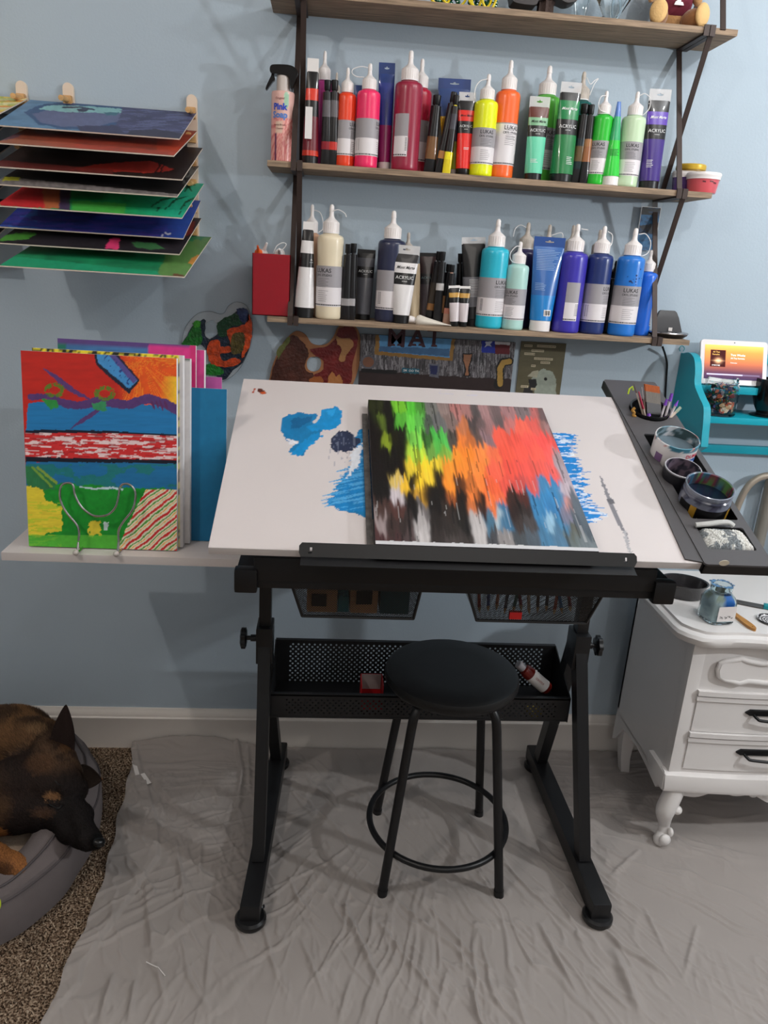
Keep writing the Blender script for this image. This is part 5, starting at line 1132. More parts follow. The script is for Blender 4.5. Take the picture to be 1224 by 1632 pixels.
# ================================================================ WALL ART
def wall_pts(pts, y=0): return [(P(u, v, 'y', y)[0], P(u, v, 'y', y)[2]) for u, v in pts]
XZ = lambda y: Matrix(((1, 0, 0, 0), (0, 0, 1, y), (0, 1, 0, 0), (0, 0, 0, 1)))  # local (x,z) plane, extrude +y
def wprism(mb, loops, y0, th_, **k):
    return mb.prism(loops, th_, M=Matrix(((1, 0, 0, 0), (0, 0, -1, y0), (0, 1, 0, 0), (0, 0, 0, 1))), **k)
def blob(pts, n=60, jag=.0022, seed=1):
    L = loopc(wall_pts(pts), n); r_ = random.Random(seed); return [(x+r_.uniform(-jag, jag), z+r_.uniform(-jag, jag)) for x, z in L]
p1 = thing('clear_palette', 'clear plastic paint palette crusted with green, navy and orange paint on the wall', 'palette', P(345, 545, 'y', -.003))
out = [(290, 545), (297, 520), (315, 500), (335, 496), (350, 500), (358, 498), (365, 487), (378, 481), (393, 487), (401, 505), (403, 530), (396, 560), (380, 590), (357, 607), (330, 612), (300, 600), (289, 570)]
hole = [(337, 510), (344, 514), (348, 525), (344, 535), (336, 537), (328, 530), (327, 518)]
m = MB(); wprism(m, [loopc(wall_pts(out), 70), loopc(wall_pts(hole), 28)[::-1]], -.001, .003); m.build('clear_plate', mat('clear_acrylic', (226, 232, 236), .08, alpha=.22), p1, world=True)
m = MB(); ol = [np.array([x, -.0045, z]) for x, z in loopc(wall_pts(out), 70)]; m.tube(ol, .0008, 5, closed=True); m.build('plate_edge', mat('acrylic_edge', (120, 128, 136), .2), p1, world=True)
for pts_, c, nm, sd, yy in (([(296, 540), (305, 522), (318, 512), (328, 510), (327, 530), (335, 540), (350, 528), (352, 515), (372, 500), (385, 493), (398, 500), (401, 530), (392, 570), (372, 590), (355, 606), (340, 590), (330, 560), (318, 548), (292, 548)], (22, 40, 60), 'navy_paint', 1, -.0042),
    ([(290, 548), (300, 535), (308, 520), (318, 518), (322, 535), (320, 548), (300, 552)], (22, 112, 34), 'green_paint', 2, -.0056), ([(346, 520), (352, 510), (368, 502), (376, 500), (385, 506), (384, 517), (366, 522), (362, 534), (350, 536)], (14, 72, 40), 'dark_green_paint', 3, -.0056),
    ([(308, 515), (314, 511), (320, 513), (319, 520), (310, 521)], (60, 160, 40), 'lime_paint', 8, -.0064), ([(378, 493), (394, 493), (397, 510), (386, 513)], (34, 52, 100), 'blue_paint', 9, -.0062),
    ([(362, 526), (380, 520), (392, 515), (396, 500), (402, 520), (400, 545), (392, 562), (386, 570), (387, 550), (380, 548), (372, 556), (366, 540)], (226, 82, 30), 'orange_paint', 4, -.0062), ([(330, 556), (338, 542), (350, 542), (352, 552), (366, 552), (368, 560), (352, 564), (356, 574), (376, 570), (384, 576), (372, 584), (348, 584), (336, 578)], (222, 78, 28), 'orange_paint', 5, -.0064),
    ([(370, 535), (388, 530), (390, 548), (384, 562), (370, 562)], (92, 80, 34), 'olive_paint', 6, -.0068), ([(328, 582), (340, 580), (356, 590), (352, 597), (328, 596)], (26, 130, 40), 'green_paint', 7, -.0066)):
    m = MB(); wprism(m, [blob(pts_, 60, .0016, sd)], yy+.003, .0032); m.build(nm, mat('crust_%d_%d_%d' % c, c, .35, bump=(160, 1, .004), coat=.3, var=(70, .5)), p1, world=True)
p2 = thing('wooden_palette', 'kidney-shaped wooden palette caked in brown and dark red paint on the wall', 'palette', P(502, 575, 'y', -.006))
out = [(428, 630), (430, 602), (437, 575), (452, 545), (468, 529), (478, 528), (488, 534), (496, 546), (508, 550), (522, 547), (532, 535), (538, 522), (550, 514), (564, 518), (573, 532), (575, 560), (570, 590), (560, 618), (550, 640), (480, 650)]
hole = [(500, 568), (508, 569), (512, 577), (509, 588), (500, 592), (491, 588), (489, 578), (493, 570)]
m = MB(); wprism(m, [loopc(wall_pts(out), 76), loopc(wall_pts(hole), 28)[::-1]], -.001, .006); m.build('palette_board', mat('tan_ply', (164, 112, 76), .6, var=(20, .2)), p2, world=True)
for pts_, c, nm, sd in (([(432, 602), (440, 575), (455, 548), (466, 534), (478, 540), (488, 552), (492, 565), (486, 580), (490, 592), (500, 596), (492, 620), (434, 625)], (78, 42, 34), 'brown_paint', 11), ([(495, 556), (520, 552), (534, 540), (540, 524), (552, 520), (566, 524), (570, 545), (562, 580), (556, 612), (505, 614), (500, 598), (514, 590), (515, 574), (502, 566)], (112, 34, 34), 'dark_red_paint', 12)):
    m = MB(); wprism(m, [blob(pts_, 70, .0012, sd)], -.0066, .0016); m.build(nm, mat('crust_%d_%d_%d' % c, c, .4, bump=(120, .8, .003), var=(30, .35)), p2, world=True)
for pts_, c, nm, sd in (([(536, 536), (545, 538), (560, 540), (562, 552), (552, 565), (548, 576), (540, 572), (545, 556), (538, 548)], (170, 122, 78), 'bare_patch', 13), ([(524, 600), (530, 592), (536, 600), (540, 596), (546, 606), (544, 614), (524, 614)], (170, 110, 62), 'ochre_paint', 14), ([(494, 602), (512, 600), (514, 612), (496, 614)], (150, 84, 40), 'ochre_paint', 15), ([(442, 558), (452, 546), (460, 536), (462, 544), (450, 560), (444, 572)], (96, 100, 52), 'olive_paint', 16)):
    m = MB(); wprism(m, [blob(pts_, 40, .0016, sd)], -.0080, .0012); m.build(nm, mat('crust_%d_%d_%d' % c, c, .5, bump=(120, .6, .002)), p2, world=True)
# wooden sign painting
def wall_panel(name, label, cat, q, th_, base, n=(220, 110), jit=.1, js=(.1, .3), y=0):
    (x0, z1), (x1, z0) = wall_pts([q[0]])[0], wall_pts([q[1]])[0]
    o = thing(name, label, cat, ((x0+x1)/2, -th_, z0))
    s, t = np.meshgrid(np.linspace(0, 1, n[0]), np.linspace(0, 1, n[1]), indexing='ij')
    G = np.stack([x0+(x1-x0)*s, s*0-th_-.0006, z0+(z1-z0)*t], -1); U, V_ = proj(G)
    MB().box((x0, -th_, z0), (x1, -.0005, z1), ch=.001).build('panel', mat('panel_edge', (70, 60, 56), .7), o, world=True)
    return o, G, Art(U, V_, base, jit, js)
o, G, A = wall_panel('sign_painting', 'painted wooden sign with a blue framed MAT lettering panel, flag and tools on grey planks', 'painting', ((575, 531.5), (811, 628)), .012, (92, 88, 92), (300, 130), .35, (.6, .05))
A.put((fbm(A.X*.9, A.Y*.09, 3) > .56)*1., (150, 148, 152), a=.7); A.put((fbm(A.X*.7+50, A.Y*.07, 3) > .60)*1., (46, 44, 48), a=.8)
A.poly([(560, 590), (640, 594), (720, 600), (815, 604), (815, 640), (560, 640)], (48, 36, 36), 2, .2)
A.poly([(599, 525), (728, 525), (721, 576), (597, 565)], (150, 112, 58), 1.5, .2); A.poly([(605, 525), (722, 525), (716, 570), (604, 560)], (92, 152, 200), 1.5, .2)
A.poly([(605, 552), (717, 556), (716, 568), (604, 560)], (66, 104, 144), 2, .2)
A.poly([(613, 568), (618, 569), (613, 575)], (60, 60, 60), 1)
A.line([(578, 590), (605, 592), (630, 593)], 3.2, (26, 26, 28), 1); A.put((np.hypot((A.X-587), (A.Y-577)*1.1) < 10)*1., (116, 78, 60)); A.put((abs(np.hypot((A.X-587), (A.Y-577)*1.1)-10.5) < 1.5)*1., (88, 88, 96))
A.poly([(641, 586), (669, 588), (668, 596), (640, 594)], (24, 92, 112), .6); 
A.poly([(683, 579), (701, 581), (699, 602), (684, 600)], (96, 98, 110), .8); A.poly([(685, 582), (698, 583), (696, 597), (686, 596)], (38, 44, 84), .8)
A.poly([(737, 563), (754, 563), (752, 575), (748, 588), (750, 600), (738, 600), (741, 588), (737, 575)], (26, 24, 26), .6); A.poly([(739, 565), (752, 565), (749, 577), (746, 588), (747, 598), (741, 598), (743, 588), (739, 576)], (156, 108, 80), .5)
A.poly([(768, 541), (789, 541), (789, 563), (767, 562)], (30, 48, 150), .5); A.poly([(773, 545), (786, 543), (781, 549), (784, 553), (777, 551), (772, 554), (775, 549)], (200, 204, 220), .8)
A.poly([(789, 541), (813, 543), (813, 550), (789, 549)], (200, 196, 200), .5); A.poly([(789, 549), (813, 550), (812, 565), (789, 564)], (96, 24, 34), .5)
A.line([(812, 576), (802, 577), (797, 586), (797, 604), (793, 614)], 6.5, (24, 24, 24), .6); A.line([(812, 576), (802, 578), (797, 588), (797, 612)], 4.3, (166, 132, 66), .6)
sg = o; MB().grid(G, col=A.C).build('painted_face', VCOL, o, world=True)
def wall_text(stg, u, v, size, m_, par, y, bold=0, rz=0):
    p = P(u, v, 'y', y); tv, tf = text(stg, size, 0, bold); c, s_ = math.cos(math.radians(rz)), math.sin(math.radians(rz))
    MB().add([(p[0]+q[0]*c-q[1]*s_, y, p[2]+q[0]*s_+q[1]*c) for q in tv], tf).build('lettering', m_, par, world=True, smooth=None)
sgi = mat('dark_maroon_ink', (66, 34, 44), .5); sl = mat('sign_blue', (92, 152, 200))
for ch, u in (('M', 632), ('A', 665), ('T', 692)): wall_text(ch, u, 540, .070, sgi, sg, -.0134, .018, 0)
m = MB()
for u in (625, 638, 659, 672, 692):
    p = P(u, 549.5 if u < 690 else 551, 'y', -.0136); m.add([(p[0]-.009, -.0136, p[2]-.003), (p[0]+.009, -.0136, p[2]-.003), (p[0]+.007, -.0136, p[2]+.003), (p[0]-.007, -.0136, p[2]+.003)], [(0, 1, 2, 3)])
m.build('lettering_feet', sgi, sg, world=True)
wall_text('SM  OO TH', 655, 591, .0088, INKW, sg, -.0134, .01)
# bird poster
o, G, A = wall_panel('bird_picture', 'olive-brown picture of a pale parrot head with pasted word strips', 'picture', ((830.5, 543.5), (891, 632)), .003, (94, 88, 66), (110, 150), .05)
A.poly([(843, 612), (852, 594), (866, 588), (880, 592), (886, 604), (886, 640), (850, 640), (853, 620)], (150, 158, 146), 1.5, .3); A.poly([(840, 600), (848, 592), (858, 590), (856, 602), (848, 600)], (170, 166, 146), 1)
A.poly([(842, 604), (854, 604), (856, 614), (850, 622), (844, 616)], (34, 32, 34), 1); A.poly([(836, 615), (848, 616), (850, 640), (832, 640)], (44, 42, 42), 1.5)
A.put((np.hypot(A.X-869.5, A.Y-604) < 2.6)*1., (16, 16, 18))
MB().grid(G, col=A.C).build('printed_face', VCOL, o, world=True)
m = MB(); ms = MB(); STR = mat('word_strip', (196, 184, 156), .7)
for i, (u, v, w_) in enumerate(((842, 551, 13), (871, 552, 30), (857, 559, 20), (844, 564, 17), (866, 572, 30), (869, 578, 15), (850, 583, 7), (836, 616, 12), (850, 620, 8))):
    a, b = P(u-w_/2, v, 'y', -.004), P(u+w_/2, v, 'y', -.004); zc = (a[2]+b[2])/2
    MB().box((a[0], -.0046, zc-.0032), (b[0], -.0038, zc+.0032)).build('word_strip', STR, o, world=True)
    x = a[0]+.0016; r_ = random.Random(i)
    while x < b[0]-.003:
        l_ = .0015+.003*r_.random(); ms.add([(x, -.0048, zc-.001), (x+l_, -.0048, zc-.001), (x+l_, -.0048, zc+.0012), (x, -.0048, zc+.0012)], [(0, 1, 2, 3)]); x += l_+.001
ms.build('tiny_print', mat('brown_ink', (96, 82, 66)), o, world=True)
# ================================================================ WHITE DRESSER
WP = mat('white_furniture_paint', (224, 220, 218), .38, bump=(40, .08, .001))
dr = thing('dresser', 'white french-style dresser with cabriole legs, black handles and carved top panel', 'dresser', (1.30, -.27, 0))
X0, X1, YF, YR = .988, 1.600, -.452, -.075
def zz(v, u=1110): return P(u, v, 'y', YF)[2]
def bow(x): return -.018*(1-((x-1.294)/.306)**2)
def front_strip(mb, xa, xb, za, zb, y0, th_, n=26, mi=0):
    xs = np.linspace(xa, xb, n)
    rings = [[(x, y0+bow(x), za), (x, y0+bow(x), zb), (x, y0+bow(x)+th_, zb), (x, y0+bow(x)+th_, za)] for x in xs]
    return mb.loft(rings)
# carcass
m = MB().box((X0, YF+.004, .20), (X0+.018, YR, .662)).box((X1-.018, YF+.004, .20), (X1, YR, .662)).box((X0, YR-.01, .22), (X1, YR, .662))
front_strip(m, X0, X1, .205, .662, YF, .02)
m.build('carcass', WP, dr, world=True)
# corner stiles
for xa, xb in ((X0-.001, X0+.034), (X1-.034, X1+.001)):
    m = MB().box((xa, YF-.005, .20), (xb, YF+.030, .662), ch=.0015); m.build('corner_post', WP, dr, world=True)
zd = [zz(1097), zz(1113), zz(1163), zz(1178), zz(1222)]
m = MB()
for za, zb in ((zd[1], zd[0]), (zd[3], zd[2])):
    hgt = zb-za; front_strip(m, X0+.032, X1-.032, za+hgt*.55, zb, YF-.012, .014); front_strip(m, X0+.032, X1-.032, za, za+hgt*.42, YF-.009, .012)
m.build('divider_moulding', WP, dr, world=True)
for i, (za, zb) in enumerate(((zd[2]+.001, zd[1]-.001), (zd[4], zd[3]-.001))):
    m = MB(); front_strip(m, X0+.036, X1-.036, za+.001, zb-.001, YF-.0045, .01); d_ = m.build('drawer', WP, dr, world=True)
    zc = (za+zb)/2; hx0 = P((1187, 1172)[i], (1138, 1201)[i], 'y', YF-.02)[0]; hx1 = 2*1.294-hx0
    zc = P((1190, 1178)[i], (1137, 1200)[i], 'y', YF-.025)[2]
    m = MB(); rings = []
    for x in np.linspace(hx0, hx1, 24):
        k = min(1, (x-hx0)/.012, (hx1-x)/.012); k = math.sqrt(max(.02, 1-(1-k)**2)); y = YF-.0045+bow(x)
        rings.append([(x, y, zc-.0095*k), (x, y-.005, zc-.008*k), (x, y-.005, zc+.008*k), (x, y, zc+.0095*k)])
    m.loft(rings); h_ = m.build('handle', mat('black_iron', (24, 24, 26), .35, .4), d_, world=True)
    pth = [(hx0+.022, YF-.012, zc-.002), (hx0+.028, YF-.034, zc-.010), (hx0+.045, YF-.042, zc-.013), (1.294, YF-.052, zc-.013), (hx1-.045, YF-.042, zc-.013), (hx1-.028, YF-.034, zc-.010), (hx1-.022, YF-.012, zc-.002)]
    MB().tube(bez(pth, 40), .0042, 8).build('bail', MATS['black_iron'], h_, world=True)
# carved cartouche on the frieze
ca = [(1145, 1068), (1149, 1058), (1158, 1054), (1170, 1052), (1181, 1049), (1192, 1053), (1212, 1056), (1230, 1055)]
cb = [(1145, 1068), (1146, 1078), (1154, 1083), (1166, 1085), (1177, 1088), (1190, 1084), (1212, 1086), (1230, 1087)]
cy = lambda x: YF-.004+bow(x)
path = [P(u, v, 'y', YF-.016) for u, v in cb[::-1]]+[P(u, v, 'y', YF-.016) for u, v in ca[1:]]
half = [(p[0], p[2]) for p in path]; mir = [(2*1.294-x, z) for x, z in half][::-1]
lp = [(x, cy(x)-.003, z) for x, z in half+mir]
m = MB().tube(lp, .0075, 10, closed=True, flat=.9); m.build('carved_cartouche', WP, dr, world=True)
m = MB(); m.prism([[(x, z) for x, z in half+mir]], .002, M=Matrix(((1, 0, 0, 0), (0, 0, -1, YF-.020), (0, 1, 0, 0), (0, 0, 0, 1)))); m.build('cartouche_panel', WP, dr, world=True)
# top with scalloped moulded edge
outl = []
def tfront(x): return -.497-.010*math.cos((x-1.294)*2*math.pi/.40)-.008*(1-((x-1.294)/.35)**2)
outl += [(.938, -.062), (.938, -.420), (.941, -.445), (.958, -.470), (.985, -.492)]
outl += [(x, tfront(x)) for x in np.linspace(1.02, 1.568, 40)]
outl += [(1.603, -.492), (1.630, -.470), (1.647, -.445), (1.650, -.420), (1.650, -.062)]
outl = outl[::-1]  # ccw?
def offs(l, d):
    c = (1.294, -.28); return [(x+(c[0]-x)/abs(c[0]-x+1e-9)*d if abs(c[0]-x) > .3 else x+(c[0]-x)*d*2.9, y+d if y < c[1] else y) for x, y in l]
rings = [[(x, y, z) for x, y in offs(outl, d)] for z, d in ((.658, .018), (.660, .006), (.668, .0), (.680, -.002), (.688, .002), (.692, .010), (.6925, .014), (.700, .0145), (.700, .030))]
MB().loft(rings, cap=True).build('dresser_top', WP, dr, world=True)
# base moulding and scalloped apron
m = MB()
zb0, zb1 = zz(1256, 1080), zz(1228, 1080)
pr = [(0, 0), (-.014, .004), (-.018, .014), (-.010, zb1-zb0-.006), (0, zb1-zb0)]
xs = np.linspace(X0-.012, X1+.012, 30)
m.loft([[(x, YF+bow(x)+py-.004, zb0+pz) for py, pz in pr]+[(x, YF+.02, zb1), (x, YF+.02, zb0)] for x in xs])
m.box((X0-.014, YF-.01, zb0+.004), (X0+.006, YF+.10, zb1-.004), ch=.003).box((X1-.006, YF-.01, zb0+.004), (X1+.014, YF+.10, zb1-.004), ch=.003)
m.build('base_moulding', WP, dr, world=True)
ap = []
for x in np.linspace(X0+.02, X1-.02, 50):
    q = abs(x-1.294); z = zb0-.030+.022*math.sin(min(q/.26, 1)*math.pi)-.006*math.cos(q*60)
    ap.append((x, z))
m = MB(); m.loft([[(x, YF+bow(x)+.002, z), (x, YF+bow(x)+.002, zb0+.004), (x, YF+bow(x)+.016, zb0+.004), (x, YF+bow(x)+.016, z)] for x, z in ap]); m.build('apron', WP, dr, world=True)
m = MB()
for k in range(-3, 4):
    x = 1.294+k*.018; ell(m, (x, YF-.018, zb0-.006-.003*(k % 2)), (.011, .006, .008-.001*abs(k)), 8)
m.build('carved_rosette', WP, dr, world=True)
# side lower edge scallop
m = MB(); m.prism([[(YF+.02, zb0), (YF+.05, .165), (YF+.12, .18), (-.25, .192), (-.14, .18), (-.10, .12), (-.075, .10), (-.075, .21), (YF+.02, .21)]], .016, M=Matrix(((0, 0, 1, X0), (1, 0, 0, 0), (0, 1, 0, 0), (0, 0, 0, 1)))); m.build('side_skirt', WP, dr, world=True)
for s_, xc in ((-1, X0+.028), (1, X1-.028)):
    pts_ = [(0, 0, zb0+.010), (-.006*-s_*-1, -.014, zb0-.012), (.010*s_, -.020, .128), (.004*s_, -.010, .095), (-.006*s_, -.001, .062), (-.004*s_, -.006, .036), (.006*s_, -.016, .018), (.008*s_, -.018, .003)]
    rad = [.024, .027, .027, .022, .016, .015, .020, .014]
    pp = bez([(a, b, c) for a, b, c in pts_], 42); rr = np.interp(np.linspace(0, 1, len(pp)), np.linspace(0, 1, 8), rad)
    m = MB().tube([(xc+p[0], YF+.022+p[1], p[2]) for p in pp], list(rr), 18); 
    ell(m, (xc-.018*s_, YF-.008, .132), (.014, .013, .013), 10); ell(m, (xc+.004*s_, YF-.016, .035), (.017, .012, .018), 10); ell(m, (xc-.016*s_, YF-.002, .050), (.008, .012, .014), 10); ell(m, (xc+.034*-s_, YF+.004, zb0-.006), (.022, .012, .012), 10)
    m.build('cabriole_leg', WP, dr, world=True)
    m = MB(); m.loft([[(xc+a*w_-.012*s_*-k, -.115+b*w_+.0, z) for a, b in ((-.018, -.018), (.018, -.018), (.018, .018), (-.018, .018))] for z, w_, k in ((0.004, .75, -1), (.06, .85, -.3), (.13, 1.1, 0), (.21, 1.2, 0))]); m.build('rear_leg', WP, dr, world=True)
MB().box((X0+.02, YF+.02, .2), (X1-.02, YR-.012, .21)).build('carcass_floor', WP, dr, world=True)
# things on the dresser
ZT = .7003
q = P(1091, 947, 'z', ZT+.0)
od = thing('oval_dish', 'black oval dish at the rear left corner of the white dresser', 'dish', M=T(q[0]-.010, q[1]-.008, ZT) @ rot('Z', -22) @ Matrix.Scale(1.32, 4))
rings = []
for z, a, b in ((0, .034, .026), (.002, .040, .031), (.030, .046, .036), (.033, .049, .039), (.0345, .049, .039), (.033, .0455, .0355), (.004, .038, .029)):
    rings.append([(a*math.cos(t_), b*math.sin(t_), z) for t_ in np.linspace(0, 2*math.pi, 48, endpoint=False)])
MB().loft(rings).build('dish_body', mat('black_glazed', (44, 42, 44), .22, coat=.4), od)
MB().loft([[(.0385*k*math.cos(t_), .0295*k*math.sin(t_), z) for t_ in np.linspace(0, 2*math.pi, 40, endpoint=False)] for z, k in ((.0042, .96), (.006, 1))]).build('pale_liquid', mat('pale_paint', (206, 204, 208), .15), od)
q = P(1143, 992, 'z', ZT)
jj = thing('glass_jar', 'square glass jar smeared with bright blue paint standing on the white dresser', 'jar', M=T(q[0]+.002, q[1]+.018, ZT) @ rot('Z', 8) @ Matrix.Scale(1.2, 4))
def sq(r, z, k, n=40): # rounded square ring
    o = []
    for t_ in np.linspace(0, 2*math.pi, n, endpoint=False):
        c, s_ = math.cos(t_), math.sin(t_); e = 2/k; o.append((r*math.copysign(abs(c)**e, c), r*math.copysign(abs(s_)**e, s_), z))
    return o
JG = mat('jar_glass', (226, 240, 244), .04, trans=1, ior=1.3)
outer = [sq(.027, .0, 5), sq(.0305, .004, 5), sq(.0305, .050, 5), sq(.028, .060, 3.4), sq(.0225, .068, 2.2), sq(.0215, .072, 2), sq(.0235, .075, 2), sq(.0235, .083, 2), sq(.022, .086, 2)]
inner = [sq(.0198, .085, 2), sq(.0190, .070, 2), sq(.025, .060, 3.4), sq(.0278, .049, 5), sq(.0278, .006, 5)]
MB().loft(outer+inner).build('jar_body', JG, jj)
mb = MB().loft([sq(.0276, z, 5, 56) for z in np.linspace(.007, .049, 24)]+[sq(.0250, .058, 3.4, 56), sq(.0205, .0655, 2.3, 56)], cap=False); v = np.array(mb.v); an = np.arctan2(v[:, 0], -v[:, 1]); s1 = fbm(an*2+9, v[:, 2]*60)
b = np.tile(lin((232, 234, 232)), (len(v), 1)); b[(s1 > .52)] = lin((204, 210, 212)); top_ = v[:, 2] > .043; b[top_ & (an > -.3) & (an < 2.2)] = lin((16, 112, 204)); b[top_ & (v[:, 2] > .052) & (s1 > .5)] = lin((180, 176, 150)); mb.c = b.tolist()
mb.build('paint_film', mat('paint_film', vcol=True, rough=.3), jj)
G = np.array([[(x, -.0312, z) for z in (.010, .045)] for x in np.linspace(-.019, .025, 6)]); MB().grid(G).build('white_sticker', mat('sticker', (214, 208, 206), .6), jj)
m = MB()
for k, x in enumerate((-.010, .001, .012)):
    for j in range(5):
        a = random.uniform(-.004, .004); m.box((x+a, -.0318, .017+.0012*j), (x+a+.003, -.0313, .0177+.0012*j))
m.build('tiny_print', INK, jj)
m = MB()
for k in range(14):
    a = k*.449; m.lathe([(0, 0), (.003+.002*(k % 3), .0005), (0, .0018)], 8, M=T(.0215*math.cos(a), .0215*math.sin(a), .0858))
m.build('rim_paint', mat('rim_paint', (92, 136, 176), .4, var=(200, .8)), jj)
# wooden brush handle behind jar
a, b = P(1172, 982, 'z', ZT), P(1203, 1006, 'z', ZT); d = b-a; ang = math.degrees(math.atan2(d[1], d[0])); L = np.linalg.norm(d)
wh = thing('wooden_brush', 'flat wooden brush handle lying to the right of the paint jar on the dresser', 'brush', M=T(a[0], a[1], ZT) @ rot('Z', ang))
MB().prism([loopc([(-.03, -.006), (0, -.007), (L*.5, -.0105), (L*.85, -.009), (L, -.003), (L*.98, .004), (L*.8, .0095), (L*.5, .0095), (0, .006), (-.03, .006)], 50), [(L*.86+.002*math.cos(t_), .002*math.sin(t_)) for t_ in np.linspace(0, -6.28, 10, endpoint=False)]], .007).build('handle', mat('varnished_beech', (188, 132, 66), .35, var=(30, .25, (1, 8, 8))), wh)
MB().box((-.055, -.010, .0), (-.028, .010, .008)).build('ferrule', SIL, wh)
MB().box((-.085, -.011, .001), (-.054, .011, .006), ch=.001).build('bristles', mat('dark_bristles', (52, 46, 44), .9), wh)
# palette knife
a, b = P(1172, 960, 'z', ZT), P(1222, 970, 'z', ZT); d = b-a; ang = math.degrees(math.atan2(d[1], d[0])); L = np.linalg.norm(d)
pk = thing('palette_knife', 'steel spatula blade with teal handle at the right edge behind the paint jar', 'palette knife', M=T(a[0], a[1], ZT+.002) @ rot('Z', ang))
MB().prism([[(-.01, -.013), (L*.86, -.013), (L*.9, -.009), (L*.9, .010), (L*.86, .014), (-.01, .013)]], .0014, M=T(0, 0, .001)).build('blade', mat('brushed_steel', (120, 118, 118), .35, .8), pk)
MB().box((L*.88, -.011, -.001), (L+.09, .011, .010), ch=.003).build('handle', mat('teal_plastic', (24, 140, 150), .35), pk)
q = P(1227, 990, 'z', ZT)
sd_ = thing('swirl_dish', 'round black and white swirled paint dish at the right edge of the dresser', 'dish', (q[0]+.004, q[1], ZT))
mb = MB().lathe([(0, 0)]+[(r_*.0019, .001+.0000*r_) for r_ in range(1, 18)]+[(.034, .004), (.036, .006), (.037, .004)], 60, close=False); v = np.array(mb.v); r_ = np.hypot(v[:, 0], v[:, 1]); an = np.arctan2(v[:, 1], v[:, 0]); w_ = np.sin(r_*900+an*2+4*fbm(v[:, 0]*60, v[:, 1]*60))
mb.c = np.where((w_ > .1)[:, None], lin((220, 218, 220)), lin((22, 22, 26))).tolist(); mb.build('dish_body', mat('swirl_paint', vcol=True, rough=.2), sd_)

# ================================================================ TEAL WALL SHELF
TL = mat('teal_paint', (14, 158, 178), .38, bump=(30, .12, .001))
ts = thing('teal_shelf', 'teal-painted wooden wall shelf with curvy side panel at the right edge', 'shelf', (1.30, -.02, 1.12))
XS = 1.022
fr_ = [P(u, v, 'x', XS) for u, v in ((1088, 563), (1098, 562), (1106, 571), (1108, 590), (1107, 612), (1114, 632), (1121, 648), (1121, 668), (1119, 690), (1117, 712))]
prof = [(min(-.004, p[1]), p[2]) for p in fr_]
ztop = prof[0][1]; prof = [(-.002, ztop)]+[(min(y, -.006), z) for y, z in bez([np.array(p) for p in prof], 40)]+[(-.06, 1.03), (-.002, 1.01)]
for x in (XS, 1.62):
    MB().prism([prof], .020, M=Matrix(((0, 0, 1, x), (1, 0, 0, 0), (0, 1, 0, 0), (0, 0, 0, 1)))).build('side_panel', TL, ts, world=True)
pz = lambda u, v, y: P(u, v, 'y', y)[2]
z_up = pz(1210, 619, -.10); z_lo = pz(1210, 668, -.145); z_b = pz(1180, 712, -.04)
MB().box((XS+.018, -.100, z_up-.020), (1.624, -.002, z_up), ch=.002).build('upper_board', TL, ts, world=True)
MB().box((XS+.018, -.145, z_lo-.018), (1.624, -.002, z_lo), ch=.002).build('lower_board', TL, ts, world=True)
MB().box((XS+.018, -.030, z_b-.024), (1.624, -.012, z_b), ch=.002).build('bottom_rail', TL, ts, world=True)
z_t = pz(1222, 572, -.02); MB().box((XS+.215, -.016, z_t-.016), (1.62, -.004, z_t+.012), ch=.002).build('top_rail', TL, ts, world=True)
h = MB().tube(bez([P(*q, 'y', -.008) for q in ((1084, 560), (1083, 555), (1087, 551), (1091, 555), (1089, 560))], 14), .0014, 6); h.build('hanging_ring', mat('teal_wire', (90, 170, 176), .3, .5), ts, world=True)
# tablet
TW = P(1219, 600, 'y', -.072)[0]-P(1109, 600, 'y', -.072)[0]
tl0 = P(1116, 612, 'y', -.085); tr0 = P(1220, 612, 'y', -.085); hgt = P(1165, 543, 'y', -.05)[2]-z_up
tab = thing('tablet', 'white-framed smart display playing music on the teal shelf', 'tablet', M=T(tl0[0]-.004, -.086, z_up+.004) @ rot('X', -17) @ rot('Z', -1))
w_ = tr0[0]-tl0[0]+.004; h_ = hgt/math.cos(math.radians(17))-.004
def rr2(x0, z0, x1, z1, r): return rrect(x0, z0, x1, z1, r, 5)
FM = Matrix(((1, 0, 0, 0), (0, 0, -1, 0), (0, 1, 0, 0), (0, 0, 0, 1)))
MB().prism([rr2(0, 0, w_, h_, .010)], .009, M=T(0, .009, 0) @ FM).build('frame', mat('white_bezel', (232, 226, 226), .35), tab)
s, t = np.meshgrid(np.linspace(0, 1, 120), np.linspace(0, 1, 80), indexing='ij'); b0 = w_*.062; bz = h_*.115
C0 = lin((250, 178, 80))*(1-0)+0*s[..., None]
ramp = np.array([lin(c) for c in ((66, 52, 84), (96, 62, 80), (170, 96, 76), (222, 128, 76), (238, 150, 76), (252, 190, 96))])
k = np.clip(t*1.0, 0, .9999)*5; i_ = k.astype(int); f_ = (k-i_)[..., None]; C0 = ramp[i_]*(1-f_)+ramp[i_+1]*f_
cv_ = (s > .10) & (s < .36) & (t > .36) & (t < .86)
d_ = np.hypot((s-.235)*1.4, (t-.54)*1.0); C0[cv_] = lin((62, 18, 20)); gl = np.exp(-(d_/.07)**2)+.5*np.exp(-(((t-.54)/.02)**2))*np.exp(-((s-.235)/.09)**2); C0 = np.where(cv_[..., None], C0+gl[..., None]*np.array([1, .55, .3]), C0)
C0[(abs(t-.14) < .016) & (s > .05) & (s < .95)] = lin((120, 104, 130)); C0[(abs(t-.14) < .016) & (s > .05) & (s < .66)] = lin((196, 190, 226))
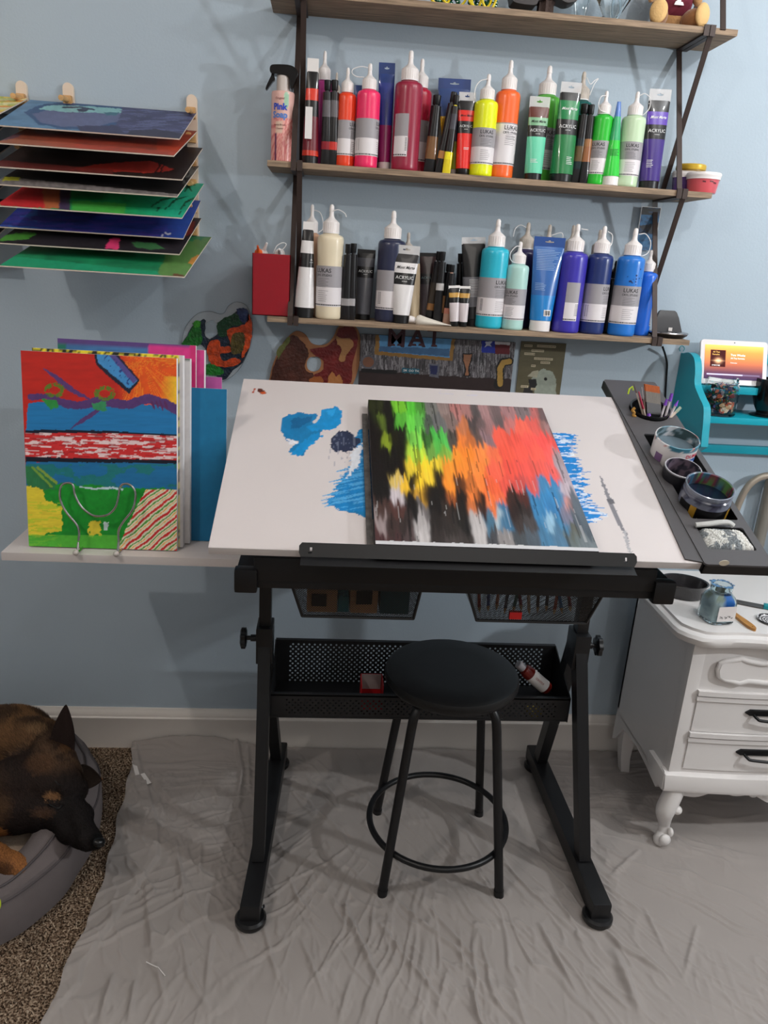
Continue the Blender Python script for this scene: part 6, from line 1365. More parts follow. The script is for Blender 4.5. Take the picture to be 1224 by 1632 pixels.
MB().grid(np.stack([b0+(w_-2*b0)*s, s*0-.0006, bz+(h_-2*bz)*t], -1), col=np.clip(C0, 0, 1)).build('screen', mat('lit_screen', vcol=True, rough=.1, emit=.75, c=(0, 0, 0)), tab)
def scr_text(st_, x, z, sz, c=INKW):
    tv, tf = text(st_, sz, 0, .015); x = b0+(w_-2*b0)*x; z = bz+(h_-2*bz)*z; x0 = tv[:, 0].min(); MB().add([(x+q[0]-x0, -.0012, z+q[1]) for q in tv], tf).build('lettering', c, tab, smooth=None)
SW = mat('screen_white', (245, 240, 240), .5, emit=.8)
scr_text('Two Weeks', .44, .72, .0085, SW); scr_text('All That Remains', .44, .625, .0060, SW); scr_text('Overcome', .44, .49, .0045, SW)
scr_text('All That', .135, .79, .0062, mat('screen_gold', (230, 180, 90), emit=.6)); scr_text('Remains', .13, .72, .0062, MATS['screen_gold']); scr_text('OVERCOME', .125, .40, .0045, SW)
MB().lathe([(0, 0), (.0016, 0), (.0016, .0008), (0, .0008)], 12, M=T(w_*.5, -.0001, h_*.95) @ rot('X', 90)).build('camera_dot', mat('camera_dot', (60, 60, 64)), tab)
MB().box((w_*.2, .006, .0), (w_*.8, .045, .02), ch=.004).build('base', mat('white_bezel', (232, 226, 226)), tab)
# jar of dried paint chips
xa, xb = P(1119, 640, 'y', -.10)[0], P(1173, 640, 'y', -.10)[0]; R = (xb-xa)/2; zt = pz(1146, 601, -.10)-z_lo
pj_ = thing('chip_jar', 'open glass jar packed with multicoloured dried paint chips on the teal shelf', 'jar', ((xa+xb)/2, -.098, z_lo+.0004))
MB().lathe([(0, 0), (R*.92, 0), (R, .005), (R, zt*.72), (R*.93, zt*.80), (R*.84, zt*.83), (R*.84, zt*.86), (R*.88, zt*.87), (R*.88, zt*.89), (R*.84, zt*.9), (R*.84, zt*.98), (R*.82, zt), (R*.79, zt*.98), (R*.78, zt*.83), (R*.88, zt*.79), (R*.955, zt*.71), (R*.955, .008), (0, .006)], 48, close=False).build('jar_glass', mat('clear_jar_glass', (240, 248, 248), .02, trans=1, ior=1.2), pj_)
pal_ = [(30, 60, 90), (200, 90, 60), (230, 200, 170), (40, 110, 90), (120, 40, 50), (70, 60, 120), (220, 170, 60), (20, 22, 30), (190, 180, 190), (60, 140, 60), (210, 120, 100), (34, 100, 130)]
mb = MB(); r_ = random.Random(3)
for k in range(460):
    rr = R*.84*math.sqrt(r_.random()); a = r_.uniform(0, 6.28); z = r_.uniform(.008, zt*.80)
    if z > zt*.72: rr *= .85
    sz = r_.uniform(.004, .010); Mx = T(rr*math.cos(a), rr*math.sin(a), z) @ rot('Z', r_.uniform(0, 360)) @ rot('X', r_.uniform(0, 180)); c = lin(r_.choice(pal_))
    if k < 14: sz = .011; c = lin([(226, 200, 176), (206, 90, 60), (200, 160, 120)][k % 3]); a = r_.uniform(-.5, 1.0); Mx = T(R*.80*math.sin(a), -R*.80*math.cos(a), r_.uniform(.013, .035)) @ rot('Z', math.degrees(a)) @ rot('X', r_.uniform(75, 105))
    n_ = 6; vs = [(sz*r_.uniform(.5, 1)*math.cos(j*1.05), sz*r_.uniform(.5, 1)*math.sin(j*1.05), r_.uniform(-.001, .001)) for j in range(n_)]
    vv = vs+[(x, y, z_+.0007) for x, y, z_ in vs]; mb.add(vv, [tuple(range(n_))[::-1], tuple(range(n_, 2*n_))]+[(j, (j+1) % n_, n_+(j+1) % n_, n_+j) for j in range(n_)], M=Mx, col=c)
mb.build('paint_chips', mat('paint_chips', vcol=True, rough=.35), pj_, smooth=None, kind='stuff')
xa = P(1206, 620, 'y', -.10)[0]; Rk = .045; zt = pz(1210, 603, -.09)-z_lo
bk_ = thing('black_vase', 'glossy black tapered vessel cut by the right edge on the teal shelf', 'vase', (xa+Rk+.003, -.088, z_lo+.0004))
MB().lathe([(0, 0), (.042, 0), (.044, .004), (.026, .008), (.026, .012), (.036, .03), (.044, .055), (.046, zt*.85), (.044, zt), (.040, zt), (.041, .05), (0, .016)], 48, close=False).build('vessel_body', mat('gloss_black_glaze', (14, 14, 16), .18, coat=.3), bk_)
# beige bent tube arch standing behind the dresser
YA = -.036
q = bez([P(*k_, 'y', YA) for k_ in ((1152, 905), (1158, 872), (1166, 838), (1176, 806), (1190, 778), (1207, 763), (1226, 758), (1250, 764), (1262, 790))], 40)
arch = thing('bent_tube_stand', 'beige bent metal tube arching up behind the grey tray at the right edge', 'stand', (q[0][0], YA, 0))
MB().tube([(q[0][0]-.01, YA, .003)]+q+[(q[-1][0]+.01, YA, .003)], .0105, 14).build('bent_tube', mat('beige_metal', (158, 146, 132), .4, .3), arch, world=True)
a_ = P(1224, 800, 'y', YA-.0); MB().tube([(a_[0]-.004, YA, .003), (a_[0]-.002, YA, 1.0), a_+np.array([.02, 0, .06])], .019, 16).build('thick_leg', mat('grey_beige_metal', (132, 128, 120), .4, .3), arch, world=True)

# ================================================================ DRYING RACK WITH BOARDS
BEECH = mat('beech_peg', (206, 160, 104), .5, var=(40, .2, (1, 1, 6))); BEL = mat('pale_beech', (226, 206, 186), .5)
def rack(name, label, px, vtop, vbot, n):
    a = P(px, vtop, 'y', -.012); b = P(px+6, vbot, 'y', -.012); x = a[0]
    o = thing(name, label, 'rack', (x, -.01, b[2]))
    w_ = .013
    lp = [(-w_, 0)]+[(w_*math.cos(t_), a[2]-b[2]-w_+w_*math.sin(t_)) for t_ in np.linspace(math.pi, 0, 12)]+[(w_, 0)]
    MB().prism([lp[::-1]], .010, M=T(0, -.010+.020, 0) @ FM).build('backplate', BEL, o)
    zs_ = [a[2]-b[2]-.040-.0555*k for k in range(n)]
    for z in zs_:
        if z < .0: break
        MB().tube([(0, .0, z), (0, -.058, z-.004)], .0065, 12).build('peg', BEECH, o)
        MB().box((-.010, -.012, z-.016), (.010, .002, z+.010), ch=.002).build('peg_block', BEECH, o)
    return o
rack('peg_rack', 'right beech peg rack holding the right ends of the drying boards', 305, 150, 395, 8)
rack('peg_rack', 'middle beech peg rack near the left ends of the drying boards', 107, 131, 380, 8)
rack('peg_rack', 'left beech peg rack near the left edge of the photo', 32, 128, 380, 8)
def zig(c, *a): return c
BDS = [ # rear right, front right, front-left (u,v on extended edge)
 ((313, 180), (286, 221), (0, 199), 'topmost right-hand drying board painted with a blue face', 'face'),
 ((314, 209), (277, 248), (0, 225), 'second right-hand drying board from the top, painted rust red', 'rust'),
 ((323, 236), (290, 286), (0, 257), 'third right-hand drying board from the top, black with a red streak', 'blackred'),
 ((317, 265), (282, 313), (0, 286), 'fourth right-hand drying board from the top, black with grey edge', 'blackgrey'),
 ((325, 293), (290, 347), (2, 321), 'fifth right-hand drying board from the top, red at left and green with leaves at right', 'green'),
 ((320, 320), (292, 380), (3, 356), 'sixth right-hand drying board from the top, blue and violet', 'blue'),
 ((321, 348), (286, 405), (1, 381), 'seventh right-hand drying board from the top, black with green and pink', 'dark'),
 ((337, 378), (294, 441), (17, 412), 'lowest right-hand drying board, green with an orange right end', 'low')]
def board(k, RR, FR, FL, label, kind, depth=None, left_w=None):
    a = P(RR[0], RR[1], 'y', -.014); x = a[0]
    f = P(FR[0], FR[1], 'x', x)
    sl = np.array([0, f[1]-a[1], f[2]-a[2]]); Ld = np.linalg.norm(sl); sl /= Ld
    if left_w: wd_ = left_w
    else:
        l = PP(FL[0], FL[1], f, np.cross(sl, [1, 0, 0])); wd_ = x-l[0]
        if kind in ('face',): wd_ = max(wd_, .405)
    nrm = np.cross([1, 0, 0], sl); nrm = nrm if nrm[2] > 0 else -nrm
    wd_ = min(max(wd_, .34), .52)
    print('BOARD', k, round(wd_, 3), round(Ld, 3), np.round(a, 3), np.round(f, 3))
    o = thing('painted_board', label, 'painting', a)
    # local: x right (negative to the left), y down slope, z normal up  (left handed fix)
    M_ = wm(o)
    if M_.determinant() < 0: pass
    s, t = np.meshgrid(np.linspace(0, 1, 110), np.linspace(0, 1, 70), indexing='ij')
    G = np.array(a)+(s[..., None]-1)*wd_*np.array([1, 0, 0])+t[..., None]*Ld*sl+nrm*.0003
    U, V_ = proj(G)
    if kind == 'face':
        A = Art(U, V_, (92, 132, 168), .12, (.05, .3)); A.poly([(40, 178), (70, 166), (120, 160), (190, 163), (225, 172), (215, 185), (195, 200), (150, 206), (100, 206), (60, 198)], (50, 84, 128), 2, .1); A.poly([(52, 182), (90, 170), (150, 170), (200, 178), (196, 192), (150, 202), (100, 202), (66, 196)], (96, 104, 142), 2, .1)
        A.poly([(60, 174), (78, 168), (115, 168), (160, 171), (215, 175), (205, 181), (165, 180), (110, 179)], (134, 186, 190), 1.5, .2); A.poly([(122, 174), (132, 172), (142, 174), (138, 178), (126, 178)], (44, 50, 80), .5); A.poly([(165, 179), (190, 179), (186, 184), (170, 184)], (60, 110, 130), 1)
        A.line([(100, 171), (130, 171), (150, 175)], 1.2, (50, 60, 90), .5); A.poly([(196, 172), (230, 168), (320, 178), (290, 225), (180, 214), (186, 196)], (66, 68, 106), 3, .1, js=(.04, .5), jit=.22)
        A.put(((fbm(U*.04, V_*.5) > .58) & (U > 190))*1., (96, 104, 146), a=.7); A.poly([(205, 208), (250, 206), (292, 212), (288, 224), (200, 218)], (52, 50, 74), 2, .1); A.poly([(120, 200), (190, 200), (200, 216), (130, 212)], (56, 58, 92), 3, .1)
    elif kind == 'rust':
        A = Art(U, V_, (170, 60, 34), .2, (.05, .3)); A.put((U < 120)*np.clip((150-U)/120, 0, 1), (150, 84, 54)); A.put(((V_-199-U*.08) < 20)*1.*(U < 250), (110, 46, 34), a=.6); A.poly([(0, 215), (40, 212), (20, 222), (0, 224)], (90, 60, 70), 2)
    elif kind == 'blackred':
        A = Art(U, V_, (44, 30, 28), .25, (.05, .3)); A.poly([(150, 262), (200, 258), (238, 256), (262, 264), (278, 270), (262, 274), (230, 276), (180, 274), (110, 270)], (176, 52, 42), 2, .2); A.put(((U < 180) & (V_-250-U*.085 > 5))*1., (110, 40, 36), a=.8)
        A.line([(262, 262), (252, 280)], 1.2, (24, 20, 22), .3); A.line([(256, 261), (246, 279)], 1.2, (24, 20, 22), .3)
    elif kind == 'blackgrey':
        A = Art(U, V_, (30, 28, 30), .25, (.05, .3)); A.put((V_-278-U*.10 > 3)*1., (124, 118, 118), jit=.3); A.poly([(8, 281), (32, 283), (30, 288), (4, 288)], (190, 190, 50), 1.5, .2); A.put(((U > 290) & (fbm(U*.3, V_*.2) > .5))*1., (110, 110, 108))
    elif kind == 'green':
        A = Art(U, V_, (24, 150, 84), .2, (.08, .2)); A.put(np.clip((U-200)/80, 0, 1), (30, 176, 140)); A.poly([(0, 290), (60, 290), (100, 292), (96, 312), (94, 332), (0, 330)], (196, 44, 50), 5, .1); A.poly([(68, 300), (96, 296), (110, 330), (70, 335)], (190, 110, 70), 4, .15); A.poly([(96, 285), (112, 287), (112, 335), (94, 333)], (70, 56, 90), 2, .2); A.poly([(114, 320), (200, 324), (200, 345), (114, 336)], (70, 170, 70), 3, .1)
        for q_ in (((282, 345), (296, 322), (318, 312)), ((262, 335), (280, 318), (300, 312)), ((240, 330), (258, 318), (285, 313)), ((296, 300), (304, 292), (312, 296)), ((290, 310), (300, 296), (306, 306)), ((250, 338), (252, 332), (255, 330))): A.line(q_, 1.6, (12, 70, 40), .6, taper=True)
    elif kind == 'blue':
        A = Art(U, V_, (44, 62, 150), .25, (.04, .4)); A.put((fbm(U*.03+5, V_*.3) > .55)*1., (84, 62, 160), a=.6); A.put(np.clip((U-250)/40, 0, 1)*.8, (48, 92, 186)); A.put(((fbm(U*.05, V_*.2+9) > .6) & (U < 60))*1., (50, 110, 190), a=.7)
        A.line([(258, 376), (264, 370), (266, 374), (272, 372)], .9, (214, 214, 226), .3)
    elif kind == 'dark':
        A = Art(U, V_, (34, 30, 38), .3, (.05, .3)); A.poly([(0, 375), (40, 370), (60, 372), (40, 382), (0, 384)], (70, 140, 50), 2, .2); A.poly([(176, 380), (192, 378), (188, 398), (166, 396)], (222, 60, 116), 1.5, .2); A.poly([(210, 385), (250, 388), (262, 396), (240, 398), (214, 394)], (56, 110, 66), 2, .2); A.poly([(298, 355), (312, 352), (306, 372), (296, 376)], (124, 40, 32), 2, .2)
    elif kind == 'low':
        A = Art(U, V_, (24, 128, 84), .25, (.05, .3)); A.put((V_-402-(U-17)*.105 > 6)*1., (30, 164, 120), a=.7); A.poly([(255, 425), (268, 395), (300, 385), (340, 378), (320, 405), (300, 435), (290, 445), (252, 438)], (96, 142, 76), 3, .15); A.poly([(300, 420), (305, 412), (318, 405), (325, 410), (310, 425)], (206, 140, 60), 2, .2); A.poly([(276, 435), (290, 438), (296, 442), (276, 440)], (110, 70, 46), 1.5, .4)
    else:
        A = Art(U, V_, (230, 222, 170), .15, (.05, .3)) if kind == 'yellow' else Art(U, V_, (34, 32, 36), .25, (.05, .3))
        if kind == 'yellow': A.put((np.sin(V_*.9+U*.03) > .2)*1., (226, 200, 40), a=.8); A.put((np.sin(V_*.7+2) > .75)*1., (222, 120, 40), a=.8); A.put((fbm(U*.1, V_*.3) > .6)*1., (150, 180, 60), a=.6)
        if kind == 'dark2': A.put((V_ % 30 > 15)*1., (60, 66, 96), a=.4)
    # slab: bottom and sides
    lo = [a+np.array([-wd_, 0, 0]), a, a+sl*Ld, a+sl*Ld+np.array([-wd_, 0, 0])]; dn = -nrm*.0026
    vs = lo+[q_+dn for q_ in lo]; MB().add(vs, [(0, 1, 2, 3)[::-1], (4, 5, 6, 7), (0, 4, 5, 1), (1, 5, 6, 2), (2, 6, 7, 3), (3, 7, 4, 0)]).build('board_panel', mat('raw_board_edge', (214, 200, 186), .7), o, world=True)
    MB().grid(G, col=A.C).build('painted_surface', VCOL, o, world=True)
    return o
for k, (RR, FR, FL, lb, kd) in enumerate(BDS): board(k, RR, FR, FL, lb, kd)
for k, (RR, FR, lb, kd) in enumerate([((44, 157), (0, 180), 'topmost left-hand drying board striped yellow and orange', 'yellow'), ((30, 183), (-12, 215), 'second left-hand drying board from the top, mostly black', 'dark2'), ((20, 229), (-14, 254), 'third left-hand drying board from the top, black', 'dark2'),
        ((14, 288), (-18, 316), 'fourth left-hand drying board from the top, black under the blue-face stack', 'dark2'), ((12, 318), (-20, 348), 'fifth left-hand drying board from the top, black', 'dark2'), ((14, 358), (-18, 388), 'lowest left-hand drying board, dark with a pale lower edge', 'dark2')]):
    board(20+k, RR, FR, None, lb, kd, left_w=.40)

# ================================================================ STACKED CANVASES ON THE SIDE SHELF
SZ = .9503
def canvas(name, label, xl, xr, vtop, yb, lean, th_, kind, side=(224, 220, 220), cat='painting', vb=None):
    """front face pixel sides at bottom; standing on the side shelf, leaning back"""
    zt = SZ
    a = P(xl, vb or 858, 'y', yb); b = P(xr, vb or 858, 'y', yb); w_ = b[0]-a[0]
    Ml = T(a[0], yb, zt+.0003+th_*math.sin(math.radians(lean))) @ rot('X', -lean)
    # height so that the top edge hits vtop
    H = .2
    for it in range(30):
        p = Ml @ Vector((w_/2, 0, H)); u, v = proj(np.array(p)); H += (v-vtop)/1000
    o = thing(name, label, cat, M=Ml)
    MB().box((0, .0006, 0), (w_, th_, H), ch=.0008).build('canvas_block', mat('canvas_white_%d' % side[0], side, .8, bump=(500, .2, .0004)), o)
    n1, n2 = (200, 240) if kind == 'main' else (60, 60)
    s, t = np.meshgrid(np.linspace(0, 1, n1), np.linspace(0, 1, n2), indexing='ij')
    L = np.stack([w_*s, s*0, H*t], -1); Am = np.array(Ml); G = L@Am[:3, :3].T+Am[:3, 3]; U, V_ = proj(G)
    if kind == 'main':
        A = Art(U, V_, (188, 34, 24), .08, (.05, .2))
        dx = (fbm(U*.2, V_*.2)-.5)*4; rad = np.hypot(U-225, V_-575); ang = np.arctan2(V_-575, U-225)
        A.put(np.clip((U-185)/25, 0, 1)*((rad < 110+20*(vn(ang*40, rad*0)-.5)) & (V_ < 656-(U-190)*.0+dx)), (226, 84, 22)); A.put(((vn(ang*70, rad*.02) > .62) & (U > 195) & (V_ < 655))*1., (240, 150, 40), a=.6)
        A.put(((U > 262-.5*(V_-600)) & (V_ > 600) & (V_ < 658))*np.clip((U-255)/25, 0, 1), (242, 200, 50), a=.85)
        A.poly([(44, 643), (75, 640), (110, 648), (150, 643), (185, 648), (215, 643), (262, 648), (290, 658), (290, 700), (40, 700)], (28, 118, 178), 2, .1, js=(.03, .4))
        for q_, w2 in ((((48, 633), (75, 632), (95, 640), (125, 645), (150, 640)), 5), (((150, 640), (175, 642), (205, 645), (235, 635), (262, 642), (284, 655)), 7), (((70, 588), (90, 602), (115, 622), (150, 640)), 4.5), (((112, 683), (135, 668), (155, 655), (170, 643)), 3.5), (((95, 640), (105, 648), (125, 650), (160, 646)), 3)): A.line(q_, w2, (84, 54, 112), 2, .15, taper=w2 < 5)
        for q_ in ((75, 622), (155, 627)): A.put((abs(np.hypot((U-q_[0]-12)*.7, (V_-q_[1]))-9) < 3)*(fbm(U*.4, V_*.4) > .42), (92, 120, 36))
        A.poly([(64, 636), (90, 638), (94, 650), (80, 652)], (40, 140, 62), 3, .2); A.poly([(145, 642), (168, 640), (170, 656), (150, 652)], (50, 140, 90), 3, .2)
        A.poly([(149, 560), (183, 560), (223, 606), (206, 628), (153, 582)], (20, 26, 50), 1.5, .2); A.poly([(153, 562), (180, 562), (218, 607), (206, 620), (156, 578)], (64, 140, 200), 1.5, .2); A.poly([(170, 562), (180, 562), (219, 605), (213, 612)], (84, 74, 140), 1.5, .2); A.put(((vn(U*.4+V_*.4, U*.1-V_*.1) > .66) & inpoly(U, V_, [(155, 564), (176, 564), (210, 606), (204, 614)]))*1., (30, 60, 130))
        for x_ in (241, 248, 255, 262): A.line([(x_, 638), (x_+5, 654-(x_ % 3))], 2, (90, 40, 90), 1, taper=True)
        A.poly([(40, 686), (90, 685), (180, 687), (290, 693), (290, 697), (150, 692), (40, 690)], (16, 20, 42), 1.2, .1)
        rb_ = inpoly(U, V_, [(40, 690), (150, 690), (290, 695), (290, 732), (150, 732), (40, 728)]); A.put(rb_*1., (206, 44, 46)); A.put((rb_ & (fbm(U*.055, V_*.42, 3) > .54))*1., (232, 214, 216), a=.9); A.put((rb_ & (fbm(U*.05+9, V_*.5+4, 2) > .66))*1., (150, 20, 30), a=.7)
        A.poly([(40, 728), (150, 731), (290, 733), (290, 740), (40, 736)], (14, 18, 38), 1.2, .1)
        A.poly([(40, 736), (290, 739), (290, 790), (40, 790)], (24, 108, 160), 2, .1, js=(.05, .3)); A.put(((fbm(U*.03, V_*.06+3) > .48) & (V_ > 740) & (V_ < 790))*1., (24, 120, 96), a=.7)
        A.poly([(40, 776), (75, 770), (130, 772), (180, 778), (240, 778), (290, 780), (290, 890), (40, 890)], (20, 142, 42), 5, .08, jit=.12)
        A.poly([(40, 742), (60, 748), (90, 768), (88, 780), (44, 780)], (42, 116, 70), 3, .1); A.line([(52, 745), (82, 775)], 2, (120, 160, 60), 1); A.line([(60, 745), (90, 770)], 2, (130, 160, 60), 1)
        A.poly([(40, 774), (70, 778), (74, 800), (98, 808), (100, 845), (60, 856), (40, 850)], (232, 212, 60), 6, .12, js=(.1, .5)); A.put(((fbm(U*.06, V_*.4) > .58) & (U < 98) & (V_ > 800))*1., (180, 210, 50), a=.7); A.poly([(142, 832), (160, 830), (162, 852), (140, 856)], (222, 204, 60), 5, .25); A.poly([(165, 832), (173, 832), (171, 846), (166, 846)], (200, 220, 220), 2, .4)
        A.line([(128, 776), (150, 779), (180, 777), (195, 780)], 1.5, (190, 214, 224), 1.5)
        st_ = inpoly(U+(fbm(U*.2, V_*.2)-.5)*4, V_, [(232, 780), (290, 780), (290, 890), (180, 890), (214, 815)]); A.put(st_*1., (232, 222, 200))
        dd = (U*.78+V_*.95)+9*fbm(U*.05, V_*.05); ph = dd % 17; A.put((st_ & (ph < 4.2))*1., (206, 40, 40)); A.put((st_ & (ph > 7) & (ph < 9.6))*1., (80, 160, 60)); A.put((st_ & (ph > 12) & (ph < 13.4))*1., (236, 180, 60))
        A.put((V_ > 853+0*U)*1.*(U < 190), (90, 190, 60), a=.8)
    elif kind == 'yellowblack': A = Art(U, V_, (222, 206, 50), .1); A.put((fbm(U*.25, V_*.5) > .5)*1., (30, 34, 20)); A.put((U > 284)*1., (206, 202, 202))
    elif kind == 'teal': A = Art(U, V_, (60, 110, 160), .2, (.04, .4)); A.put((U < 106)*1., (24, 110, 90)); A.put((V_ < 550+(U-100)*.02)*1., (84, 60, 120)); A.put(((U > 235) & (V_ > 552))*1., (206, 50, 130)); A.put(((U > 303))*1., (200, 40, 110))
    elif kind == 'pink': A = Art(U, V_, (200, 60, 130), .1)
    elif kind == 'purple': A = Art(U, V_, (176, 80, 150), .05)
    elif kind == 'blue': A = Art(U, V_, (14, 108, 152), .05)
    else: A = Art(U, V_, (210, 206, 206), .05); A.put((V_ < 572)*1., (24, 70, 44))
    MB().grid(G, col=A.C).build('painted_face', VCOL, o, world=True); return o
yb = -.668
canvas('canvas_painting', 'front canvas on the side shelf, red, blue, green bands with a striped band across', 45, 281.5, 565, yb, 6.5, .016, 'main')
canvas('canvas_painting', 'canvas behind the red-blue-green one with yellow and black top edge', 62, 291, 560.5, yb+.0185, 6.5, .022, 'yellowblack', (222, 218, 218), vb=852)
canvas('canvas_painting', 'third canvas back on the side shelf with dark green edge and white side', 84, 302, 566, yb+.043, 6.5, .020, 'plain', (214, 210, 212), vb=846)
canvas('art_panel', 'flat blue panel leaning at the right of the canvas stack', 222, 359, 617, yb+.066, 6.3, .005, 'blue', (190, 200, 206), vb=836)
canvas('canvas_painting', 'canvas with purple, blue and magenta top edge behind the others', 101, 311, 545, yb+.074, 6.2, .010, 'teal', (218, 214, 214), vb=834)
canvas('canvas_painting', 'narrow strip of magenta canvas edge right behind the purple-topped one', 130, 324, 553, yb+.087, 6.2, .022, 'pink', (222, 218, 218), vb=832)
canvas('art_panel', 'small mauve panel peeking above the blue panel', 250, 352, 599, yb+.126, 5.0, .004, 'purple', (200, 190, 198), vb=828)
# wire plate stand
ws = thing('wire_easel', 'silver wire display stand holding the front canvas on the side shelf', 'stand', (P(158, 862, 'z', SZ)[0], -.69, SZ))
CH_ = mat('polished_wire', (188, 186, 184), .16, 1)
pts_ = [(125, 862), (126, 848), (122, 836), (105, 815), (96, 795), (97, 776), (106, 770), (116, 773), (120, 790), (130, 808), (145, 820), (158, 823), (172, 820), (184, 808), (189, 790), (192, 775), (202, 771), (212, 777), (216, 790), (211, 812), (196, 832), (189, 846), (189, 864)]
ypl = lambda v: -.692+.016*(864-v)/94
q = [P(u, v, 'y', ypl(v)) for u, v in pts_]
MB().tube(bez(q, 160), .0024, 10).build('front_loop', CH_, ws, world=True)
for u in (125, 189):
    a = P(u, 864, 'y', -.694); bz_ = SZ+.004
    MB().tube([a, (a[0]-.001, a[1]-.008, bz_+.002), (a[0]-.002, a[1]-.012, bz_+.004)], .0026, 8).build('foot_wire', CH_, ws, world=True)
    m = MB(); ell(m, (a[0]-.002, a[1]-.014, SZ+.0068), (.0062, .0062, .0062), 10); m.build('ball_foot', mat('clear_bead', (206, 200, 196), .1, .3), ws, world=True)
    MB().tube([(a[0]-.001, a[1]-.004, SZ+.003), (a[0]-.001, -.655, SZ+.0026)], .0022, 8).build('foot_rail', CH_, ws, world=True)
# ================================================================ DOG BED
BC = np.array([-1.045, -.475]); BRX, BRY = .475, .430
BEDM = mat('grey_bed_fabric', (112, 104, 104), .95, bump=(500, .5, .0008), var=(8, .12)); FLM = mat('cream_fleece', (214, 192, 170), 1, bump=(160, 1, .004), sheen=.5)
bed = thing('dog_bed', 'round grey fabric dog bed with cream fleece lining at the left edge', 'dog bed', (BC[0], BC[1], 0))
def bring(k, z, sag=0):
    o = []
    for a in np.linspace(0, 2*math.pi, 120, endpoint=False):
        c, s_ = math.cos(a), math.sin(a); e = .9; w_ = 1+.006*math.sin(a*9)+.004*math.sin(a*17+1)
        zz_ = z-sag*math.exp(-((a-5.6)/.35)**2)
        o.append((BRX*k*w_*math.copysign(abs(c)**e, c), BRY*k*w_*math.copysign(abs(s_)**e, s_), zz_))
    return o
MB().loft([bring(.95, .004), bring(.985, .01), bring(1.0, .05), bring(1.0, .105), bring(.985, .140), bring(.95, .168, .03), bring(.90, .180, .035), bring(.84, .178, .035), bring(.79, .160, .03), bring(.765, .130), bring(.755, .09), bring(.755, .05)], cap=False).build('bolster', BEDM, bed)
MB().tube([(p[0], p[1], p[2]) for p in bring(.992, .128)], .0035, 6, closed=True).build('piping', mat('dark_piping', (84, 78, 80), .9), bed)
MB().tube([(p[0], p[1], p[2]-.0) for p in bring(.925, .179, .035)], .003, 6, closed=True).build('seam', mat('dark_piping', (84, 78, 80)), bed)
rr_ = np.linspace(0, .765, 24); aa = np.linspace(0, 2*math.pi, 80)
Rg, Ag = np.meshgrid(rr_, aa, indexing='ij'); Xg = BRX*Rg*np.cos(Ag); Yg = BRY*Rg*np.sin(Ag); Zg = .078+.012*fbm(Xg*8, Yg*8)-.02*(Rg/.765)**6+.002*vn(Xg*220, Yg*220)
MB().grid(np.stack([Xg, Yg, Zg], -1)).build('fleece_cushion', FLM, bed)
MB().loft([bring(.95, .004), bring(.5, .004)], cap=True).build('underside', BEDM, bed)
# lime ball
bl_ = P(-2, 1462, 'z', .17); m = MB(); ell(m, (0, 0, 0), (.022, .022, .022), 16); bo = m.build('ball', mat('lime_felt', (196, 220, 50), 1, bump=(300, .6, .001))); bo.location = (float(bl_[0])-.018, float(bl_[1])+.005, .196); W[bo.name] = T(bo.location); tag(bo, 'lime green ball on the rim of the dog bed at the left edge', 'ball')

# ================================================================ DOG (sleeping shepherd)
dog = thing('dog', 'sleeping dark-faced shepherd dog with a pricked ear, head on the grey bed rim', 'dog', (-.80, -.42, .09))
mbd = bpy.data.metaballs.new('dogmb'); mbd.resolution = .0075; mbd.render_resolution = .0075; mbd.threshold = .12
mo = bpy.data.objects.new('dogmb', mbd); COL.objects.link(mo)
def mb_e(c, r, d=None, stiff=1.0, neg=False):
    """ellipsoid: centre, radii (along d, side, up)"""
    e = mbd.elements.new(); e.type = 'ELLIPSOID'; e.co = [float(v) for v in c]; k = 1/.82
    e.radius = 1.0; e.stiffness = 2.0; e.size_x, e.size_y, e.size_z = r[0]*k, r[1]*k, r[2]*k; e.use_negative = neg
    if d is not None: e.rotation = Vector(d).to_track_quat('X', 'Z')
    return e
Pz = lambda u, v, z: P(u, v, 'z', z)
nose = Pz(157, 1343, .190); occ = Pz(78, 1196, .262); ax = nose-occ; HL = np.linalg.norm(ax); ax /= HL
up = np.cross(np.cross(ax, [0, 0, 1]), ax); up /= np.linalg.norm(up); sd = np.cross(ax, up)   # sd: right-hand side of dog seen from above
# roll the head a little so the top of the skull faces the camera
ro = math.radians(22); up, sd = up*math.cos(ro)+sd*math.sin(ro)*-1, sd*math.cos(ro)+up*math.sin(ro)
def H_(l, s_=0, u=0): return occ+ax*(l*HL)+sd*s_+up*u
print('HEAD', np.round(nose, 3), np.round(occ, 3), round(HL, 3), 'sd', np.round(sd, 2))
# skull, cheeks, muzzle
mb_e(H_(.12, 0, -.012), (.080, .062, .060), ax); mb_e(H_(.30, 0, -.012), (.075, .058, .052), ax); mb_e(H_(.42, 0, -.006), (.055, .044, .040), ax)
for s_ in (-1, 1):
    mb_e(H_(.30, s_*.040, -.028), (.060, .034, .040), ax); mb_e(H_(.47, s_*.024, .014), (.022, .014, .011), ax); mb_e(H_(.90, s_*.014, -.020), (.032, .017, .022), ax)
mb_e(H_(.60, 0, -.020), (.070, .032, .034), ax); mb_e(H_(.76, 0, -.020), (.070, .027, .029), ax); mb_e(H_(.90, 0, -.012), (.042, .021, .021), ax)
mb_e(H_(.70, 0, -.046), (.085, .020, .014), ax); mb_e(H_(.975, 0, .000), (.016, .016, .014), ax)
for u_, v_, z_, r_ in ((100, 1300, .185, .050), (70, 1290, .18, .066), (112, 1322, .172, .040), (128, 1334, .172, .031), (142, 1340, .176, .026), (30, 1290, .18, .066), (130, 1300, .195, .034)): mb_e(Pz(u_, v_, z_), (r_, r_*.9, r_*.85), ax)
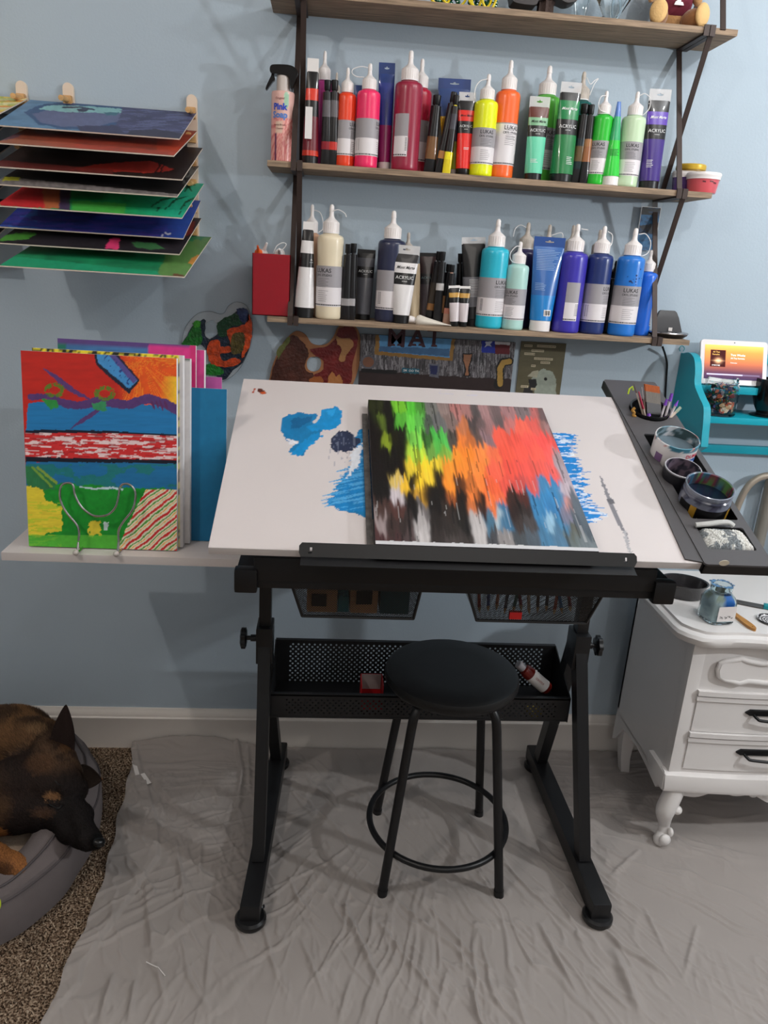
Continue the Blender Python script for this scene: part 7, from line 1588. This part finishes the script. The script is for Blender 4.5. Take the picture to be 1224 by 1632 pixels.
# neck, shoulders, trunk curled behind at the left
nk = [Pz(35, 1190, .25), Pz(0, 1165, .24), Pz(-45, 1150, .22)]
mb_e(Pz(52, 1192, .235), (.100, .080, .075)); mb_e(Pz(22, 1178, .220), (.110, .095, .085)); mb_e(Pz(35, 1255, .205), (.105, .085, .075))
mb_e(Pz(-15, 1190, .20), (.15, .12, .10)); mb_e(Pz(-80, 1200, .19), (.19, .14, .10)); mb_e(Pz(-160, 1260, .18), (.17, .15, .10)); mb_e(Pz(-10, 1290, .17), (.10, .08, .06))
# fore leg bent under the chin, paw resting on the cushion
pw = [Pz(-60, 1330, .13), Pz(-20, 1358, .135), Pz(10, 1378, .135), Pz(28, 1388, .130)]
for a, b in zip(pw[:-1], pw[1:]):
    for k in (0, .5): mb_e(a*(1-k)+b*k, (.040, .034, .034), b-a)
mb_e(pw[-1], (.038, .038, .030), pw[-1]-pw[-2])
for j in (-1.5, -.5, .5, 1.5):
    f = pw[-1]-pw[-2]; f /= np.linalg.norm(f); sdp = np.cross(f, [0, 0, 1]); mb_e(pw[-1]+f*.028+sdp*j*.016+np.array([0, 0, -.006]), (.017, .0105, .012), f)
dg = bpy.context.evaluated_depsgraph_get(); me_ = bpy.data.meshes.new_from_object(mo.evaluated_get(dg)); bpy.data.objects.remove(mo); bpy.data.metaballs.remove(mbd)
v = np.array([q.co[:] for q in me_.vertices]); F = [list(p.vertices) for p in me_.polygons]
print('DOGV', len(v))
lc = (v-occ); L_ = lc@ax/HL; S_ = lc@sd; U_ = lc@up
no = np.array([q.normal[:] for q in me_.vertices])
n1 = fbm(v[:, 0]*30+v[:, 2]*11, v[:, 1]*30, 3)
def mix(c, k, m): return c*(1-m[:, None])+lin(k)*m[:, None]
ss = lambda x, a, b: np.clip((x-a)/(b-a), 0, 1)
c = np.tile(lin((112, 82, 54)), (len(v), 1)); c = mix(c, (52, 40, 32), ss(n1, .45, .6)*.8)
face = ss(L_, -.28, -.02)*ss(.16-np.abs(S_), 0, .05)
c = mix(c, (40, 30, 26), face); c = mix(c, (86, 64, 46), face*ss(.30-abs(L_-.14), 0, .15)*ss(U_, .0, .03)*ss(n1, .4, .55)*.8)
c = mix(c, (24, 20, 20), ss(L_, .36, .58)); 
pu, pv_ = proj(v)
for x_, y_, rx_, ry_, k_, am in ((86, 1271, 15, 7, (134, 98, 66), .85), (70, 1298, 20, 9, (84, 60, 44), .6), (66, 1222, 26, 18, (92, 64, 42), .55), (108, 1196, 12, 10, (110, 78, 50), .6), (26, 1178, 34, 22, (120, 88, 58), .5), (62, 1170, 20, 8, (150, 118, 84), .5)):
    d_ = np.hypot((pu-x_)/rx_+.4*(n1-.5), (pv_-y_)/ry_+.4*(n1-.5)); c = mix(c, k_, ss(1.15-d_, 0, .5)*am)
d_ = np.linalg.norm(v-nose-up*.006, axis=1); c = mix(c, (10, 10, 11), ss(.024-d_, 0, .006))
pawm = np.min([np.linalg.norm(v-q_, axis=1) for q_ in pw], 0) < .062; pm = pawm & (v[:, 2] < .175); c = np.where(pm[:, None], lin((140, 92, 52))*(1+.5*(n1[:, None]-.5)), c); d_ = np.hypot((pu-8)/22, (pv_-1392)/24); c = mix(c, (58, 38, 26), ss(1-d_, 0, .6)*pm*.85)
back = ss(-(v[:, 0]), .84, .95); c = mix(c, (60, 48, 38), back*.5)
mb = MB(); mb.add(v, F, col=c); body = mb.build('body', mat('short_coat', vcol=True, rough=.9, bump=(260, .9, .002), spec=.15), dog, world=True, smooth=180)
# ears
def ear(base, tip, wdir, w_, cup, c_out, c_in, label, bendp=None):
    base, tip, wdir = map(lambda q_: np.array(q_, float), (base, tip, wdir)); d = tip-base; L = np.linalg.norm(d); d /= L; wdir = wdir-d*(wdir@d); wdir /= np.linalg.norm(wdir); nn = np.cross(wdir, d)
    s, t = np.meshgrid(np.linspace(-1, 1, 15), np.linspace(0, 1, 22), indexing='ij')
    W_ = w_*(1-t**1.7)**.8*(1+.12*np.sin(t*3.1))+.0008; bow_ = cup*(1-s**2)*(1-t*.7)
    def surf_(o_): return base+d*(L*t)[..., None]+wdir*(W_*s)[..., None]-nn*(bow_+o_*(1-t*.6))[..., None]
    G1, G2 = surf_(.0), surf_(.0045); mbx = MB(); k_ = fbm(s*3+5, t*5)
    mbx.grid(G1, col=lin(c_in)*(1+.5*(k_-.5))[..., None]).grid(G2[:, ::-1], col=(lin(c_out)*(1+.5*(k_-.5))[..., None])[:, ::-1])
    e1 = np.stack([G1[0], G2[0]], 0); e2 = np.stack([G2[-1], G1[-1]], 0); mbx.grid(e1, col=np.tile(lin(c_out), e1.shape[:2]+(1,))).grid(e2, col=np.tile(lin(c_out), e2.shape[:2]+(1,)))
    return mbx.build('ear', mat('short_coat', vcol=True), dog, world=True, smooth=180, label=label)
eb = Pz(97, 1188, .285); et = P(105, 1123, 'y', eb[1]+.0)
ear(eb-np.array([0, 0, .022]), et, CR, .031, -.010, (34, 28, 26), (44, 34, 32), 'pricked dark ear')
e2 = Pz(136, 1232, .262); e2t = Pz(163, 1243, .255)
ear(e2-np.array([.012, -.004, .012]), e2t, CU, .030, -.012, (40, 32, 28), (150, 100, 62), 'folded-back ear with tan inside')
# near closed eye: lid line where the photograph shows it
def surfpt(u_, v_):
    d2 = (pu-u_)**2+(pv_-v_)**2; idx = np.where(d2 < 9)[0]
    if len(idx) == 0: idx = np.array([np.argmin(d2)])
    dep = (v[idx]-CP)@CF; return v[idx[np.argmin(dep)]]+up*.0006
MB().tube(bez([surfpt(78, 1283), surfpt(85, 1286), surfpt(93, 1286), surfpt(100, 1282)], 12), [.0012]+[.0030]*11+[.0012] if len(bez([surfpt(78, 1283), surfpt(85, 1286), surfpt(93, 1286), surfpt(100, 1282)], 12)) == 13 else .0026, 6).build('closed_eye', mat('black_skin', (12, 11, 12), .35), dog, world=True)
# far closed eye and nose
for s_ in (1,):
    k0 = H_(.42, s_*.034, .024)
    pth = [H_(.38, s_*.040, .016), H_(.425, s_*.043, .020), H_(.47, s_*.036, .020)]
    # push the lid line onto the surface
    pth = [v[np.argmin(np.linalg.norm(v-q_, axis=1))] for q_ in pth]
    MB().tube(bez(pth, 10), .0022, 6).build('closed_eye', mat('black_skin', (12, 11, 12), .35), dog, world=True)
m = MB(); ell(m, (0, 0, 0), (.013, .016, .011), 14, M=Matrix()); nm_ = MB().add(np.array(m.v), m.f, M=basis(nose+up*.002, ax, sd, up)); nm_.build('nose', mat('wet_black', (12, 12, 13), .25, bump=(400, .5, .001)), dog, world=True)
for s_ in (-1, 1):
    q_ = MB(); ell(q_, (0, 0, 0), (.0035, .0030, .0035), 8); q_.v = [list(np.array(x)+nose+ax*.0115+sd*s_*.0065+up*.001) for x in q_.v]; q_.build('nostril', mat('nostril', (3, 3, 3), .8), dog, world=True)
# fur blades over the visible coat
fa = []; 
tri = np.array([[f[0], f[1], f[2]] for f in F]+[[f[0], f[2], f[3]] for f in F if len(f) > 3])
A_ = v[tri[:, 0]]; B_ = v[tri[:, 1]]; C_ = v[tri[:, 2]]; cr = np.cross(B_-A_, C_-A_); area = np.linalg.norm(cr, axis=1)/2; cen = (A_+B_+C_)/3; fn = no[tri].mean(1)
vis = ((CP-cen)*fn).sum(1) > -.2; uu, vv_ = proj(cen); vis &= (uu > -60) & (uu < 260) & (cen[:, 2] > .08)
pr_ = area*vis; pr_ /= pr_.sum(); N_ = 52000; id_ = RS.choice(len(tri), N_, p=pr_)
r1, r2 = RS.rand(N_), RS.rand(N_); fl_ = r1+r2 > 1; r1[fl_] = 1-r1[fl_]; r2[fl_] = 1-r2[fl_]
pos = A_[id_]+(B_-A_)[id_]*r1[:, None]+(C_-A_)[id_]*r2[:, None]; nn = fn[id_]; lf = ((pos-occ)@ax)/HL
flow = -ax*np.ones((N_, 1)); flow = flow-nn*(flow*nn).sum(1)[:, None]; flow /= np.linalg.norm(flow, axis=1)[:, None]+1e-9
ln = np.interp(lf, [-1, -.2, .1, .45, .6, 1], [.030, .024, .012, .008, .0055, .004])*RS.uniform(.7, 1.3, N_)
qu, qv = proj(pos); ln = np.where((np.abs(qu-89) < 13) & (np.abs(qv-1285) < 4), .0012, ln); dnose = np.linalg.norm(pos-nose, axis=1); ln = np.where(dnose < .026, .0001, ln)
sdv = np.cross(nn, flow); jit = RS.normal(0, .25, (N_, 1)); dr_ = flow*.93+nn*.30+sdv*jit; w_ = (.0009*np.ones(N_)+ln*.022)[:, None]
ci = c[tri[id_, 0]]*RS.uniform(.6, 1.5, (N_, 1))
Vf = np.stack([pos-sdv*w_, pos+sdv*w_, pos+dr_*ln[:, None]], 1).reshape(-1, 3); Cf = np.repeat(ci, 3, 0)
mb = MB(); mb.add(Vf, [(3*i, 3*i+1, 3*i+2) for i in range(N_)], col=Cf); mb.build('fur', mat('fur_fibre', vcol=True, rough=.7, spec=.2), dog, world=True, smooth=None, kind='stuff')
